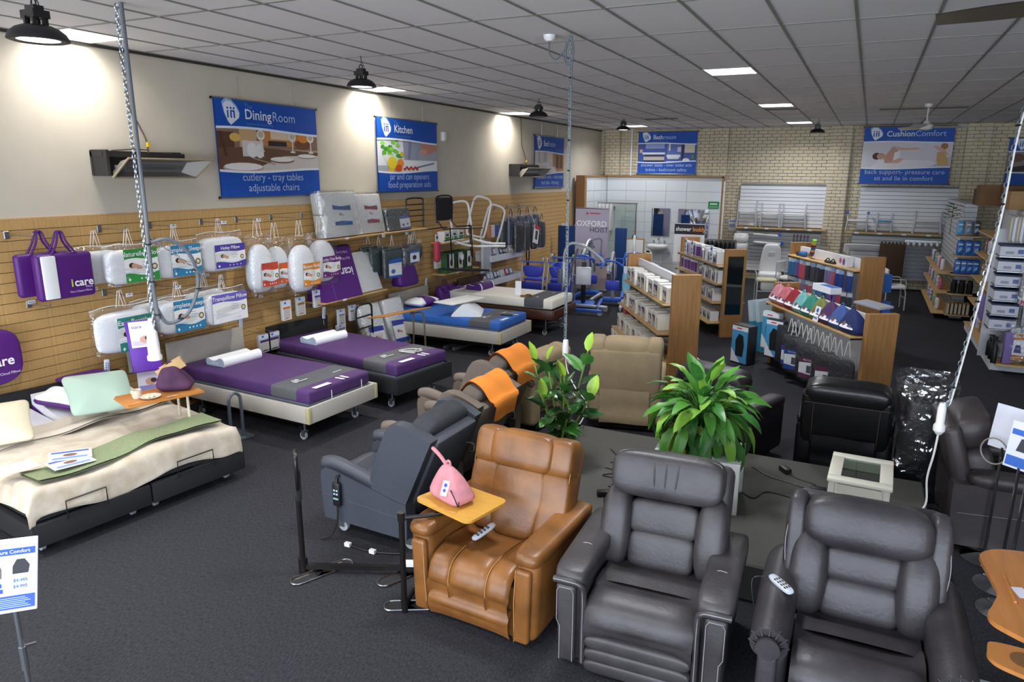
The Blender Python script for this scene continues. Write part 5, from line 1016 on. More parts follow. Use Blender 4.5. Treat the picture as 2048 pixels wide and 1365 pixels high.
# ------------------------------------------------ recliners seen from behind
def rear_recliner(loc,rz,label,m,W=.82,top=1.05,roll=True,drop=True,tilt=.16,seam=None,rolls=3):
    t=thing('recliner',label,'recliner',loc,rz)
    M().bx(-W/2+.08,W/2-.08,.1,.8,.03,.16).build('base',m_black,t)
    for s_ in (-1,1):
        a=M().rbox((s_*(W/2-.09),.4,.34),(.18,.82,.52),.06,3).build('arm',m,t,60); M().sq((s_*(W/2-.09),.38,.6),(.2,.84,.12),.5,.4,16,8).build('arm_pad',m,a,80)
    waterfall([(.6,.45),(.3,.48),(.05,.47),(-.03,.38),(-.02,.14)],-W/2+.17,W/2-.17,.02).build('seat',m,t,80)
    M().bx(-W/2+.17,W/2-.17,.02,.7,.12,.42).build('seat_core',m,t)
    XB=back_frame(.62,.36,tilt); h=top-.36
    b=M().at(XB).rbox((0,.1,h/2-.02),(W-.06,.16,h-.12),.05,3).build('back_shell',m,t,60)
    if rolls==3:
        for (x,wd) in ((0,W-.3),(-W/2+.11,.18),(W/2-.11,.18)): M().at(XB).sq((x,.04,h-.1),(wd,.26,.24),.6,.4,20,10).build('headrest',m,b,80)
    else: M().at(XB).sq((0,.05,h-.1),(W-.1,.28,.24),.6,.25,22,10).build('headrest',m,b,80)
    M().at(XB).sq((0,-.05,h*.4),(W-.34,.2,h*.7),.4,.3,20,10).build('back_pad',m,t,80)
    if drop:
        M().grid(lambda u,v:Vector(((u-.5)*(W-.3),.84+.02*math.sin(v*9)*v+.01*math.sin(u*7),.5-.4*v)),12,8).build('rear_flap',m,t,80)
    if seam:
        for s_ in (-1,1): stitch(t,[XB@Vector(p) for p in [(s_*(W/2-.14),.185,.1),(s_*(W/2-.14),.185,h-.18)]],seam)
        stitch(t,[XB@Vector(p) for p in [(-W/2+.06,.185,h-.17),(W/2-.06,.185,h-.17)]],seam)
    return t
rear_recliner((-2.45,8.15,0),PI+.22,'beige lift recliner turned away, beside the rubber plant',m_bge,.86,1.1)
rear_recliner((.02,7.65,0),PI,'glossy black leather recliner turned away behind the white glass-top table',m_blk,.84,1.03,seam=mat('stitch_brown','#5a4a3a',.7),rolls=1)
rear_recliner((-.95,7.6,0),PI-.35,'dark plum leather recliner turned away behind the potted lily',m_plc,.84,1.03,rolls=1)
# mechanism under the beige one
# ------------------------------------------------ care chairs facing the beds
def care_chair(loc,rz,label,m,m_pil,towel=None,handset=True,loop=True):
    t=thing('care_chair',label,'armchair',loc,rz)
    M().bx(-.3,.3,.08,.72,.1,.2).build('base',m_black,t)
    for s_ in (-1,1):
        pts=[(-.0,.15),(-.02,.5),(.02,.57),(.12,.575),(.72,.43),(.8,.4),(.8,.13)]
        g=M(); P=[(p.x,p.y) for p in crom([(a,b,0) for a,b in pts],2)]; g.prismx(P,s_*.33-.06,s_*.33+.06); sp=g.build('side_panel',m,t)
        M().tube(crom([(s_*.33,-.02,.6),(s_*.33,.12,.615),(s_*.33,.4,.55),(s_*.33,.78,.44)],5),[.05,.055,.055,.055,.055,.055,.055,.055,.055,.055,.055,.055,.05,.05,.05,.045][:16],10).build('arm_pad',m,sp,80)
        stitch(sp,[(s_*.392,.02,.36),(s_*.392,.4,.33),(s_*.392,.78,.3)],m)
    for (x,y) in ((-.28,.08),(.28,.08),(-.28,.74),(.28,.74)): caster(t,x,y,.14)
    waterfall([(.6,.42),(.3,.47),(.05,.48),(-.02,.42),(-.02,.18)],-.27,.27,.03).build('seat',m,t,80)
    M().bx(-.27,.27,.0,.7,.18,.4).build('seat_core',m,t)
    XB=back_frame(.62,.38,.42)
    M().at(XB).rbox((0,.12,.32),(.58,.1,.72),.03,2).build('back_board',m,t)
    for s_ in (-1,1):
        g=M().at(XB); P=[(.14,-.0),(-.12,.03),(-.22,.12),(-.24,.55),(-.18,.66),(-.02,.7),(.14,.7)]; g.prismx([(p.x,p.y) for p in crom([(a,b,0) for a,b in P],2)],s_*.33-.05,s_*.33+.05); g.build('side_wing',m,t,50)
    M().at(XB).sq((0,-.02,.62),(.62,.2,.3),.6,.35,22,12,fn=lambda p:(p.x,p.y+.04*math.sin(p.x*9)*abs(p.z),p.z)).build('head_pillow',m_pil,t,80)
    M().at(XB).sq((0,-.03,.28),(.54,.2,.4),.5,.3,20,10).build('back_pillow',m_pil,t,80)
    if loop: M().at(XB).tube(crom([(-.2,.18,.5),(-.23,.24,.5),(-.2,.27,.46),(-.15,.24,.47)],4),.008,6).build('pull_loop',m_black,t)
    return t
m_slp=mat('slate_fabric','#2f3136',.8,var=.2,scale=20,bump=.4,bscale=16); m_tpp=mat('taupe_fabric','#5a5048',.8,bump=.4,bscale=16)
c1=care_chair((-3.72,4.4,0),-PI/2,'slate blue care armchair with plump head pillow behind the tan recliner',m_slate,m_slp)
care_chair((-3.78,5.28,0),-PI/2-.04,'taupe care armchair with an orange towel, nearer of the pair',m_taupe,m_tpp)
care_chair((-4.05,6.28,0),-PI/2-.06,'taupe care armchair with an orange towel, farther of the pair',m_taupe,m_tpp)
t=rear_recliner((-3.9,7.25,0),-PI/2-.1,'beige upholstered armchair beyond the taupe pair',m_bge,.8,.92,drop=False)
m_org=mat('orange_towel','#e2842a',.85,bump=.25,bscale=30)
for (base,rz,lb) in (((-3.78,5.28,0),-PI/2-.04,'orange towel draped over the nearer taupe armchair'),((-4.05,6.28,0),-PI/2-.06,'orange towel draped over the farther taupe armchair')):
    o=thing('towel',lb,'towel',base,rz,'orange towels')
    P=crom([(0,-.14,.42),(0,-.15,.62),(0,-.1,.78),(0,.02,.8),(0,.14,.74),(0,.2,.72),(0,.24,.56)],5); n=len(P); XB=back_frame(.62,.38,.42)
    def f(u,v,off=0): p=P[min(n-1,int(v*(n-1)+.5))]; q=XB@Vector(((u-.5)*.44*(1-.15*(v>.85)),p.y,p.z+.01*math.sin(u*8+v*5))); return q+Vector((0,off*.3,-off))
    g=M(); g.grid(f,14,n-1); g.grid(lambda u,v:f(1-u,v,.008),14,n-1); g.build('cloth',m_org,o,80)
# handset on the slate chair
o=thing('handset','black wired handset hung on the side of the slate armchair','handset',(-3.56,4.005,.33),0)
M().rbox((0,-.02,.06),(.075,.03,.2),.012).build('body',m_black,o); art(o,[('r','#9fb8c8',-.022,-.004,.09,.105),('r','#9fb8c8',.004,.022,.09,.105),('r','#9fb8c8',-.022,-.004,.06,.075),('r','#9fb8c8',.004,.022,.06,.075),('r','#7fa8a0',-.025,.025,.02,.035)],'button_print',y=-.0355)
M().tube(crom([(0,-.02,.15),(0,-.01,.2),(.02,0,.22)],3),.012,6).build('hook_strap',m_black,o); M().tube(crom([(0,-.02,-.03),(.0,-.03,-.15),(-.04,-.06,-.28),(-.12,-.1,-.318)],5),.008,6).build('cable',m_black,o)
o=thing('power_lead','black power lead with white tags on the carpet under the slate armchair','cable',(-3.3,3.95,0),0)
M().tube(crom([(-.1,-.02,.012),(.05,-.03,.012),(.2,.0,.012),(.35,.06,.012)],5),.007,6).build('cable',m_black,o)
for x in (-.12,.12): M().box((x,-.03,.02),(.05,.03,.03)).build('paper_tag',m_white,o)
# ------------------------------------------------ dark recliner in side view and wrapped box by the right edge
t=thing('recliner','dark brown leather recliner in side view by the chrome stands','recliner',(1.66,6.5,0),PI/2+.05)
for s_ in (-1,1):
    g=M(); P=[(-.0,.05),(0,.5),(.05,.58),(.75,.56),(.85,.5),(.82,.05)]; g.prismx([(p.x,p.y) for p in crom([(a,b,0) for a,b in P],2)],s_*.38-.08,s_*.38+.08); a=g.build('side_panel',m_brn,t); M().sq((s_*.38,.35,.6),(.2,.8,.12),.5,.35,18,8).build('arm_pad',m_brn,a,80); stitch(a,[(s_*.463,.0,.36),(s_*.463,.8,.32)],m_thr_g,.0015)
M().bx(-.3,.3,.02,.8,.05,.42).build('seat_core',m_brn,t); waterfall([(.6,.44),(.3,.5),(.05,.5),(-.04,.42),(-.03,.1)],-.3,.3,.03).build('seat',m_brn,t,80)
XB=back_frame(.62,.4,.3); M().at(XB).rbox((0,.1,.3),(.74,.14,.68),.05,3).build('back_shell',m_brn,t,60)
M().at(XB).sq((0,-.03,.2),(.62,.24,.46),.45,.3,22,10).build('back_pad',m_brn,t,80); M().at(XB).sq((0,-.06,.54),(.66,.28,.3),.55,.3,22,10).build('headrest',m_brn,t,80)
M().lathe([(.03,0),(.04,.005),(.05,.0)],c=(-.465,.25,.3),n=16,axis='X').build('recliner_ring',m_black,t)
t=thing('wrapped_chair','armchair back wrapped in clear plastic with a purple label behind the dark recliner','armchair',(.66,7.05,0),PI/2)
M().rbox((0,.0,.5),(.5,.36,.98),.08,3).build('cushion_stack',mat('wrapped_dark','#14141a',.4),t,60); 
def fw(u,v): a=2*PI*u; cx=math.copysign(abs(math.cos(a))**.4,math.cos(a)); sy=math.copysign(abs(math.sin(a))**.4,math.sin(a)); q=noise.noise(Vector((cx*4,sy*4,v*6)))*.04; return Vector((cx*(.3+q),sy*(.24+q),.02+1.1*v))
M().grid(fw,28,18).grid(lambda u,v:Vector(((u-.5)*.6,(v-.5)*.46,1.1+.03*math.sin(u*9+v*7))),8,8).build('plastic_wrap',film('bag_film',gloss=.17,rough=.1,bs=9,bst=1),t,80)
M().box((.0,-.19,.92),(.2,.005,.14)).build('label_card',flat('#dcdce6'),t); art(t,[('r','#5a2a8c',-.1,.0,.86,.99),('e','#8a8040',.05,.93,.025,.025)],'print',y=-.194)
# ------------------------------------------------ platform
m_plat=mat('grey_carpet','#56544f',.95,var=.25,scale=220,stretch=(1,1.6,1),bump=.5,bscale=300)
o=M().rbox((-1.02,5.59,.14),(3.42,2.06,.28),.012,1).build('display_platform',m_plat); tag(o,'low display platform covered in mid grey carpet','platform')
# ================================================================ things on and around the platform
PZ=.28
m_wht=mat('white_lacquer','#d9dbd8',.4); m_iv=mat('ivory_lacquer','#d6d2c2',.4)
# white cube table under the lily
t=thing('side_table','white square edged side table carrying the potted lily','table',(-1.03,5.47,PZ),math.radians(4))
M().rbox((0,0,.4),(.68,.5,.05),.004,1).build('top',m_wht,t)
for x in (-.315,.315):
    for y in (-.225,.225): M().rbox((x,y,.19),(.05,.05,.38),.003,1).build('leg',m_wht,t)
M().box((0,0,.15),(.6,.42,.018)).build('lower_shelf',m_wht,t)
# ivory glass-top table
t=thing('side_table','ivory glass topped occasional table on the platform','table',(.17,5.62,PZ),math.radians(-2))
g=M(); W,D=.44,.58
for (x,y,sx,sy) in ((0,-D/2+.045,W,.09),(0,D/2-.045,W,.09),(-W/2+.045,0,.09,D-.18),(W/2-.045,0,.09,D-.18)): M().rbox((x,y,.4),(sx,sy,.03),.006,2).build('top_rail',m_iv,t)
M().box((0,0,.405),(W-.17,D-.17,.006)).build('glass_pane',film('table_glass',(.78,.86,.83),.14,.03,3,0),t)
for x in (-1,1):
    M().box((x*(W/2-.035),0,.335),(.015,D-.14,.07)).build('apron',m_iv,t)
    for y in (-1,1): M().rbox((x*(W/2-.035),y*(D/2-.035),.195),(.045,.045,.39),.004,1).build('leg',m_iv,t)
for y in (-1,1): M().box((0,y*(D/2-.035),.335),(W-.14,.015,.07)).build('apron',m_iv,t)
M().box((0,0,.12),(W-.1,D-.1,.012)).build('lower_shelf',m_iv,t)
# ---- leaves
def leaf_mesh(name,L,W,curl,fold,m,n=7,tip=1.0):
    g=M()
    def f(u,v):
        s=v; wd=W/2*math.sin(PI*min(1,s**.8))**.8*(1-.15*s) if 0<s<1 else 0.0
        y=L*(s-.5*curl*s*s*.5); z=-curl*L*s*s*.55+fold*abs(2*u-1)*wd
        return Vector(((2*u-1)*wd,y,z+.012*math.sin(s*16)*abs(2*u-1)*(.5)*wd/.05))
    g.grid(f,4,n); me=g.build(name,m).data; bpy.data.objects.remove(bpy.data.objects[name]) if False else None
    return me
def leaf_mat(name,c,c2,rough=.4):
    return mat(name,c,rough,var=.3,scale=5,col2=c2,bump=.12,bscale=30)
m_lf=[leaf_mat('lily_leaf','#5a9638','#41792b'),leaf_mat('lily_leaf_bright','#8fbc48','#6b9a34'),leaf_mat('lily_leaf_deep','#437d34','#2f6427'),leaf_mat('lily_leaf_yellow','#a89a3c','#7f8a2c')]
m_rf=[leaf_mat('rubber_leaf','#31592b','#1f421a',.25),leaf_mat('rubber_leaf_mid','#4c8438','#356628',.3),leaf_mat('rubber_leaf_new','#a3c244','#78a034',.3)]
def tmpl(L,W,curl,fold,m):
    g=M()
    def f(u,v):
        s=v; wd=(W/2*max(0,math.sin(PI*s**.85))**.75) if W/L>.48 else W/2*2.05*(s**.62)*((1-s)**.85)
        return Vector(((2*u-1)*wd,L*(s-.28*curl*s*s),-curl*L*.6*s*s+fold*abs(2*u-1)*wd+.004*math.sin(s*20)*abs(2*u-1)))
    g.grid(f,4,8); o=g.build('leaf',m); me=o.data; bpy.data.objects.remove(o); return me
LILY=[tmpl(.28,.115,c,.25,m_lf[k]) for k in range(4) for c in (.35,.75,1.1)]
RUB=[tmpl(.24,.125,c,.3,m_rf[k]) for k in range(3) for c in (.15,.5)]
def leaf_at(parent,me,p,d,roll=0,s=1):
    d=Vector(d).normalized(); up=Vector((0,0,1)); x=d.cross(up); x=x.normalized() if x.length>1e-4 else Vector((1,0,0)); z=x.cross(d)
    R=Matrix((x,d,z)).transposed().to_4x4()@RY(roll)
    return link('leaf',me,parent,T(*p)@R@Matrix.Scale(s,4))
# peace lily
t=thing('potted_lily','bushy peace lily in a dark grey pot on the white table','plant',(-1.03,5.5,PZ+.425),0)
m_pot=mat('pot_charcoal','#2b2d35',.45)
M().lathe([(0,0),(.1,0),(.105,.03),(.108,.032),(.112,.06),(.118,.21),(.108,.21),(.1,.17),(0,.165)],n=30).build('pot',m_pot,t); M().lathe([(0,0),(.112,0),(.118,.055),(.112,.06),(.1,.02),(0,.01)],n=30).build('saucer',m_pot,t)
M().lathe([(0,.17),(.1,.168),(.1,.175),(0,.185)],n=16).build('soil',mat('soil','#2a211a',.95),t)
random.seed(21)
N=190
for k in range(N):
    a=k*2.39996+random.uniform(-.25,.25); c_=1-1.42*(k+.5)/N; ph=math.acos(max(-1,min(1,c_))); rr=random.uniform(.5,1.05)
    rad=Vector((math.sin(ph)*math.cos(a),math.sin(ph)*math.sin(a),math.cos(ph))); p=Vector((0,0,.25))+Vector((rad.x*.4,rad.y*.4,rad.z*.4))*rr
    d=Vector((math.cos(a)*(.35+.65*math.sin(ph)),math.sin(a)*(.35+.65*math.sin(ph)),1.2*math.cos(ph)-.45*math.sin(ph)+random.uniform(-.15,.2))); d.normalize()
    if p.z<.1 and Vector((p.x,p.y)).length<.17: continue
    kk=random.choices([0,1,2,3],[5,2.6,2.6,.5 if ph>1.4 else 0])[0]; me=LILY[kk*3+(0 if ph<.5 else (1 if ph<1.3 else 2))]
    leaf_at(t,me,p-d*.06,d,random.uniform(-.6,.6),random.uniform(.8,1.15))
    M().tube(crom([Vector((.03*math.cos(a),.03*math.sin(a),.17)),(p-d*.06)*.55+Vector((0,0,.12)),p-d*.05],3),.003,4).build('stem',m_lf[0],t)
for k,(a,z) in enumerate(((-1.35,.08),(-1.75,.14),(-.9,.1),(-2.3,.1),(-.4,.18))):      # long drooping leaves over the pot
    leaf_at(t,LILY[(1,3,1,3,0)[k]*3+1],(.14*math.cos(a),.14*math.sin(a),z+.1),(math.cos(a)*.35,math.sin(a)*.35,-1),random.uniform(-.3,.3),1.0)
# rubber plant
t=thing('rubber_plant','tall rubber plant with glossy dark leaves behind the tan recliner','plant',(-2.28,5.5,PZ),0)
M().lathe([(0,0),(.12,0),(.15,.26),(.135,.26),(.12,.22),(0,.21)],n=24).build('pot',m_pot,t); M().lathe([(0,.21),(.13,.21),(.1,.235),(0,.24)],n=16).build('soil',MATS['soil'],t)
random.seed(4)
m_stem=mat('rubber_stem','#6a7a3a',.6)
ST=[((.0,0),(-.1,-.1),.82),((.02,.02),(.22,.05),.9),((-.03,.02),(-.26,-.02),.75),((.03,-.02),(.05,-.06),.68),((0,.03),(-.06,.12),.62),((.02,0),(.3,-.02),.55),((-.02,-.02),(-.14,-.12),.5),((.0,-.03),(.14,-.14),.42)]
nl=0
for si,(b,e,h) in enumerate(ST):
    P=crom([(b[0],b[1],.2),(b[0]+(e[0]-b[0])*.45,b[1]+(e[1]-b[1])*.4,.2+h*.45),(e[0],e[1],.2+h)],8); M().tube(P,.009,6).build('stem',m_stem,t)
    n=9 if h>.6 else 7
    for k in range(n):
        q=.3+.7*k/(n-1); p=P[min(len(P)-1,int(q*(len(P)-1)))]; a=k*2.4+si*1.1; el=.25+.9*(q-.3) if k<n-1 else 1.25
        d=(math.cos(a)*math.cos(el),math.sin(a)*math.cos(el),math.sin(el)-.35*(1-q)); kk=2 if k>=n-1 else (1 if random.random()<.35 else 0)
        leaf_at(t,RUB[kk*2+(1 if q<.7 else 0)],p,d,random.uniform(-.5,.5),random.uniform(.75,1.15)*(.8 if kk==2 else 1)); nl+=1
# ---- adaptors and cables on the platform
def adaptor(loc,rz,label,lead):
    t=thing('power_adaptor',label,'power adaptor',loc,rz,'black power adaptors'); M().rbox((0,0,.025),(.12,.06,.05),.008).build('brick',m_black,t); M().tube(crom(lead,6),.0045,5).build('lead',m_black,t)
adaptor((-1.62,5.0,PZ),.3,'black power adaptor between the tan and grey recliners',[(.06,0,.02),(.12,.04,.005),(.2,0,.005),(.15,-.06,.005),(.05,-.1,.005)])
adaptor((-1.72,5.12,PZ),.5,'second black power adaptor behind the tan recliner',[(.05,.03,.02),(.1,.2,.005),(.2,.3,.005),(.05,.4,.005),(.22,.46,.005),(.1,.56,.005)])
adaptor((-.42,6.3,PZ),-.9,'black power adaptor on the platform before the black recliner',[(.06,0,.02),(.15,.02,.005),(.3,.1,.005),(.36,.02,.005)])
adaptor((-.12,5.98,PZ),.1,'flat black adaptor beside the ivory table',[(-.06,0,.02),(-.2,.1,.005),(-.4,.2,.005),(-.55,.35,.005)])
for k,(pts,lb) in enumerate((([(-.75,5.75),(-.6,5.62),(-.5,5.8),(-.2,5.72),(0,5.55),(.05,5.35)],'black cable looping across the platform towards the ivory table'),([(-2.0,6.1),(-1.85,5.95),(-1.7,6.0),(-1.85,5.88),(-1.65,5.84),(-1.9,5.8)],'black cable coil beside the rubber plant'),([(-1.75,5.3),(-1.5,5.36),(-1.35,5.28),(-1.55,5.18),(-1.4,5.1)],'tangled black cable between the recliners'),([(-1.5,6.45),(-1.6,6.3),(-1.35,6.2),(-1.5,6.05),(-1.3,6.0)],'black cable zigzag in front of the beige recliner'),([(.42,5.5),(.5,5.6),(.6,5.45),(.62,5.3)],'black cable at the corner of the platform'))):
    o=thing('floor_cable',lb,'cable',(0,0,PZ),0,'black cables on the platform'); M().tube(crom([(x,y,.006) for x,y in pts],7),.005,5).build('cable',m_black,o)
# ---- bamboo tray table with standing handle
m_bam=mat('bamboo','#c9963f',.4,var=.14,scale=4,stretch=(1,12,1))
t=thing('tray_stand','black support stand with upright handle and swivel bamboo tray','tray stand',(-2.527,3.42,0),0)
m_st=mat('stand_black','#1a1616',.35,metal=.2)
M().tube([(0,0,.01),(0,0,.7)],.02,10).lathe([(.026,0),(.026,.06)],c=(0,0,.67),n=10).lathe([(.025,0),(.025,.1)],c=(0,0,.0),n=10).build('post',m_st,t)
M().tube([(0,0,.69),(.12,.09,.69),(.28,.26,.69)],.014,8).build('swing_arm',m_st,t)
g=M().at(T(.27,.32,.715)@RZ(-.25)); pts=[]
for (cx,cy,a0) in ((.19,.15,0),(-.2,.13,PI/2),(-.22,-.14,PI),(.2,-.15,1.5*PI)): pts+=[(cx+.05*math.cos(a0+q*PI/8),cy+.05*math.sin(a0+q*PI/8)) for q in range(5)]
g.prismz(pts,0,.018); g.build('tray',m_bam,t)
M().box((-.5,.27,.05),(1.0,.035,.035),RZ(.42)).build('base_bar',m_st,t)
M().tube([(0,0,.04),(-.12,.43,.05)],.018,8).build('base_joint',m_st,t)
M().tube([(-.95,.07,.0),(-.95,.07,.12)],.034,12).tube([(-.95,.07,.1),(-.95,.07,.6)],.02,10).build('handle_post',m_st,t)
M().at(T(-.96,.08,0)@RZ(.8)@T(.96,-.08,0)).tube(crom([(-.96,0.07,.56),(-.96,0.05,.62),(-.96,0.01,.75),(-.96,0.01,.88),(-.96,0.05,.94),(-.96,0.11,.94),(-.96,0.15,.88),(-.96,0.15,.72),(-.96,0.11,.6)],5),.014,8).build('handle',m_blackm,t)
M().at(T(-.96,.08,0)@RZ(.8)@T(.96,-.08,0)).rbox((-.955,.08,.7),(.04,.12,.24),.015).build('organiser_pouch',mat('pouch_black','#161517',.9),t)
def plate(x,y,rz,L):
    n=10; R=.055; pts=[(L/2*(1 if i<n else -1)*1+R*math.cos(-PI/2+PI*i/(n-1)) if i<n else -L/2+R*math.cos(PI/2+PI*(i-n)/(n-1)),R*math.sin(-PI/2+PI*i/(n-1)) if i<n else R*math.sin(PI/2+PI*(i-n)/(n-1))) for i in range(2*n)]
    pts=[(L/2+R*math.cos(-PI/2+PI*i/(n-1)),R*math.sin(-PI/2+PI*i/(n-1))) for i in range(n)]+[(-L/2+R*math.cos(PI/2+PI*i/(n-1)),R*math.sin(PI/2+PI*i/(n-1))) for i in range(n)]
    X=T(x,y,0)@RZ(rz); g=M().at(X); g.prismz(pts,.002,.009); p=g.build('foot_plate',mat('plate_dark','#3c3a3a',.4,metal=.4),t)
    M().at(X).tube([(a,b,.012) for a,b in pts],.006,6,True).build('plate_rim',m_chrome,p)
    M().at(X).prismz([(-.05,-.04),(.05,.04),(.05,-.04),(-.05,.04)],.009,.011).build('grip_pad',m_black,p)
plate(-.82,.12,1.15,.36); plate(-.25,.38,1.15,.36); plate(.0,.06,.5,.24)
M().box((-.22,.4,.085),(.13,.05,.03),RZ(.42)).build('paper_tag',m_white,t)
m_pink=mat('pink_suede','#c58088',.8,var=.2,scale=10,bump=.4,bscale=18)
s=heat_bag((-2.32,3.72,.733),-.35,'dusty pink suede wheat bag with tag on the bamboo tray',m_pink,True,1.12)
M().at(T(.03,-.085,.12)@RZ(.3)@RX(-.5)).box((0,0,0),(.05,.003,.1)).build('swing_tag',flat('#e8e6ee'),s); art(s,[('e','#3d4a9c',0,.02,.014,.014),('e','#3d4a9c',0,-.015,.012,.012)],'print',x=T(.03,-.085,.12)@RZ(.3)@RX(-.5),y=-.002)
M().tube(crom([(.08,-.08,.12),(.14,-.1,.1),(.17,-.09,.04),(.14,-.06,.06)],4),.004,5).build('tag_cord',m_black,s)
# ---- sign stand in the corner
t=thing('sign_stand','white price sign reading Configura Comfort on a chrome pole','sign',(-3.33,1.56,0),math.radians(58))
M().rod((0,0,.01),(0,0,.95),.011,10).rod((0,0,.6),(0,0,.72),.016,10).build('pole',m_steel,t); M().lathe([(0,0),(.13,0),(.13,.008),(.02,.02),(0,.02)],n=26).build('base',m_steel,t)
M().box((.03,0,.72),(.05,.012,.012)).build('clamp_screw',m_chrome,t)
X=T(-.03,-.01,.93)@RX(-.35)@RY(.12); g=M().at(X); g.rbox((0,0,.15),(.23,.008,.33),.003,1); g.build('board',flat('#e3e4e8'),t)
sh=[('r','#c5d0ea',-.11,.11,.09,.29),('r','#2a55b5',-.105,.105,.24,.27),('e','#2a3f86',-.085,.295,.012,.013),('r','#e8eaf2',-.095,-.01,.13,.225),('r','#e8eaf2',.005,.095,.15,.225),('p','#6a5f58',[(-.08,.14),(-.02,.14),(-.02,.18),(-.035,.215),(-.065,.215),(-.08,.18)]),('p','#2a2a30',[(.02,.155),(.08,.155),(.085,.19),(.065,.22),(.035,.22),(.02,.19)]),('r','#2a4fb0',-.08,-.02,.1,.118),('r','#2a4fb0',-.075,-.015,.075,.093),('r','#3157bd',-.105,.105,.0,.06)]
for k in range(6): sh.append(('r','#a9bce6',-.09,.09-.01*(k%3),.008+.008*k,.011+.008*k))
art(t,sh,'print',x=X,y=-.0045)
lettering(t,[('Configura Comfort',.022,0,.255,'#e9edf8',.01),('$4,495',.02,.05,.125,'#2a4fb0'),('$4,995',.02,.05,.098,'#2a4fb0')],x=X,y=-.0045,k=8)
# ---- blue padded arm of a chair poking in at the lower edge
t=thing('shower_chair','grey tubular chair with a blue padded armrest at the lower picture edge','chair',(-2.32,1.22,0),math.radians(-62))
m_bp=mat('blue_vinyl','#3f629c',.4); m_gt=mat('grey_tube','#8b877e',.35,metal=.3)
for s_ in (-1,1):
    M().tube(crom([(s_*.25,-.05,.02),(s_*.25,-.03,.4),(s_*.25,-.03,.64),(s_*.25,.02,.69),(s_*.25,.3,.69)],6),.013,8).tube([(s_*.25,.4,.02),(s_*.25,.36,.9)],.013,8).build('leg_frame',m_gt,t)
    M().sq((s_*.25,.14,.725),(.055,.36,.05),.6,.5,18,10).build('armrest',m_bp,t,80)
M().rbox((0,.18,.45),(.46,.42,.06),.025,2).build('seat',m_bp,t); M().rbox((0,.38,.75),(.46,.05,.3),.025,2).build('backrest',m_bp,t)
# ---- brochure sign pair and chrome bases at the far edge
def pole_sign(x,y,label,board,hh=1.0):
    t=thing('sign_stand',label,'sign',(x,y,0),math.radians(-38),'chrome sign stands'); M().lathe([(0,0),(.16,0),(.16,.006),(.1,.022),(.03,.04),(0,.045)],n=28).build('base',m_chrome,t); M().rod((0,0,.03),(0,0,hh),.011,8).build('pole',m_chrome,t)
    if board: 
        X=T(0,0,hh-.02)@RX(-.15); g=M().at(X); g.box((0,0,.17),(.22,.006,.33)); g.build('board',flat('#dfe0ea'),t)
        if board>1: art(t,[('r','#3a6ac0',-.1,.1,.24,.28),('p','#3a3c44',[(-.05,.13),(.05,.13),(.05,.19),(.02,.23),(-.03,.22)]),('r','#3a6ac0',-.1,.1,.02,.09)],'print',x=X,y=-.004)
    return t
pole_sign(1.1,5.95,'chrome sign stand with a blank pale board by the dark recliner',1,.92); pole_sign(1.14,5.55,'chrome sign stand with a blue printed board, in the middle of three',2,.92); pole_sign(1.12,5.2,'bare chrome stand base half under the timber desk',0,.95)
t=thing('hand_mirror','round framed mirror leaning on the chrome pole beside the dark recliner','mirror',(1.04,5.9,.8),math.radians(-30)); M().tube([(.09*math.cos(q),0,.1+.1*math.sin(q)) for q in [k*PI/10 for k in range(20)]],.006,6,True).build('frame',mat('pale_rim','#8d837c',.4),t)
# ---- timber overbed desk at the right edge
m_bch=mat('beech_top','#b8783c',.4,var=.16,scale=3,stretch=(9,1,1))
t=thing('overbed_table','curved beech overbed table with side leaf at the picture edge','table',(1.22,4.0,0),math.radians(0))
pts=crom([(-.42,.4,0),(-.43,.3,0),(-.41,.12,0),(-.4,-.03,0),(-.44,-.17,0),(-.47,-.27,0),(-.42,-.36,0),(-.2,-.46,0),(.35,-.48,0),(.45,.0,0),(.4,.52,0),(0,.54,0),(-.3,.5,0)],5,True)
M().prismz([(p.x,p.y) for p in pts],.76,.785).build('top',m_bch,t)
M().box((-.34,.05,.79),(.012,.3,.014),RZ(.05)).build('stop_strip',m_tim,t)
pts=crom([(-.5,-.52,0),(-.46,-.46,0),(-.2,-.47,0),(.1,-.5,0),(.15,-.7,0),(-.1,-.75,0),(-.42,-.66,0),(-.5,-.6,0)],5,True); M().prismz([(p.x,p.y) for p in pts],.74,.76).build('side_leaf',m_bch,t); M().lathe([(0,0),(.06,0),(.06,.002),(0,.002)],c=(-.36,-.56,.761),n=20).build('cup_recess',mat('cork_pad','#6d4a24',.8),t)
M().rod((.2,0,.05),(.2,0,.76),.025).build('post',m_steel,t); M().box((-.1,-.2,.04),(.9,.05,.04),RZ(-.2)).box((-.1,.25,.04),(.9,.05,.04)).build('base_rail',m_steel,t)
flat_item('price_card','white card lying on the curved beech table','card',(.93,4.02,.786),.3,.06,.1,None,.002,'#dcdce8'); flat_item('price_card','printed white ticket near the edge of the curved beech table','card',(.98,3.8,.786),-.2,.1,.05,[('r','#8a8fa8',-.04,.04,-.01,.01)],.002,'#e6e4e2')
heat_bag((1.24,4.1,.786),.8,'pink suede wheat bag at the picture edge on the curved beech table',m_pink,False,.8)
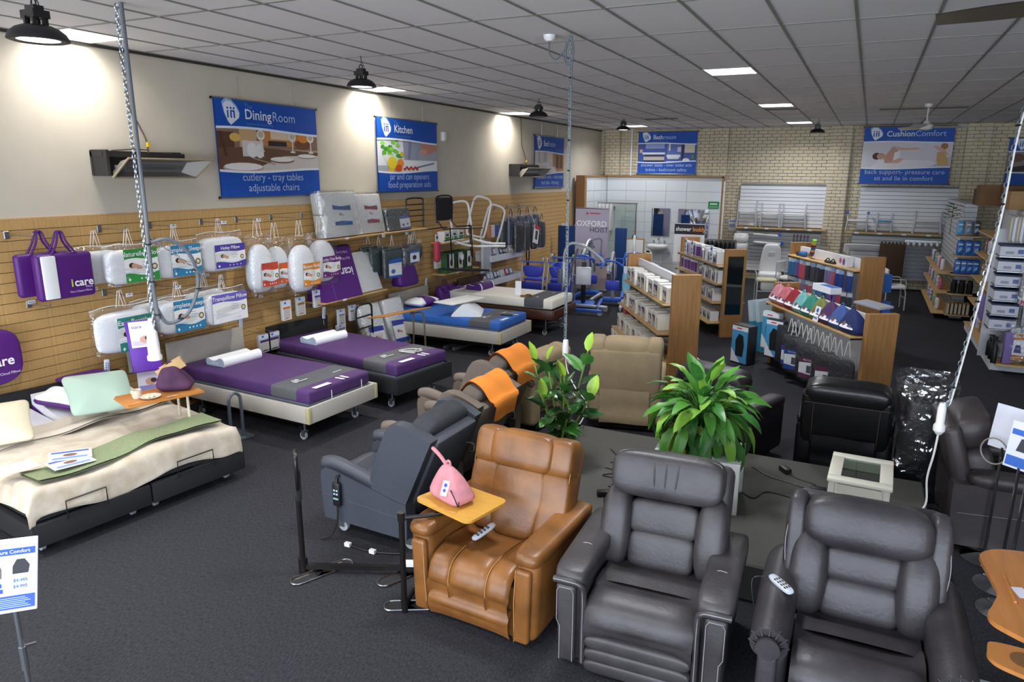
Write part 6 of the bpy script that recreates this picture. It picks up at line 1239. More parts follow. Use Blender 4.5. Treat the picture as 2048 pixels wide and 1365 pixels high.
# ================================================================ shelving islands
m_ply=mat('oak_panel','#a87c4a',.5,var=.14,scale=2.5,stretch=(12,12,1),col2='#956a3a'); m_spine=mat('white_spine','#dcdde0',.5)
GR=math.radians(-58.9)
def gondola(cx,cy,H,shelves,label,L=2.5,mirror=False,width=.39,base=.42):
    t=thing('display_gondola',label,'display shelf',(cx,cy,0),GR)
    for s_ in (-1,1): M().rbox((s_*L/2,0,H/2),(.085,width,H),.004,1).build('end_panel',m_ply,t)
    M().box((0,0,H/2-.02),(L-.08,.05,H-.1)).build('spine',m_spine,t)
    M().box((0,0,.05),(L-.08,width*.9,.1)).build('plinth',m_black,t)
    for (z,d) in shelves:
        sh=M().rbox((0,-d/2-.02,z),(L-.085,d,.022),.003,1).build('shelf',m_pine,t)
        for s_ in (-1,1): M().box((s_*(L/2-.06),-d/2-.03,z-.02),(.02,d*.9,.03)).build('bracket',m_black,sh)
    for (z,d) in shelves[::2]: M().rbox((0,d*.35+.02,z),(L-.085,d*.7,.022),.003,1).build('shelf',m_pine,t)
    if mirror:
        M().box((L/2+.044,0,.95),(.006,width*.74,1.05)).build('mirror',mat('dark_mirror','#11161c',.06,metal=.0,spec=1.0),t)
    return t
def on_g(g,x,y,z): a=g.rotation_euler.z; return (g.location.x+x*math.cos(a)-y*math.sin(a),g.location.y+x*math.sin(a)+y*math.cos(a),z)
G1=gondola(-2.7,10.27,1.6,[(1.18,.27),(.78,.33),(.38,.42),(.12,.46)],'oak ended shelf island stacked with boxed slippers')
G2=gondola(-2.68,13.93,1.6,[(1.28,.26),(.96,.3),(.62,.34),(.25,.4)],'oak ended shelf island with a tall mirror on its end',mirror=True)
G3=gondola(-.35,10.34,1.28,[(.98,.32)],'low oak ended shelf island with a row of suede bags')
G4=gondola(-.47,13.82,1.6,[(1.36,.26)],'oak ended shelf island hung with socks and gloves')
# boxed goods: one prototype each, copied along the shelves
def box_proto(w,d,h,body,face,label,cat='box',name='shoe_box',extra=None,lid=True):
    t=thing(name,label,cat,(0,0,-5),GR); M().rbox((0,0,h/2),(w,d,h),.004,1).build('carton',flat(body),t)
    sh=[('r',face,-w*.42,w*.42,h*.08,h*.8)]+(extra(w,h) if extra else []); art(t,sh,'print',y=-d/2)
    if lid: M().rbox((0,0,h+.004),(w*1.04,d*1.03,.03),.006,1).build('clear_lid',m_film if lid==2 else flat('#d9d6cf'),t)
    return t
def shoe(c1,c2): return lambda w,h:[('p',c1,[(-w*.35,h*.2),(w*.35,h*.2),(w*.35,h*.4),(w*.05,h*.45),(-.1*w,h*.65),(-w*.35,h*.6)]),('r',c2,-w*.38,w*.38,h*.14,h*.2)]
random.seed(13)
def row(g,protos,x0,x1,step,z,y,lab,grp,jit=.01,ry=.06,scale=None):
    x=x0; k=0; made=[]
    while x<x1:
        p=protos[k%len(protos)]; o=dup(p,on_g(g,x,y+random.uniform(-jit,jit),z+.012),GR+random.uniform(-ry,ry),ORD[k]+' '+lab,grp); x+=step*random.uniform(.95,1.1); k+=1; made.append(o)
    return made
A=[box_proto(.2,.16,.2,'#cfc8bb','#6d6578','slipper box',extra=shoe('#cbbfae','#8a7f78'),lid=1),box_proto(.2,.16,.22,'#d8d2c6','#4a3f5e','slipper box',extra=shoe('#b9ad9c','#dcd6cc'),lid=1),box_proto(.1,.2,.21,'#e2ddcf','#c9bfa8','slipper box',lid=1)]
row(G1,A,-.95,1.12,.215,1.18,-.16,'clear lidded slipper box on the upper shelf of the front island','slipper boxes on the upper shelf')
row(G1,[A[1],A[2],A[0]],-1.0,1.12,.19,.78,-.2,'clear lidded slipper box on the middle shelf of the front island','slipper boxes on the middle shelf')
row(G1,[A[0],A[2],A[1],A[2]],-1.1,1.12,.17,.38,-.28,'clear lidded slipper box on the lower shelf of the front island','slipper boxes on the lower shelf')
row(G1,[A[2],A[0],A[2]],-1.12,.2,.15,.12,-.34,'clear lidded slipper box on the bottom shelf of the front island','slipper boxes on the bottom shelf')
for (x,z,c_,lb) in ((-1.08,.95,'#7fb8cf','pale blue bag of gloves hanging at the end of the slipper island'),(-1.12,.98,'#5d9cc0','blue bag of gloves hanging behind the pale one'),(-1.1,.55,'#b83a5a','crimson strip pack hanging at the end of the slipper island')):
    o=thing('hanging_pack',lb,'packet',on_g(G1,x,-.24,z),GR+.6); M().sq((0,0,.16),(.16 if z>.6 else .06,.06,.36),.5,.5,14,8).build('pack',flat(c_),o,80); M().box((0,0,.37),(.13 if z>.6 else .06,.006,.1)).build('header',flat('#d6dae4'),o)
for k in range(5):
    o=thing('carton',['green and orange carton standing on top of the slipper island, nearest','white and orange carton on top of the slipper island','yellow edged carton on top of the slipper island','pale blue carton on top of the slipper island','large white carton at the end on top of the slipper island'][k],'box',on_g(G2,-1.9+.1*k,-.75-.02*k,.98),GR+PI/2,'cartons between the islands'); M().box((0,0,.13),(.1,.22,.26)).build('carton',flat(['#7f9a4a','#e0ddd2','#d9c86a','#c9d2e2','#d5dae6'][k]),o); art(o,[('r','#d98a2c',-.04,.04,.16,.24),('r','#4a5a6a',-.03,.03,.03,.1)],'print',y=-.111)
t=thing('display_table','low white table holding cartons behind the slipper island','table',on_g(G2,-1.7,-.8,0),GR); M().box((0,0,.965),(.7,.35,.03)).build('top',m_white,t); M().box((0,0,.47),(.6,.3,.94)).build('cabinet',m_spine,t)
B=[box_proto(.17,.07,.26,'#d9d4e2','#6a3a8a','purple box','box','tall_box',lid=0),box_proto(.17,.07,.25,'#e4e2e8','#7d4a98','purple box','box','tall_box',lid=0)]; Cx=[box_proto(.2,.16,.19,'#e3e3e3','#b9b9bd','white box','box','white_box',extra=shoe('#5a5a60','#8a8a90'),lid=0),box_proto(.07,.18,.24,'#dcdcdc','#8a8590','white box','box','white_box',lid=0)]
row(G2,B,-1.0,.0,.13,1.28,-.14,'purple fronted upright box on the top shelf of the mirror island','purple boxes on the top shelf',ry=.35)
row(G2,Cx,.15,1.1,.16,1.28,-.14,'white picture box on the top shelf of the mirror island','white boxes on the top shelf',ry=.2)
row(G2,B,-1.05,.1,.2,.96,-.17,'purple fronted upright box on the second shelf of the mirror island','purple boxes on the second shelf',ry=.3)
row(G2,[Cx[0],Cx[1],Cx[1]],.2,1.12,.11,.96,-.17,'white picture box on the second shelf of the mirror island','white boxes on the second shelf')
row(G2,[Cx[1],Cx[0],Cx[1]],-1.0,1.12,.14,.62,-.2,'white picture box on the third shelf of the mirror island','white boxes on the third shelf')
row(G2,[Cx[0]],-1.0,1.1,.24,.25,-.24,'white shoe box on the lowest shelf of the mirror island','white boxes on the lowest shelf')
for k,(x,z) in enumerate(((-.75,1.3),(.75,1.3),(-.35,1.29))):
    o=thing('info_card',['tall blue and white info card on the mirror island, farthest','tall blue and white info card on the mirror island, nearest','blue striped info card in the middle of the mirror island'][k],'sign',on_g(G2,x,-.26,z),GR); M().box((0,0,.16),(.11,.01,.32)).build('card',flat('#e3e7f0'),o); art(o,[('r','#3a66b5',-.045,.045,.24,.28),('r','#4a76c0',-.04,.04,.13,.16),('r','#4a76c0',-.04,.04,.06,.09)],'print',y=-.006)
o=thing('brand_sign','black and white shelf sign reading showerbuddy','sign',(-3.47,15.5,1.0),0); M().box((0,0,.42),(.66,.03,.84)).build('board',flat('#e3e3e6'),o); M().box((0,-.016,.72),(.66,.004,.22)).build('band',flat('#17181a'),o)
lettering(o,[('shower',.13,-.3,.72,'#f2f2f2',.012,'LEFT',.86),('buddy',.13,.07,.72,'#e8872a',.012,'LEFT',.86)],y=-.019); M().box((0,.1,-.5),(.5,.1,1.0)).build('stand',m_spine,o)
for s_ in PANELS[:0]: pass
# tidy: prototypes are not part of the room
for p in A+B+Cx:
    for c in list(p.children): bpy.data.objects.remove(c)
    bpy.data.objects.remove(p)
# suede bags on G3 shelf
BC=[('#c07f88','dusty rose'),('#b8656e','coral pink'),('#8c1f2c','crimson'),('#6aa5a5','pale aqua'),('#2a7a6a','teal green'),('#6f7640','olive green'),('#4a2a58','deep purple'),('#3a5590','denim blue'),('#1d2a5e','navy blue')]
m_cl=flat('#e6e4e8')
for k,(c_,nm) in enumerate(BC):
    x=-1.02+k*.255; p=on_g(G3,x,-.2,.992)
    o=heat_bag(p,GR+.1,nm+' suede wheat bag with a white paper band on the low island',mat('suede_'+str(k),c_,.85,var=.2,scale=12,bump=.4,bscale=20),False,1.35,group='suede bags on the low island')
    M().grid(lambda u,v:Vector(((u-.5)*.26-.03*v,-.14+.075*v+.02*abs(2*u-1)**2,.07+.1*v)),8,4).build('paper_band',m_cl,o,80); art(o,[('e','#6a4a3a',-.06,.06,.028,.03),('r','#3a3f6a',.02,.09,.03,.06)],'print',x=T(0,-.14,.07)@RX(math.radians(-37)),y=-.004)
o=flat_item('folded_cloth','folded beige suede cloth lying over the aqua bag','cloth',on_g(G3,-.28,-.16,1.16),GR,.26,.24,None,.012,'#c9a880'); o.rotation_euler=(.9,0,GR)
o=thing('info_card','white price card leaning among the suede bags','sign',on_g(G3,.3,-.33,.995),GR); M().at(RX(-.2)).box((0,0,.1),(.13,.006,.2)).build('card',flat('#e6e8ee'),o); art(o,[('e','#3a62b0',0,.15,.03,.03),('r','#8a96b8',-.04,.04,.03,.05)],'print',x=RX(-.2),y=-.004)
# hanging cushion packs and boxed heat pads under the shelf
m_dk=mat('pack_charcoal','#33343a',.8,var=.2,scale=60)
for k in range(7):
    x=-.3+k*.22; lb=['charcoal lumbar cushion bag with blue label, first in the row','charcoal cushion bag with blue label reading Back Support','charcoal cushion bag hanging third in the row','charcoal cushion bag with plum label reading Back Huggar','charcoal cushion bag hanging fifth in the row','charcoal cushion bag hanging sixth in the row','charcoal cushion bag hanging last in the row by the oak end'][k]
    o=thing('cushion_pack',lb,'cushion pack',on_g(G3,x,-.3-.06*(k%2),.16),GR+.62,'charcoal cushion bags')
    M().sq((0,0,.26),(.32,.06,.5),.4,.35,18,10).build('cushion',m_dk,o,80); bag_film(o,.34,.56,.07,0,0,.56,m=film('thin_film',gloss=.05))
    g=M(); triangle(g,-.05,.74,.08,.2,0,.006); triangle(g,.05,.74,.08,.2,0,.006); g.build('hanger',m_hang,o)
    if k in (0,1,3,5): 
        cl=['#3a3f8c','#24408c','#5a2a4a','#5a2a4a'][(k+1)//2]; art(o,[('r','#dfe1e6',-.14,.14,.08,.3),('p',cl,[(-.15,.27),(.15,.3),(.15,.36),(-.15,.34)]),('p',cl,[(-.14,.06),(.14,.06),(.14,.11),(-.14,.13)]),('r','#4a4c54',-.03,.03,.14,.24),('e','#4a4320',.1,.2,.025,.025)],'insert_card',y=-.045); lettering(o,[(['','Back Support','','Back Huggar','',''][k],.032,0,.315,'#e3e4ee')],y=-.045,k=8)
for k,(x,y,z,s,lb) in enumerate(((-1.25,-.62,.0,1.0,'blue and white boxed car cushion standing on the floor by the low island'),(-1.0,-.3,.28,.95,'blue bagged seat cushion hanging left in the low island'.replace(' left',' first')),(-.72,-.36,.22,.95,'blue carded dark cushion hanging in front of the low island'),(-.5,-.3,.2,.9,'dark bagged cushion hanging beside the blue carded ones'))):
    o=thing('car_cushion_pack',lb,'cushion pack',on_g(G3,x,y,z),GR+.45,'blue carded cushions'); h=.62*s; w=.34*s
    M().rbox((0,0,h/2),(w,.2 if k==0 else .1,h),.02,2).build('box',flat('#2a2c31') if k!=1 else flat('#b9c4d0'),o); d=.1 if k==0 else .05
    if k<3: art(o,[('r','#4a9ac8',-w*.46,w*.46,h*.04,h*.96),('p','#e3e6ea',[(-w*.46,h*.04),(w*.1,h*.04),(-w*.46,h*.4)]),('r','#e6e6ea',-w*.46,w*.46,h*.86,h*.97),('p','#17181c',[(-w*.2,h*.2),(w*.22,h*.2),(w*.28,h*.5),(w*.2,h*.74),(-w*.05,h*.78),(-w*.24,h*.6)]),('r','#c23a2c',-w*.2,w*.1,h*.9,h*.93)],'print',y=-d-.002)
for k in range(2):
    o=thing('flat_carton',['tall thin teal and white carton leaning on the end of the mirror island','second tall teal carton leaning behind the first'][k],'box',(-1.36+.12*k,12.2-.02*k,0),-.6,'leaning teal cartons'); M().at(RX(-.0)@RY(-.18)).box((0,0,.42),(.08,.5,.86)).build('carton',flat('#b9ccd4'),o); M().at(RY(-.18)).box((0,-.0,.25),(.083,.503,.5)).build('colour_band',flat('#2f8fb0'),o)
# socks, gloves and small things on G4
random.seed(31)
SC=['#2e6f9a','#b8657c','#4a4c55','#7a5a9a','#9aa3b8','#26272c','#c9556a','#5a86b8','#8a7aa8','#3a3f4c']
for rowi,(z,n) in enumerate(((.98,20),(.62,20),(.28,16))):
    for k in range(n):
        x=-1.1+k*2.2/n; o=thing('sock_pack',ORD[k]+' '+['sock pack hanging in the upper row of the far island','glove pack hanging in the middle row of the far island','glove pack hanging in the lowest row of the far island'][rowi],'packet',on_g(G4,x,-.2+random.uniform(-.05,.03),z),GR+.7,['sock packs in the upper row','glove packs in the middle row','glove packs in the lowest row'][rowi])
        h=.27; c_=SC[(k//2*3+rowi*2)%10] if not(rowi==0 and k>15) else '#1f3f8c'
        M().rbox((0,0,h/2),(.09,.03,h),.01,1).build('pack',flat(c_),o); M().box((0,-.002,h+.03),(.085,.004,.07)).build('header',flat(['#dadde6','#c9d2e2','#8fa8d0'][k%3]),o)
for (x,z,lb,c_,sz) in ((-1.0,1.372,'folded dark sock on the top shelf of the far island','#26272c',(.16,.1,.08)),(-.82,1.372,'blue cap on the top shelf of the far island','#2a5f9a',(.2,.14,.1))):
    o=thing('sock',lb,'sock',on_g(G4,x,-.15,z),GR); M().sq((0,0,sz[2]/2),sz,.7,.7,14,8).build('knit',flat(c_),o,80)
o=thing('striped_sock','rainbow striped sock on a display foot','sock',on_g(G4,-.52,-.15,1.372),GR-.3)
P=crom([(-.16,0,.05),(-.02,0,.06),(.06,0,.09),(.13,0,.2),(.17,0,.3)],5); cs=['#c23a4a','#d9b53a','#2f8a5a','#2a4f9a','#8a3a8a','#1b1c20']
for k in range(len(P)-1): M().tube([P[k],P[k+1]],.042,10).build('stripe',flat(cs[k%6]),o,80)
M().tube([P[-1],P[-1]+Vector((.02,0,.06))],.04,10).build('foot_form',flat('#8ac23a'),o)
o=thing('sandal','dark strapped sandal pair on the top shelf of the far island','shoe',on_g(G4,.2,-.16,1.372),GR); M().sq((0,0,.02),(.34,.1,.04),.5,.6,16,6).build('sole',m_black,o,80); M().tube(crom([(-.1,-.05,.02),(-.08,0,.08),(-.1,.05,.02)],3),.01,5).tube(crom([(.08,-.05,.02),(.1,0,.08),(.08,.05,.02)],3),.01,5).build('strap',m_black,o)
o=flat_item('picture_box','white picture box standing on the far island','box',on_g(G4,.62,-.12,1.372),GR,.3,.12,None,.17,'#d9d6dc'); art(o,[('e','#b8557a',-.05,.09,.04,.05),('e','#5a5a8a',.06,.08,.04,.06)],'print',y=-.061)
o=flat_item('long_box','long blue and white box lying on top of the low island','box',on_g(G3,-.3,.12,1.29),GR,.5,.16,[('r','#2d62b0',-.1,.25,-.07,.07)],.09,'#dfe3ea')
o=thing('leaflet_wallet','clear folder of leaflets lying at the end on the low island','folder',on_g(G3,.85,.12,1.285),GR+.1); M().at(RX(.1)).rbox((0,0,.03),(.5,.2,.03),.005,1).build('folder',flat('#8f9096'),o)
for k,(x,z) in enumerate(((1.0,1.0),(1.05,.55))):
    o=thing('blue_carton',['stack of blue cartons behind the oak end of the far island, upper','stack of blue cartons behind the oak end of the far island, lower'][k],'box',on_g(G4,x+.1,.32,z-.45*k*0),GR,'blue cartons behind the far island'); M().box((0,0,.15-.0),(.2,.16,.3)).build('carton',flat('#2d62b0'),o); art(o,[('r','#dfe3ea',-.08,.08,.05,.1),('r','#dfe3ea',-.08,.08,.18,.22)],'print',y=-.081)
# ================================================================ rear corner: bathroom display
m_til=mat('wall_tile','#d3d7d9',.18,spec=.6); m_grt=mat('grout','#b3b7b8',.8)
wb2=M().bx(-7.14,-3.76,20.5,20.62,0,2.8).build('wall_bathroom',m_grt); tag(wb2,'white tiled display wall of the bathroom corner',kind='structure')
tm=M().rbox((0,0,0),(.592,.012,.292),.003,1).build('tile',m_til,wb2); tmd=tm.data; bpy.data.objects.remove(tm)
for i in range(6):
    for j in range(9):
        x=-7.14+.3+.6*i
        if x+.3<-3.5: link('tile',tmd,wb2,T(x-.12 if i==5 else x,20.495-(.001 if i==5 else 0),.16+.3*j))
wb3=M().bx(-7.3,-7.16,18.75,20.6,0,2.8).build('wall_shower',m_grt); tag(wb3,'short white tiled side wall of the shower corner',kind='structure')
for i in range(3):
    for j in range(9): link('tile',tmd,wb3,T(-7.153,19.08+.6*i,.16+.3*j)@RZ(PI/2))
m_edge=mat('oak_edge','#9a6f3c',.5)
tr=M().bx(-7.4,-7.14,18.6,18.74,0,2.84).bx(-7.32,-3.72,20.48,20.64,2.8,2.84).bx(-7.32,-7.14,18.7,20.6,2.8,2.84).bx(-3.76,-3.71,20.48,20.64,0,2.84).build('trim_1',m_edge); tag(tr,'oak edging around the tiled display walls',kind='structure')
t=thing('shower_screen','clear glass shower screen with chrome frame','shower screen',(-6.5,19.6,0),0); m_gls=film('shower_glass',(.86,.92,.9),.1,.03,3,0)
M().bx(-.55,.55,-.005,.005,.1,2.05).build('glass_pane',m_gls,t); M().bx(-.6,.6,-.02,.02,2.05,2.09).bx(.55,.58,-.02,.02,.1,2.05).bx(-.58,-.55,-.02,.02,.1,2.05).build('frame',m_steel,t)
t=thing('shower_tray','white raised shower base behind the hoists','shower base',(-6.4,20.0,0),0); M().rbox((0,0,.08),(1.3,.9,.15),.03).build('tray',m_white,t)
t=thing('shower_rail','chrome shower rail with handset on the tiled wall','shower',(-6.95,20.48,1.1),0); M().rod((0,-.05,0),(0,-.05,.85),.012).rod((.0,-.05,.1),(0,0,.1),.012).rod((0,-.05,.75),(0,0,.75),.012).rod((-.28,-.05,.1),(-.28,-.05,.85),.01).build('rail',m_chrome,t); M().lathe([(0,0),(.02,0),(.05,.1),(.05,.12),(0,.12)],c=(.08,-.1,.72),n=14).build('hand_shower',m_chrome,t); M().rbox((0,-.06,.5),(.09,.05,.05),.01).build('slider',m_steel,t)
t=thing('shower_mixer','round chrome shower mixer knob on the tiles','tap',(-6.22,20.47,1.05),0); M().lathe([(0,0),(.08,0),(.08,.02),(.03,.03),(.03,.08),(0,.08)],n=20,axis='Y').build('knob',m_chrome,t)
m_mir=mat('mirror_silver','#dfe6ea',.03,metal=1)
for (x,lb,wd) in ((-5.45,'small wall mirror above the basin',.54),(-4.5,'wide wall mirror beside the basin mirror',.88)):
    t=thing('wall_mirror',lb,'mirror',(x,20.48,1.12),0,'mirrors in the bathroom corner'); M().box((0,-.008,.4),(wd,.012,.8)).build('glass',m_mir,t)
t=thing('wash_basin','white wall basin with chrome taps in the tiled corner','basin',(-5.45,20.48,.7),0); M().sq((0,-.22,.12),(.62,.44,.24),.7,.6,22,10,fn=lambda p:(p.x*(1-.25*max(0,-p.z)),p.y*(1-.2*max(0,-p.z)),p.z if p.z<.6 else .6)).build('bowl',m_white,t,60); M().tube(crom([(0,-.06,.2),(0,-.06,.34),(0,-.14,.36),(0,-.18,.3)],4),.015,8).build('spout',m_chrome,t)
for s_ in (-1,1): M().lathe([(0,0),(.02,0),(.02,.06),(.035,.07),(.035,.09),(0,.09)],c=(s_*.16,-.06,.2),n=12).build('tap',m_chrome,t)
t=thing('wall_sign','small green and white sign on the tiled wall','sign',(-3.95,20.48,1.95),0); M().box((0,-.005,.1),(.3,.008,.2)).build('plate',flat('#1f8a44'),t); art(t,[('r','#d9e6dc',-.1,.1,.11,.15),('r','#9cc8aa',-.12,.12,.04,.06)],'print',y=-.01)
t=thing('notice','white printed notice taped to the brick wall','sign',(-3.45,20.77,1.35),0); M().box((0,0,.15),(.2,.004,.3)).build('sheet',flat('#d9dce4'),t); art(t,[('r','#5a76b8',-.08,.08,.24,.27),('r','#9aa8c8',-.08,.08,.08,.18)],'print',y=-.003)
t=thing('shower_curtain','folded white shower curtain at the end of the screen','curtain',(-7.0,19.45,1.3),0); M().grid(lambda u,v:Vector((-.1+.55*u,.04*math.sin(u*30),.75*v)),30,2).build('cloth',m_white,t,80)
t=thing('conduit','white vertical conduit on the brick wall by the bathroom banner','conduit',(-6.45,20.55,2.84),0); M().rod((0,0,0),(0,0,CEIL-2.84),.02).build('pipe',m_white,t)
# blue partition screens, roll-up banner, framed board
m_scr=mat('screen_blue','#1c3f78',.9,bump=.1,bscale=200)
for (x,wd,lb) in ((-6.75,.95,'navy blue fabric partition screen beside the slatboard'),(-5.52,.3,'navy blue fabric partition screen edge right of the hoist banner'.replace(' right of',' past')) ):
    t=thing('partition_screen',lb,'partition screen',(x,17.0,0),0,'navy partition screens'); M().rbox((0,0,.82),(wd,.05,1.5),.01,1).build('panel',m_scr,t); M().box((-wd*.4,0,.04),(.05,.4,.05)).box((wd*.4,0,.04),(.05,.4,.05)).build('foot',m_black,t)
for k,x in enumerate((-7.05,-6.7,-6.4)): flat_item('small_box',['small white box on the navy screen, nearest the wall','small blue box on the navy screen','small cream box on the navy screen'][k],'box',(x,17.0,1.57),0,.14,.05,None,.06,['#d5dae6','#6a86b8','#d9cfb4'][k])
t=thing('rollup_banner','pale lilac roll-up banner reading OXFORD HOIST','banner',(-6.12,16.5,.05),0)
M().box((0,0,1.0),(.86,.01,2.0)).build('sheet',flat('#bdb4c8'),t); M().rbox((0,0,2.01),(.88,.03,.03),.008).build('top_rail',m_alu,t); M().rbox((0,0,-.01),(.9,.2,.08),.02).build('base',m_alu,t)
art(t,[('p','#c9b8b4',[(-.43,.0),(.43,.0),(.43,.62),(-.43,.52)]),('p','#a89a98',[(-.43,0),(.43,0),(.43,.3),(-.43,.38)]),('p','#c23a34',[(-.16,1.86),(-.12,1.93),(-.08,1.86)]),('r','#c23a34',-.05,.22,1.875,1.9),('p','#2c2c34',[(-.2,1.06),(-.05,1.14),(.1,1.04),(.1,1.07),(-.05,1.18),(-.2,1.1)]),('p','#8a869a',[(-.05,1.16),(.1,1.24),(.22,1.26),(.26,1.22),(.24,.72),(.27,.72),(.3,1.24),(.23,1.3),(.08,1.27)]),('e','#4a8a4a',-.2,.92,.06,.07),('r','#6a5a4a',-.21,-.19,.78,.88),('p','#4a4a8c',[(.12,.6),(.3,.6),(.32,.66),(.12,.66)])],'print',y=-.006)
lettering(t,[('OXFORD',.19,-.4,1.63,'#ffffff',.02,'LEFT',1),('HOIST',.17,-.05,1.48,'#4a4656',0,'LEFT',1)],y=-.006,k=8)
t=thing('framed_board','white board in an oak frame leaning behind the hoists','board',(-5.25,17.3,0),.2); M().box((0,0,.65),(.5,.03,1.3)).build('frame',m_edge,t); M().box((0,-.018,.65),(.44,.006,1.24)).build('panel',m_whitem,t)
# transfer chairs with blue pads
m_bpad=mat('cobalt_pad','#3a46c0',.5); m_tubeg=mat('frame_grey','#b5b9be',.35,metal=.3); m_hblue=mat('hoist_blue','#2a5fc8',.4)
def transfer_chair(x,y,rz,label):
    t=thing('transfer_chair',label,'transfer chair',(x,y,0),rz,'blue padded transfer chairs')
    for s_ in (-1,1):
        M().tube(crom([(s_*.26,-.28,.06),(s_*.26,-.22,.5),(s_*.26,-.12,.85),(s_*.26,-.14,1.0),(s_*.26,-.2,1.04),(s_*.26,-.24,.98)],5),.02,8).tube([(s_*.26,.25,.06),(s_*.26,.05,.55)],.018,8).build('side_frame',m_tubeg,t)
        for y in (-.28,.25): M().lathe([(.01,-.012),(.045,-.012),(.045,.012),(.01,.012)],c=(s_*.26,y,.045),n=14,axis='X').build('wheel',m_wheel,t)
    M().rod((-.26,-.12,.95),(.26,-.12,.95),.016).build('crossbar',m_hblue,t)
    M().sq((0,-.12,.74),(.46,.06,.26),.5,.6,18,8,fn=lambda p:(p.x*(1+.15*p.z),p.y,p.z)).build('back_pad',m_bpad,t,80); M().rbox((0,-.2,.38),(.48,.05,.26),.03,2).build('leg_pad',m_bpad,t); M().rbox((0,.05,.55),(.44,.36,.05),.02).build('seat',m_bpad,t); return t
transfer_chair(-6.66,14.35,.12,'blue padded transfer chair nearest the slatboard'); transfer_chair(-6.06,14.45,.12,'blue padded transfer chair beside its twin, toward the aisle')
transfer_chair(-6.35,15.3,.2,'blue padded transfer chair behind the front two')
def hoist(x,y,rz,label,sc=1,slingbar=True):
    t=thing('patient_hoist',label,'patient hoist',(x,y,0),rz,'blue and grey patient hoists')
    M().rbox((0,0,.12),(.42,.16,.1),.02).build('base_hub',m_hblue,t)
    for s_ in (-1,1):
        M().rbox((s_*.24,-.42,.1),(.07,.95,.06),.015,2).build('base_leg',m_hblue if s_<0 else m_tubeg,t)
        for (yy,r) in ((-.85,.05),(.12,.06)): M().lathe([(.01,-.015),(r,-.015),(r,.015),(.01,.015)],c=(s_*.24,yy,r),n=16,axis='X').build('wheel',m_wheel,t)
    M().rbox((0,.02,.6),(.08,.07,.95),.015).build('mast',m_tubeg,t)
    M().tube(crom([(0,.02,1.0),(0,.0,1.28*sc),(0,-.12,1.45*sc),(0,-.4,1.42*sc),(0,-.75,1.2*sc),(0,-.85,1.05*sc)],6),.032,10).build('boom',m_tubeg,t)
    M().rod((0,-.03,.55),(0,-.28,1.35*sc),.025).build('actuator',m_steel,t); M().rbox((0,.09,.75),(.14,.1,.3),.02).build('battery_box',mat('box_grey','#6d727a',.5),t)
    M().tube(crom([(-.2,.12,.85),(-.2,.2,1.0),(0,.22,1.02),(.2,.2,1.0),(.2,.12,.85)],5),.018,8).build('push_handle',m_hblue,t)
    if slingbar: M().tube(crom([(-.25,-.85,1.0),(-.1,-.85,1.08),(.1,-.85,1.08),(.25,-.85,1.0)],5),.02,8).build('spreader_bar',m_hblue,t); 
    M().rbox((0,-.06,.45),(.32,.08,.22),.04,2).build('knee_pad',m_bpad,t)
    return t
hoist(-5.68,13.75,PI/2+.1,'patient hoist with a high curved grey boom in front of the banner'); hoist(-5.0,14.95,.25,'patient hoist with blue legs nearest the aisle',.82); hoist(-5.78,15.65,.1,'patient hoist behind the stand aid',.95); hoist(-4.95,16.3,.3,'tall patient hoist farthest back by the framed board',1.0)
t=thing('stand_aid','black and blue stand aid with white panel between the hoists','stand aid',(-5.5,14.42,0),.3); M().rbox((0,0,.06),(.5,.6,.06),.02).build('base',m_hblue,t); M().rbox((0,0,.55),(.1,.08,.9),.02).build('column',m_black,t); M().rbox((0,-.08,.7),(.34,.06,.4),.05).build('shin_panel',m_white,t); M().tube(crom([(-.2,-.05,1.0),(-.2,-.25,1.1),(0,-.3,1.12),(.2,-.25,1.1),(.2,-.05,1.0)],5),.02,8).build('grab_bar',m_hblue,t)
t=thing('folding_walker','grey folding walking frame against the slatboard behind the blue chairs','walking frame',(-6.6,15.9,0),.2)
for s_ in (-1,1): M().tube(crom([(s_*.28,-.25,0),(s_*.26,-.15,.85),(s_*.26,0,.95),(s_*.26,.12,.85),(s_*.28,.25,0)],5),.015,8).build('side_frame',m_steel,t)
M().rod((-.26,-.1,.9),(.26,-.1,.9),.015).rod((-.26,-.18,.5),(.26,-.18,.5),.013).build('crossbar',m_steel,t)
# ================================================================ back wall displays
def white_slat(x0,x1,z0,z1,label,y=Y1-.03):
    t=thing('slatwall',label,'slatwall',((x0+x1)/2,y,z0),0,'white slatwall panels'); W=x1-x0
    M().box((0,.01,(z1-z0)/2),(W,.01,z1-z0)).build('backing',mat('slat_gap','#77797c',.6),t)
    n=int((z1-z0)/.1); s0=M().box((0,0,0),(W,.02,.088)).build('slat',m_spine,t); s0.location=(0,-.006,.05)
    for k in range(1,n): link('slat',s0.data,t,T(0,-.006,.05+k*.1))
white_slat(-3.27,-.97,1.5,2.66,'white slatwall panel with shower frames, over the white toilets',Y1-.1); white_slat(-.22,2.05,1.5,2.64,'white slatwall panel with stools, under the cushion banner',Y1-.1)
white_slat(-3.3,-.95,.25,1.4,'white slatwall panel behind the white bathroom seats',Y1-.1); white_slat(-.3,1.95,.25,1.4,'white slatwall panel behind the brown mat and rails',Y1-.1)
def bshelf(x0,x1,z,label):
    t=thing('wall_shelf',label,'shelf',((x0+x1)/2,Y1-.1,z),0); M().rbox((0,-.15,0),(x1-x0,.3,.03),.004,1).build('board',m_pine,t)
    for k in range(4): M().box((-(x1-x0)/2+.3+k*.55,-.302,0),(.1,.003,.04)).build('ticket',m_tag,t)
bshelf(-3.3,-.95,1.46,'long pine shelf carrying folding shower frames'); bshelf(-.5,1.75,1.44,'long pine shelf carrying three stools')
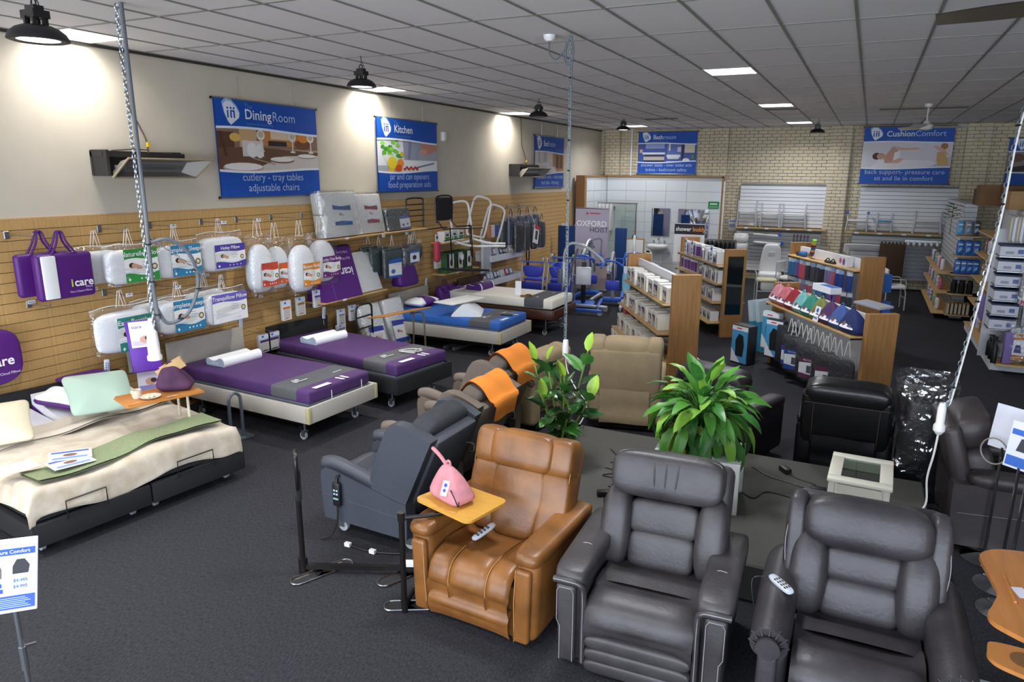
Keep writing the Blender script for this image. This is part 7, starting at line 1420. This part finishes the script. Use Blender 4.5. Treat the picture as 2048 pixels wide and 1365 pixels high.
m_wt=mat('white_tube','#b4b8bb',.4)
def shower_frame(x,z,label,w=.5,h=.7,col=None,seat=None):
    t=thing('bath_stool',label,'bath seat',(x,Y1-.27,z),0,'seats on the back shelves')
    for s_ in (-1,1): M().tube(crom([(s_*w/2,-.1,.02),(s_*w/2*.9,-.08,h*.6),(s_*w/2*.95,-.02,h)],4),.022,8).rod((s_*w/2,.1,.02),(s_*w/2*.9,.05,h*.6),.02).build('leg',m_wt,t)
    M().rod((-w/2,-.08,h*.5),(w/2,-.08,h*.5),.013).rod((-w/2,-.06,h*.3),(w/2,-.06,h*.3),.013).build('crossbar',m_wt,t); M().rbox((0,-.02,h*.6),(w*.9,.2,.035),.015).build('seat',seat or m_white,t)
    if col:
        for s_ in (-1,1): M().rbox((s_*w/2,-.03,h),(.06,.2,.05),.02).build('arm_pad',col,t)
shower_frame(-3.02,1.475,'white over-toilet frame on the shelf nearest the tiled wall',.52,.72); shower_frame(-2.4,1.475,'white folding bath board frame in the middle of the shelf',.5,.66); shower_frame(-1.78,1.475,'white curved leg shower frame farthest along the shelf',.62,.66)
shower_frame(-.22,1.455,'white shower stool with blue handles on the right shelf'.replace('right','farther'),.5,.5,m_hblue); shower_frame(.42,1.455,'small stool with a bright blue seat on the farther shelf',.36,.5,None,mat('sky_seat','#2a8ac0',.5)); shower_frame(1.4,1.455,'grey wire shower stool at the end of the farther shelf',.62,.58)
# white seats and commodes under the shelves
def toilet_seat(x,y,z,label,s=1,rx=0):
    t=thing('toilet_raiser',label,'toilet seat',(x,y,z),0,'white toilet seats'); M().at(RX(rx)).sq((0,0,.12*s),(.4*s,.42*s,.24*s),.4,.7,18,10).build('shell',m_white,t,70); M().at(RX(rx)).lathe([(.09*s,.235*s),(.1*s,.25*s),(.18*s,.25*s),(.2*s,.23*s)],n=20).build('ring',m_whitem,t); (M().box((0,.25,.03),(.2,.4,.03)).build('bracket',m_steel,t) if z>.3 else None); return t
toilet_seat(-3.1,20.3,1.05,'raised white toilet seat stacked high under the frames shelf'); toilet_seat(-3.1,20.3,.82,'raised white toilet seat under another beside the tiled wall'); toilet_seat(-3.05,19.6,.0,'low white step tub on the floor by the mirror island',.95)
t=thing('bath_lift','large white reclining bath lift with tall back','bath lift',(-2.1,18.9,0),.1)
M().sq((0,.1,.75),(.52,.14,.85),.4,.5,20,12,fn=lambda p:(p.x*(1-.2*p.z),p.y,p.z)).build('backrest',m_white,t,70); M().sq((0,-.15,.38),(.58,.5,.22),.5,.5,20,10).build('seat',m_white,t,70); M().rbox((0,-.1,.14),(.4,.4,.28),.06).build('base',m_white,t); M().rbox((0,.02,.92),(.16,.02,.12),.01).build('control_plate',mat('pale_plate','#c9ccd0',.5),t)
for (x,z,L,lb) in ((-2.45,1.28,.75,'long white bath board fixed high on the slatwall'),(-2.4,1.05,.8,'white bath board with a blue end fixed below another')):
    t=thing('bath_board',lb,'bath board',(x,20.55,z),0,'white bath boards'); M().at(RY(.05)).rbox((0,0,0),(L,.2,.07),.03).build('board',m_white,t); M().rbox((L/2-.03,-.1,.02),(.07,.04,.09),.015).build('clamp',m_hblue,t)
t=thing('seat_board','white square seat panel hanging under the shelf','seat panel',(-1.45,20.64,.6),0); M().rbox((0,0,.25),(.5,.06,.5),.05).build('panel',m_white,t)
for k in range(5):
    t=thing('grab_rail',ORD[k]+' white grab rail hanging upright on the slatwall panel','grab rail',(-1.75+k*.09,20.67,.95),0,'upright white grab rails'); M().tube(crom([(0,0,0),(0,-.06,.05),(0,-.06,.3),(0,0,.35)],4),.014,8).build('rail',m_steel,t)
for k in range(4):
    t=thing('grab_rail',['white bent rail hanging in front of the set','second white bent rail of the set','third white bent rail of the set','white bent rail hanging closest to the wall'][k],'grab rail',(.05+.03*k,20.3+.07*k,.95-.03*k),0,'white bent rails'); M().tube(crom([(-.5,0,0),(-.48,0,.14),(-.42,0,.19),(.3,0,.19),(.36,0,.14),(.38,0,0)],4),.02,8).rod((-.05,0,.19),(-.05,20.68-(20.3+.07*k),.19),.008).build('rail',m_white,t)
t=thing('bath_mat','brown ribbed mat hanging from black clips','mat',(.68,20.25,.25),0); M().rbox((0,0,.48),(.6,.03,.95),.02,2).build('mat',mat('mat_brown','#4a3626',.9,bump=.3,bscale=60),t); M().rod((-.2,0,.98),(-.2,.42,.98),.01).rod((.2,0,.98),(.2,.42,.98),.01).build('peg',m_steel,t)
for k in range(7): M().rbox((-.26+k*.085,-.0,.98),(.04,.03,.05),.006,1).build('clip',m_black,t)
t=thing('bath_mat','clear bubbled bath mat hanging beside the brown one','mat',(1.35,20.5,.3),0); M().rbox((0,0,.45),(.7,.015,.9),.005,1).build('mat',film('mat_clear',(.72,.75,.8),.15,.2,40,1),t)
t=thing('tool_rack','rack of pale reachers and brackets above the clear mat','rack',(1.35,20.5,1.28),0); M().box((0,0,0),(.8,.06,.05)).build('bar',m_steel,t)
for k in range(6): M().sq((-.32+k*.13,-.05,-.06),(.07,.08,.12),.7,.7,10,6).build('handle',m_white,t,80)
def simple_chair(x,y,rz,label,seatm,h=.46,back=True,blue=None):
    t=thing('commode_chair',label,'chair',(x,y,0),rz,'white framed commode chairs')
    for s_ in (-1,1):
        M().tube(crom([(s_*.22,-.2,0),(s_*.22,-.19,h*.8),(s_*.22,-.15,h)],4),.014,8).tube([(s_*.22,.2,0),(s_*.22,.2,h+.4 if back else h)],.014,8).tube(crom([(s_*.24,-.18,h),(s_*.25,-.16,h+.18),(s_*.25,.0,h+.2),(s_*.24,.2,h+.2)],4),.012,8).build('side_frame',m_wt,t)
    M().sq((0,0,h+.02),(.48,.44,.08),.4,.4,18,8).build('seat',seatm,t,80)
    M().tube([(-.22,-.2,h*.55),(.22,-.2,h*.55)],.012,6).build('brace',m_wt,t)
    if back: M().rbox((0,.2,h+.3),(.44,.05,.22),.03).build('backrest',blue or seatm,t)
    return t
m_crs=mat('cream_seat','#c9c3a0',.6)
simple_chair(-1.95,17.0,.25,'cream seated shower stool standing in the rear aisle',m_crs,.5,False); simple_chair(-1.55,17.75,1.2,'white commode chair with cream seat behind the stool',m_whitem,.48); simple_chair(-1.35,18.4,1.0,'white commode chair with blue back beside the white seats',m_white,.5,True,m_hblue)
simple_chair(.72,17.5,1.75,'white plastic chair standing beyond the far island',m_white,.48); 
t=thing('coat_rack','row of black hanging bags on a rail before the brick wall','rack',(-3.35,18.6,0),0); M().rod((-.4,0,1.25),(.4,0,1.25),.015).rod((-.4,0,0),(-.4,0,1.25),.015).rod((.4,0,0),(.4,0,1.25),.015).build('rail',m_steel,t)
for k in range(7): M().sq((-.34+k*.11,0,.98),(.09,.3,.5),.4,.5,10,8).build('bag',m_black,t,80)
# ================================================================ tall shelving on the far side
m_pl=mat('shelf_white','#c9cbd0',.5)
t=thing('shelf_unit','white slat shelf wing stocked with blue packs','shelf unit',(1.88,18.7,0),0)
M().bx(-.1,.12,-1.85,1.9,0,2.35).build('spine',m_pl,t)
for k in range(23): M().bx(-.105,.125,-1.86,1.9,.08+k*.1,.09+k*.1).build('slat_gap',mat('slat_gap','#77797c'),t)
SH=(.12,.55,.95,1.33,1.72)
for z in SH: M().rbox((0,-2.05,z),(.44,.36,.025),.004,1).build('end_shelf',m_pine,t)
for z in SH[:3]: M().rbox((-.28,-.4,z),(.36,3.4,.025),.004,1).build('side_shelf',m_pine,t)
def pouch(loc,rz,label,c_,w,h,grp,d=.07,c2='#dfe6f2'):
    o=thing('pouch_pack',label,'packet',loc,rz,grp); M().sq((0,0,h/2),(w,d,h),.35,.3,14,8).build('pouch',flat(c_,.35),o,80); art(o,[('r',c2,-w*.3,w*.3,h*.68,h*.78),('p','#8fc0ea',[(-w*.25,h*.2),(w*.25,h*.35),(w*.2,h*.55),(-w*.25,h*.45)])],'print',y=-d/2-.002); return o
for zi,(z,n) in enumerate(((1.33,3),(.95,4))):
    for k in range(n): pouch((1.74+.14*k*(3/n)+.03,16.58,z+.015),random.uniform(-.1,.1),ORD[k]+' glossy blue pouch pack on the %s shelf of the wing'%('upper','lower')[zi],'#1f5fb8',.13,.3,'blue pouches on the %s shelf'%('upper','lower')[zi])
for k in range(3): o=thing('black_jar',['black jar nearest the spine on the wing','black jar in the middle of the wing shelf','black jar at the outer end of the wing shelf'][k],'jar',(1.76+.14*k,16.6,.565),0,'black jars'); M().lathe([(0,0),(.055,0),(.06,.02),(.06,.2),(.045,.22),(.045,.27),(0,.27)],n=18).build('jar',m_black,o)
for k in range(6): o=thing('thin_carton',ORD[k]+' brown spined carton filed on the lowest wing shelf','box',(1.7+.07*k,16.6,.135),0,'brown spined cartons'); M().box((0,0,.12),(.05,.24,.24)).build('carton',flat('#9a7a55'),o); M().box((0,-.121,.12),(.04,.003,.2)).build('label',flat('#c9bfae'),o)
for k in range(3): pouch((1.72+.14*k,16.6,1.735),.1,['clear blue bottle pack on the top shelf of the wing','grey pack on the top shelf of the wing','dark grey pack on the top shelf of the wing'][k],['#5aa0cf','#8a8f98','#4a4d55'][k],.12,.3,'packs on the top wing shelf')
for zi,z in enumerate((.135,.565,.965)):
    for k in range(8): pouch((1.55,17.1+.36*k,z),PI/2*-1+random.uniform(-.2,.2),ORD[k]+' mixed care pack on the %s side shelf of the wing'%('bottom','middle','upper')[zi],['#d9d6cc','#b8657c','#dfe3ea','#3a5fa0','#c9b83a','#8a8f98'][(k*5+zi)%6],.2,.24,'mixed packs on the %s side shelf'%('bottom','middle','upper')[zi])
t=thing('plant_sprig','green artificial sprig in a clear tube on top of the wing shelf','plant',(1.56,16.7,2.05),0)
for k in range(16):
    a=k*2.4; leaf_at(t,RUB[2+(k%2)],(.03*math.cos(a),.03*math.sin(a),.02*k),(math.cos(a),math.sin(a),.3),0,.7)
M().rod((0,0,-.3),(0,0,.3),.008).build('stem',m_stem,t)
# tall unit near the picture edge
t=thing('shelf_unit','tall white shelf unit with stacked blue lidded boxes at the picture edge','shelf unit',(2.45,14.2,0),0)
M().bx(-.15,.15,-1.5,1.6,0,2.35).build('spine',m_pl,t); M().bx(-.5,.5,-1.75,1.6,.0,.12).build('plinth',m_pl,t)
for z in (.14,.62,1.05,1.5,1.9): M().rbox((-.33,.2,z),(.4,2.7,.025),.004,1).build('side_shelf',m_pine,t)
for z in (.14,): M().rbox((0,-1.75,z),(.95,.5,.025),.004,1).build('end_shelf',m_pine,t)
for k in range(23): M().bx(-.14,.14,-1.503,-1.5,.08+k*.1,.09+k*.1).build('slat_gap',MATS['slat_gap'],t)
for k in range(6):
    z=.65+.22*k; o=thing('flat_box',['lowest','second lowest','third','fourth','second highest','highest'][k]+' white box with a navy lid in the stack on the tall unit','box',(2.02,12.62,z),random.uniform(-.06,.06),'navy lidded boxes'); M().box((0,0,.07),(.34,.42,.14)).build('box',flat('#c6c8d2'),o); M().box((0,0,.15),(.345,.425,.025)).build('lid',flat('#24304f'),o); art(o,[('r','#8f96a8',-.1,.0,.03,.07),('r','#5a6a9a',.05,.12,.04,.1)],'print',y=-.212)
o=thing('box_rack','white peg rack holding the navy lidded boxes','rack',(2.02,12.86,.12),0); M().box((0,0,1.0),(.4,.03,2.0)).build('panel',m_pl,o)
for k in range(6): M().box((0,-.22,.515+.22*k),(.36,.44,.012)).build('bracket_shelf',m_steel,o)
for k,(x,z,c1,tt,lb) in enumerate(((2.42,1.02,'#a8324a','','large bagged cushion with red band at the picture edge'),(2.38,.2,'#b8742c','Multi Purpose','large bagged cushion with amber band low at the picture edge'),(2.45,1.7,'#3a3a44','','dark bagged cushion high at the picture edge'))):
    o=thing('cushion_pack',lb,'cushion pack',(x,12.35,z),.05,'large bagged cushions'); M().sq((0,0,.26),(.56,.14,.52),.4,.35,18,10).build('cushion',mat('pack_pale','#8f929c',.8) if k<2 else m_dk,o,80); bag_film(o,.6,.6,.16,0,0,.62)
    if k<2: art(o,[('r','#dfdfe6',-.24,.26,.06,.36),('p',c1,[(-.26,.33),(.28,.36),(.28,.44),(-.26,.42)]),('p',c1,[(-.25,.03),(.27,.03),(.27,.09),(-.25,.11)]),('r','#3a3c44',.0,.12,.2,.28),('p','#4a3f7a',[(-.2,.14),(-.1,.14),(-.12,.26),(-.18,.26)])],'insert_card',y=-.082); lettering(o,[(tt and tt+' Cushion',.05,.0,.385,'#e9e6e2')],y=-.082,k=8)
for k in range(5): o=thing('bottle_pump',ORD[k]+' black pump bottle on the lowest shelf of the tall unit','bottle',(1.95+.02*(k%2),12.75-.13*k,.16),0,'black pump bottles'); M().lathe([(0,0),(.035,0),(.04,.02),(.04,.22),(.02,.26),(.012,.3),(0,.3)],n=14).build('body',m_black,o); M().box((.02,0,.32),(.08,.03,.02)).build('pump',m_black,o)
o=thing('lilac_roll','tall lilac pad standing on the lowest shelf of the tall unit','pad',(2.12,12.3,.155),.1); M().rbox((0,0,.24),(.12,.1,.48),.02).build('pad',mat('lilac','#7d6aa8',.7),o)
o=thing('lilac_roll','second lilac pad leaning behind the pump bottles','pad',(1.85,13.1,.66),.1); M().rbox((0,0,.2),(.1,.2,.4),.02).build('pad',MATS['lilac'],o)
for k in range(6): o=thing('hanging_pack',ORD[k]+' of the silver bagged straps hanging high at the end of the tall unit','packet',(1.98+.04*k,12.6-.05*k,1.95),.3,'silver bagged straps'); M().sq((0,0,.18),(.1,.05,.38),.4,.5,10,8).build('strap_bag',[flat('#b5aa98',.3),flat('#cfd2da',.3)][k%2],o,80); M().rod((0,0,.36),(0,.2,.4),.005,5).build('peg',m_steel,o)
for zi,z in enumerate((.155,.635,1.065,1.515)):
    for k in range(8): pouch((2.1,13.1+.32*k,z),-PI/2+random.uniform(-.1,.1),ORD[k]+' mixed aid pack on the %s long shelf of the tall unit'%('bottom','second','third','top')[zi],['#c9cbd2','#a8743c','#8f4a3a','#dfe3ea','#c9a83a','#5a6a9a'][(k*5+zi)%6],.22,.26,'mixed packs on the %s long shelf'%('bottom','second','third','top')[zi],.12)
m_cb=mat('cardboard','#7a5a3a',.8,var=.12,scale=5)
for k,(x,y,z,sx,sy,sz,lb,mm) in enumerate(((2.1,15.9,2.36,.5,.5,.38,'brown carton on top of the tall shelving, largest',m_cb),(2.42,15.6,2.36,.55,.5,.2,'flat brown carton stacked low on the tall shelving',m_cb),(2.42,15.6,2.57,.5,.45,.16,'small brown carton stacked on the flat one',m_cb),(2.35,14.3,2.36,.5,.5,.3,'plain tan carton nearest on top of the tall unit',mat('cardboard_tan','#a8845a',.8,var=.1,scale=5)),(2.0,16.3,2.36,.3,.4,.3,'dark brown carton pushed back on the wing',mat('cardboard_dark','#4f3a26',.8)))):
    o=thing('carton',lb,'box',(x,y,z),0,'cartons on top of the shelving'); M().box((0,0,sz/2),(sx,sy,sz)).build('box',mm,o); M().box((0,0,sz+.001),(.05,sy,.003)).build('tape',flat('#a58a5e'),o)
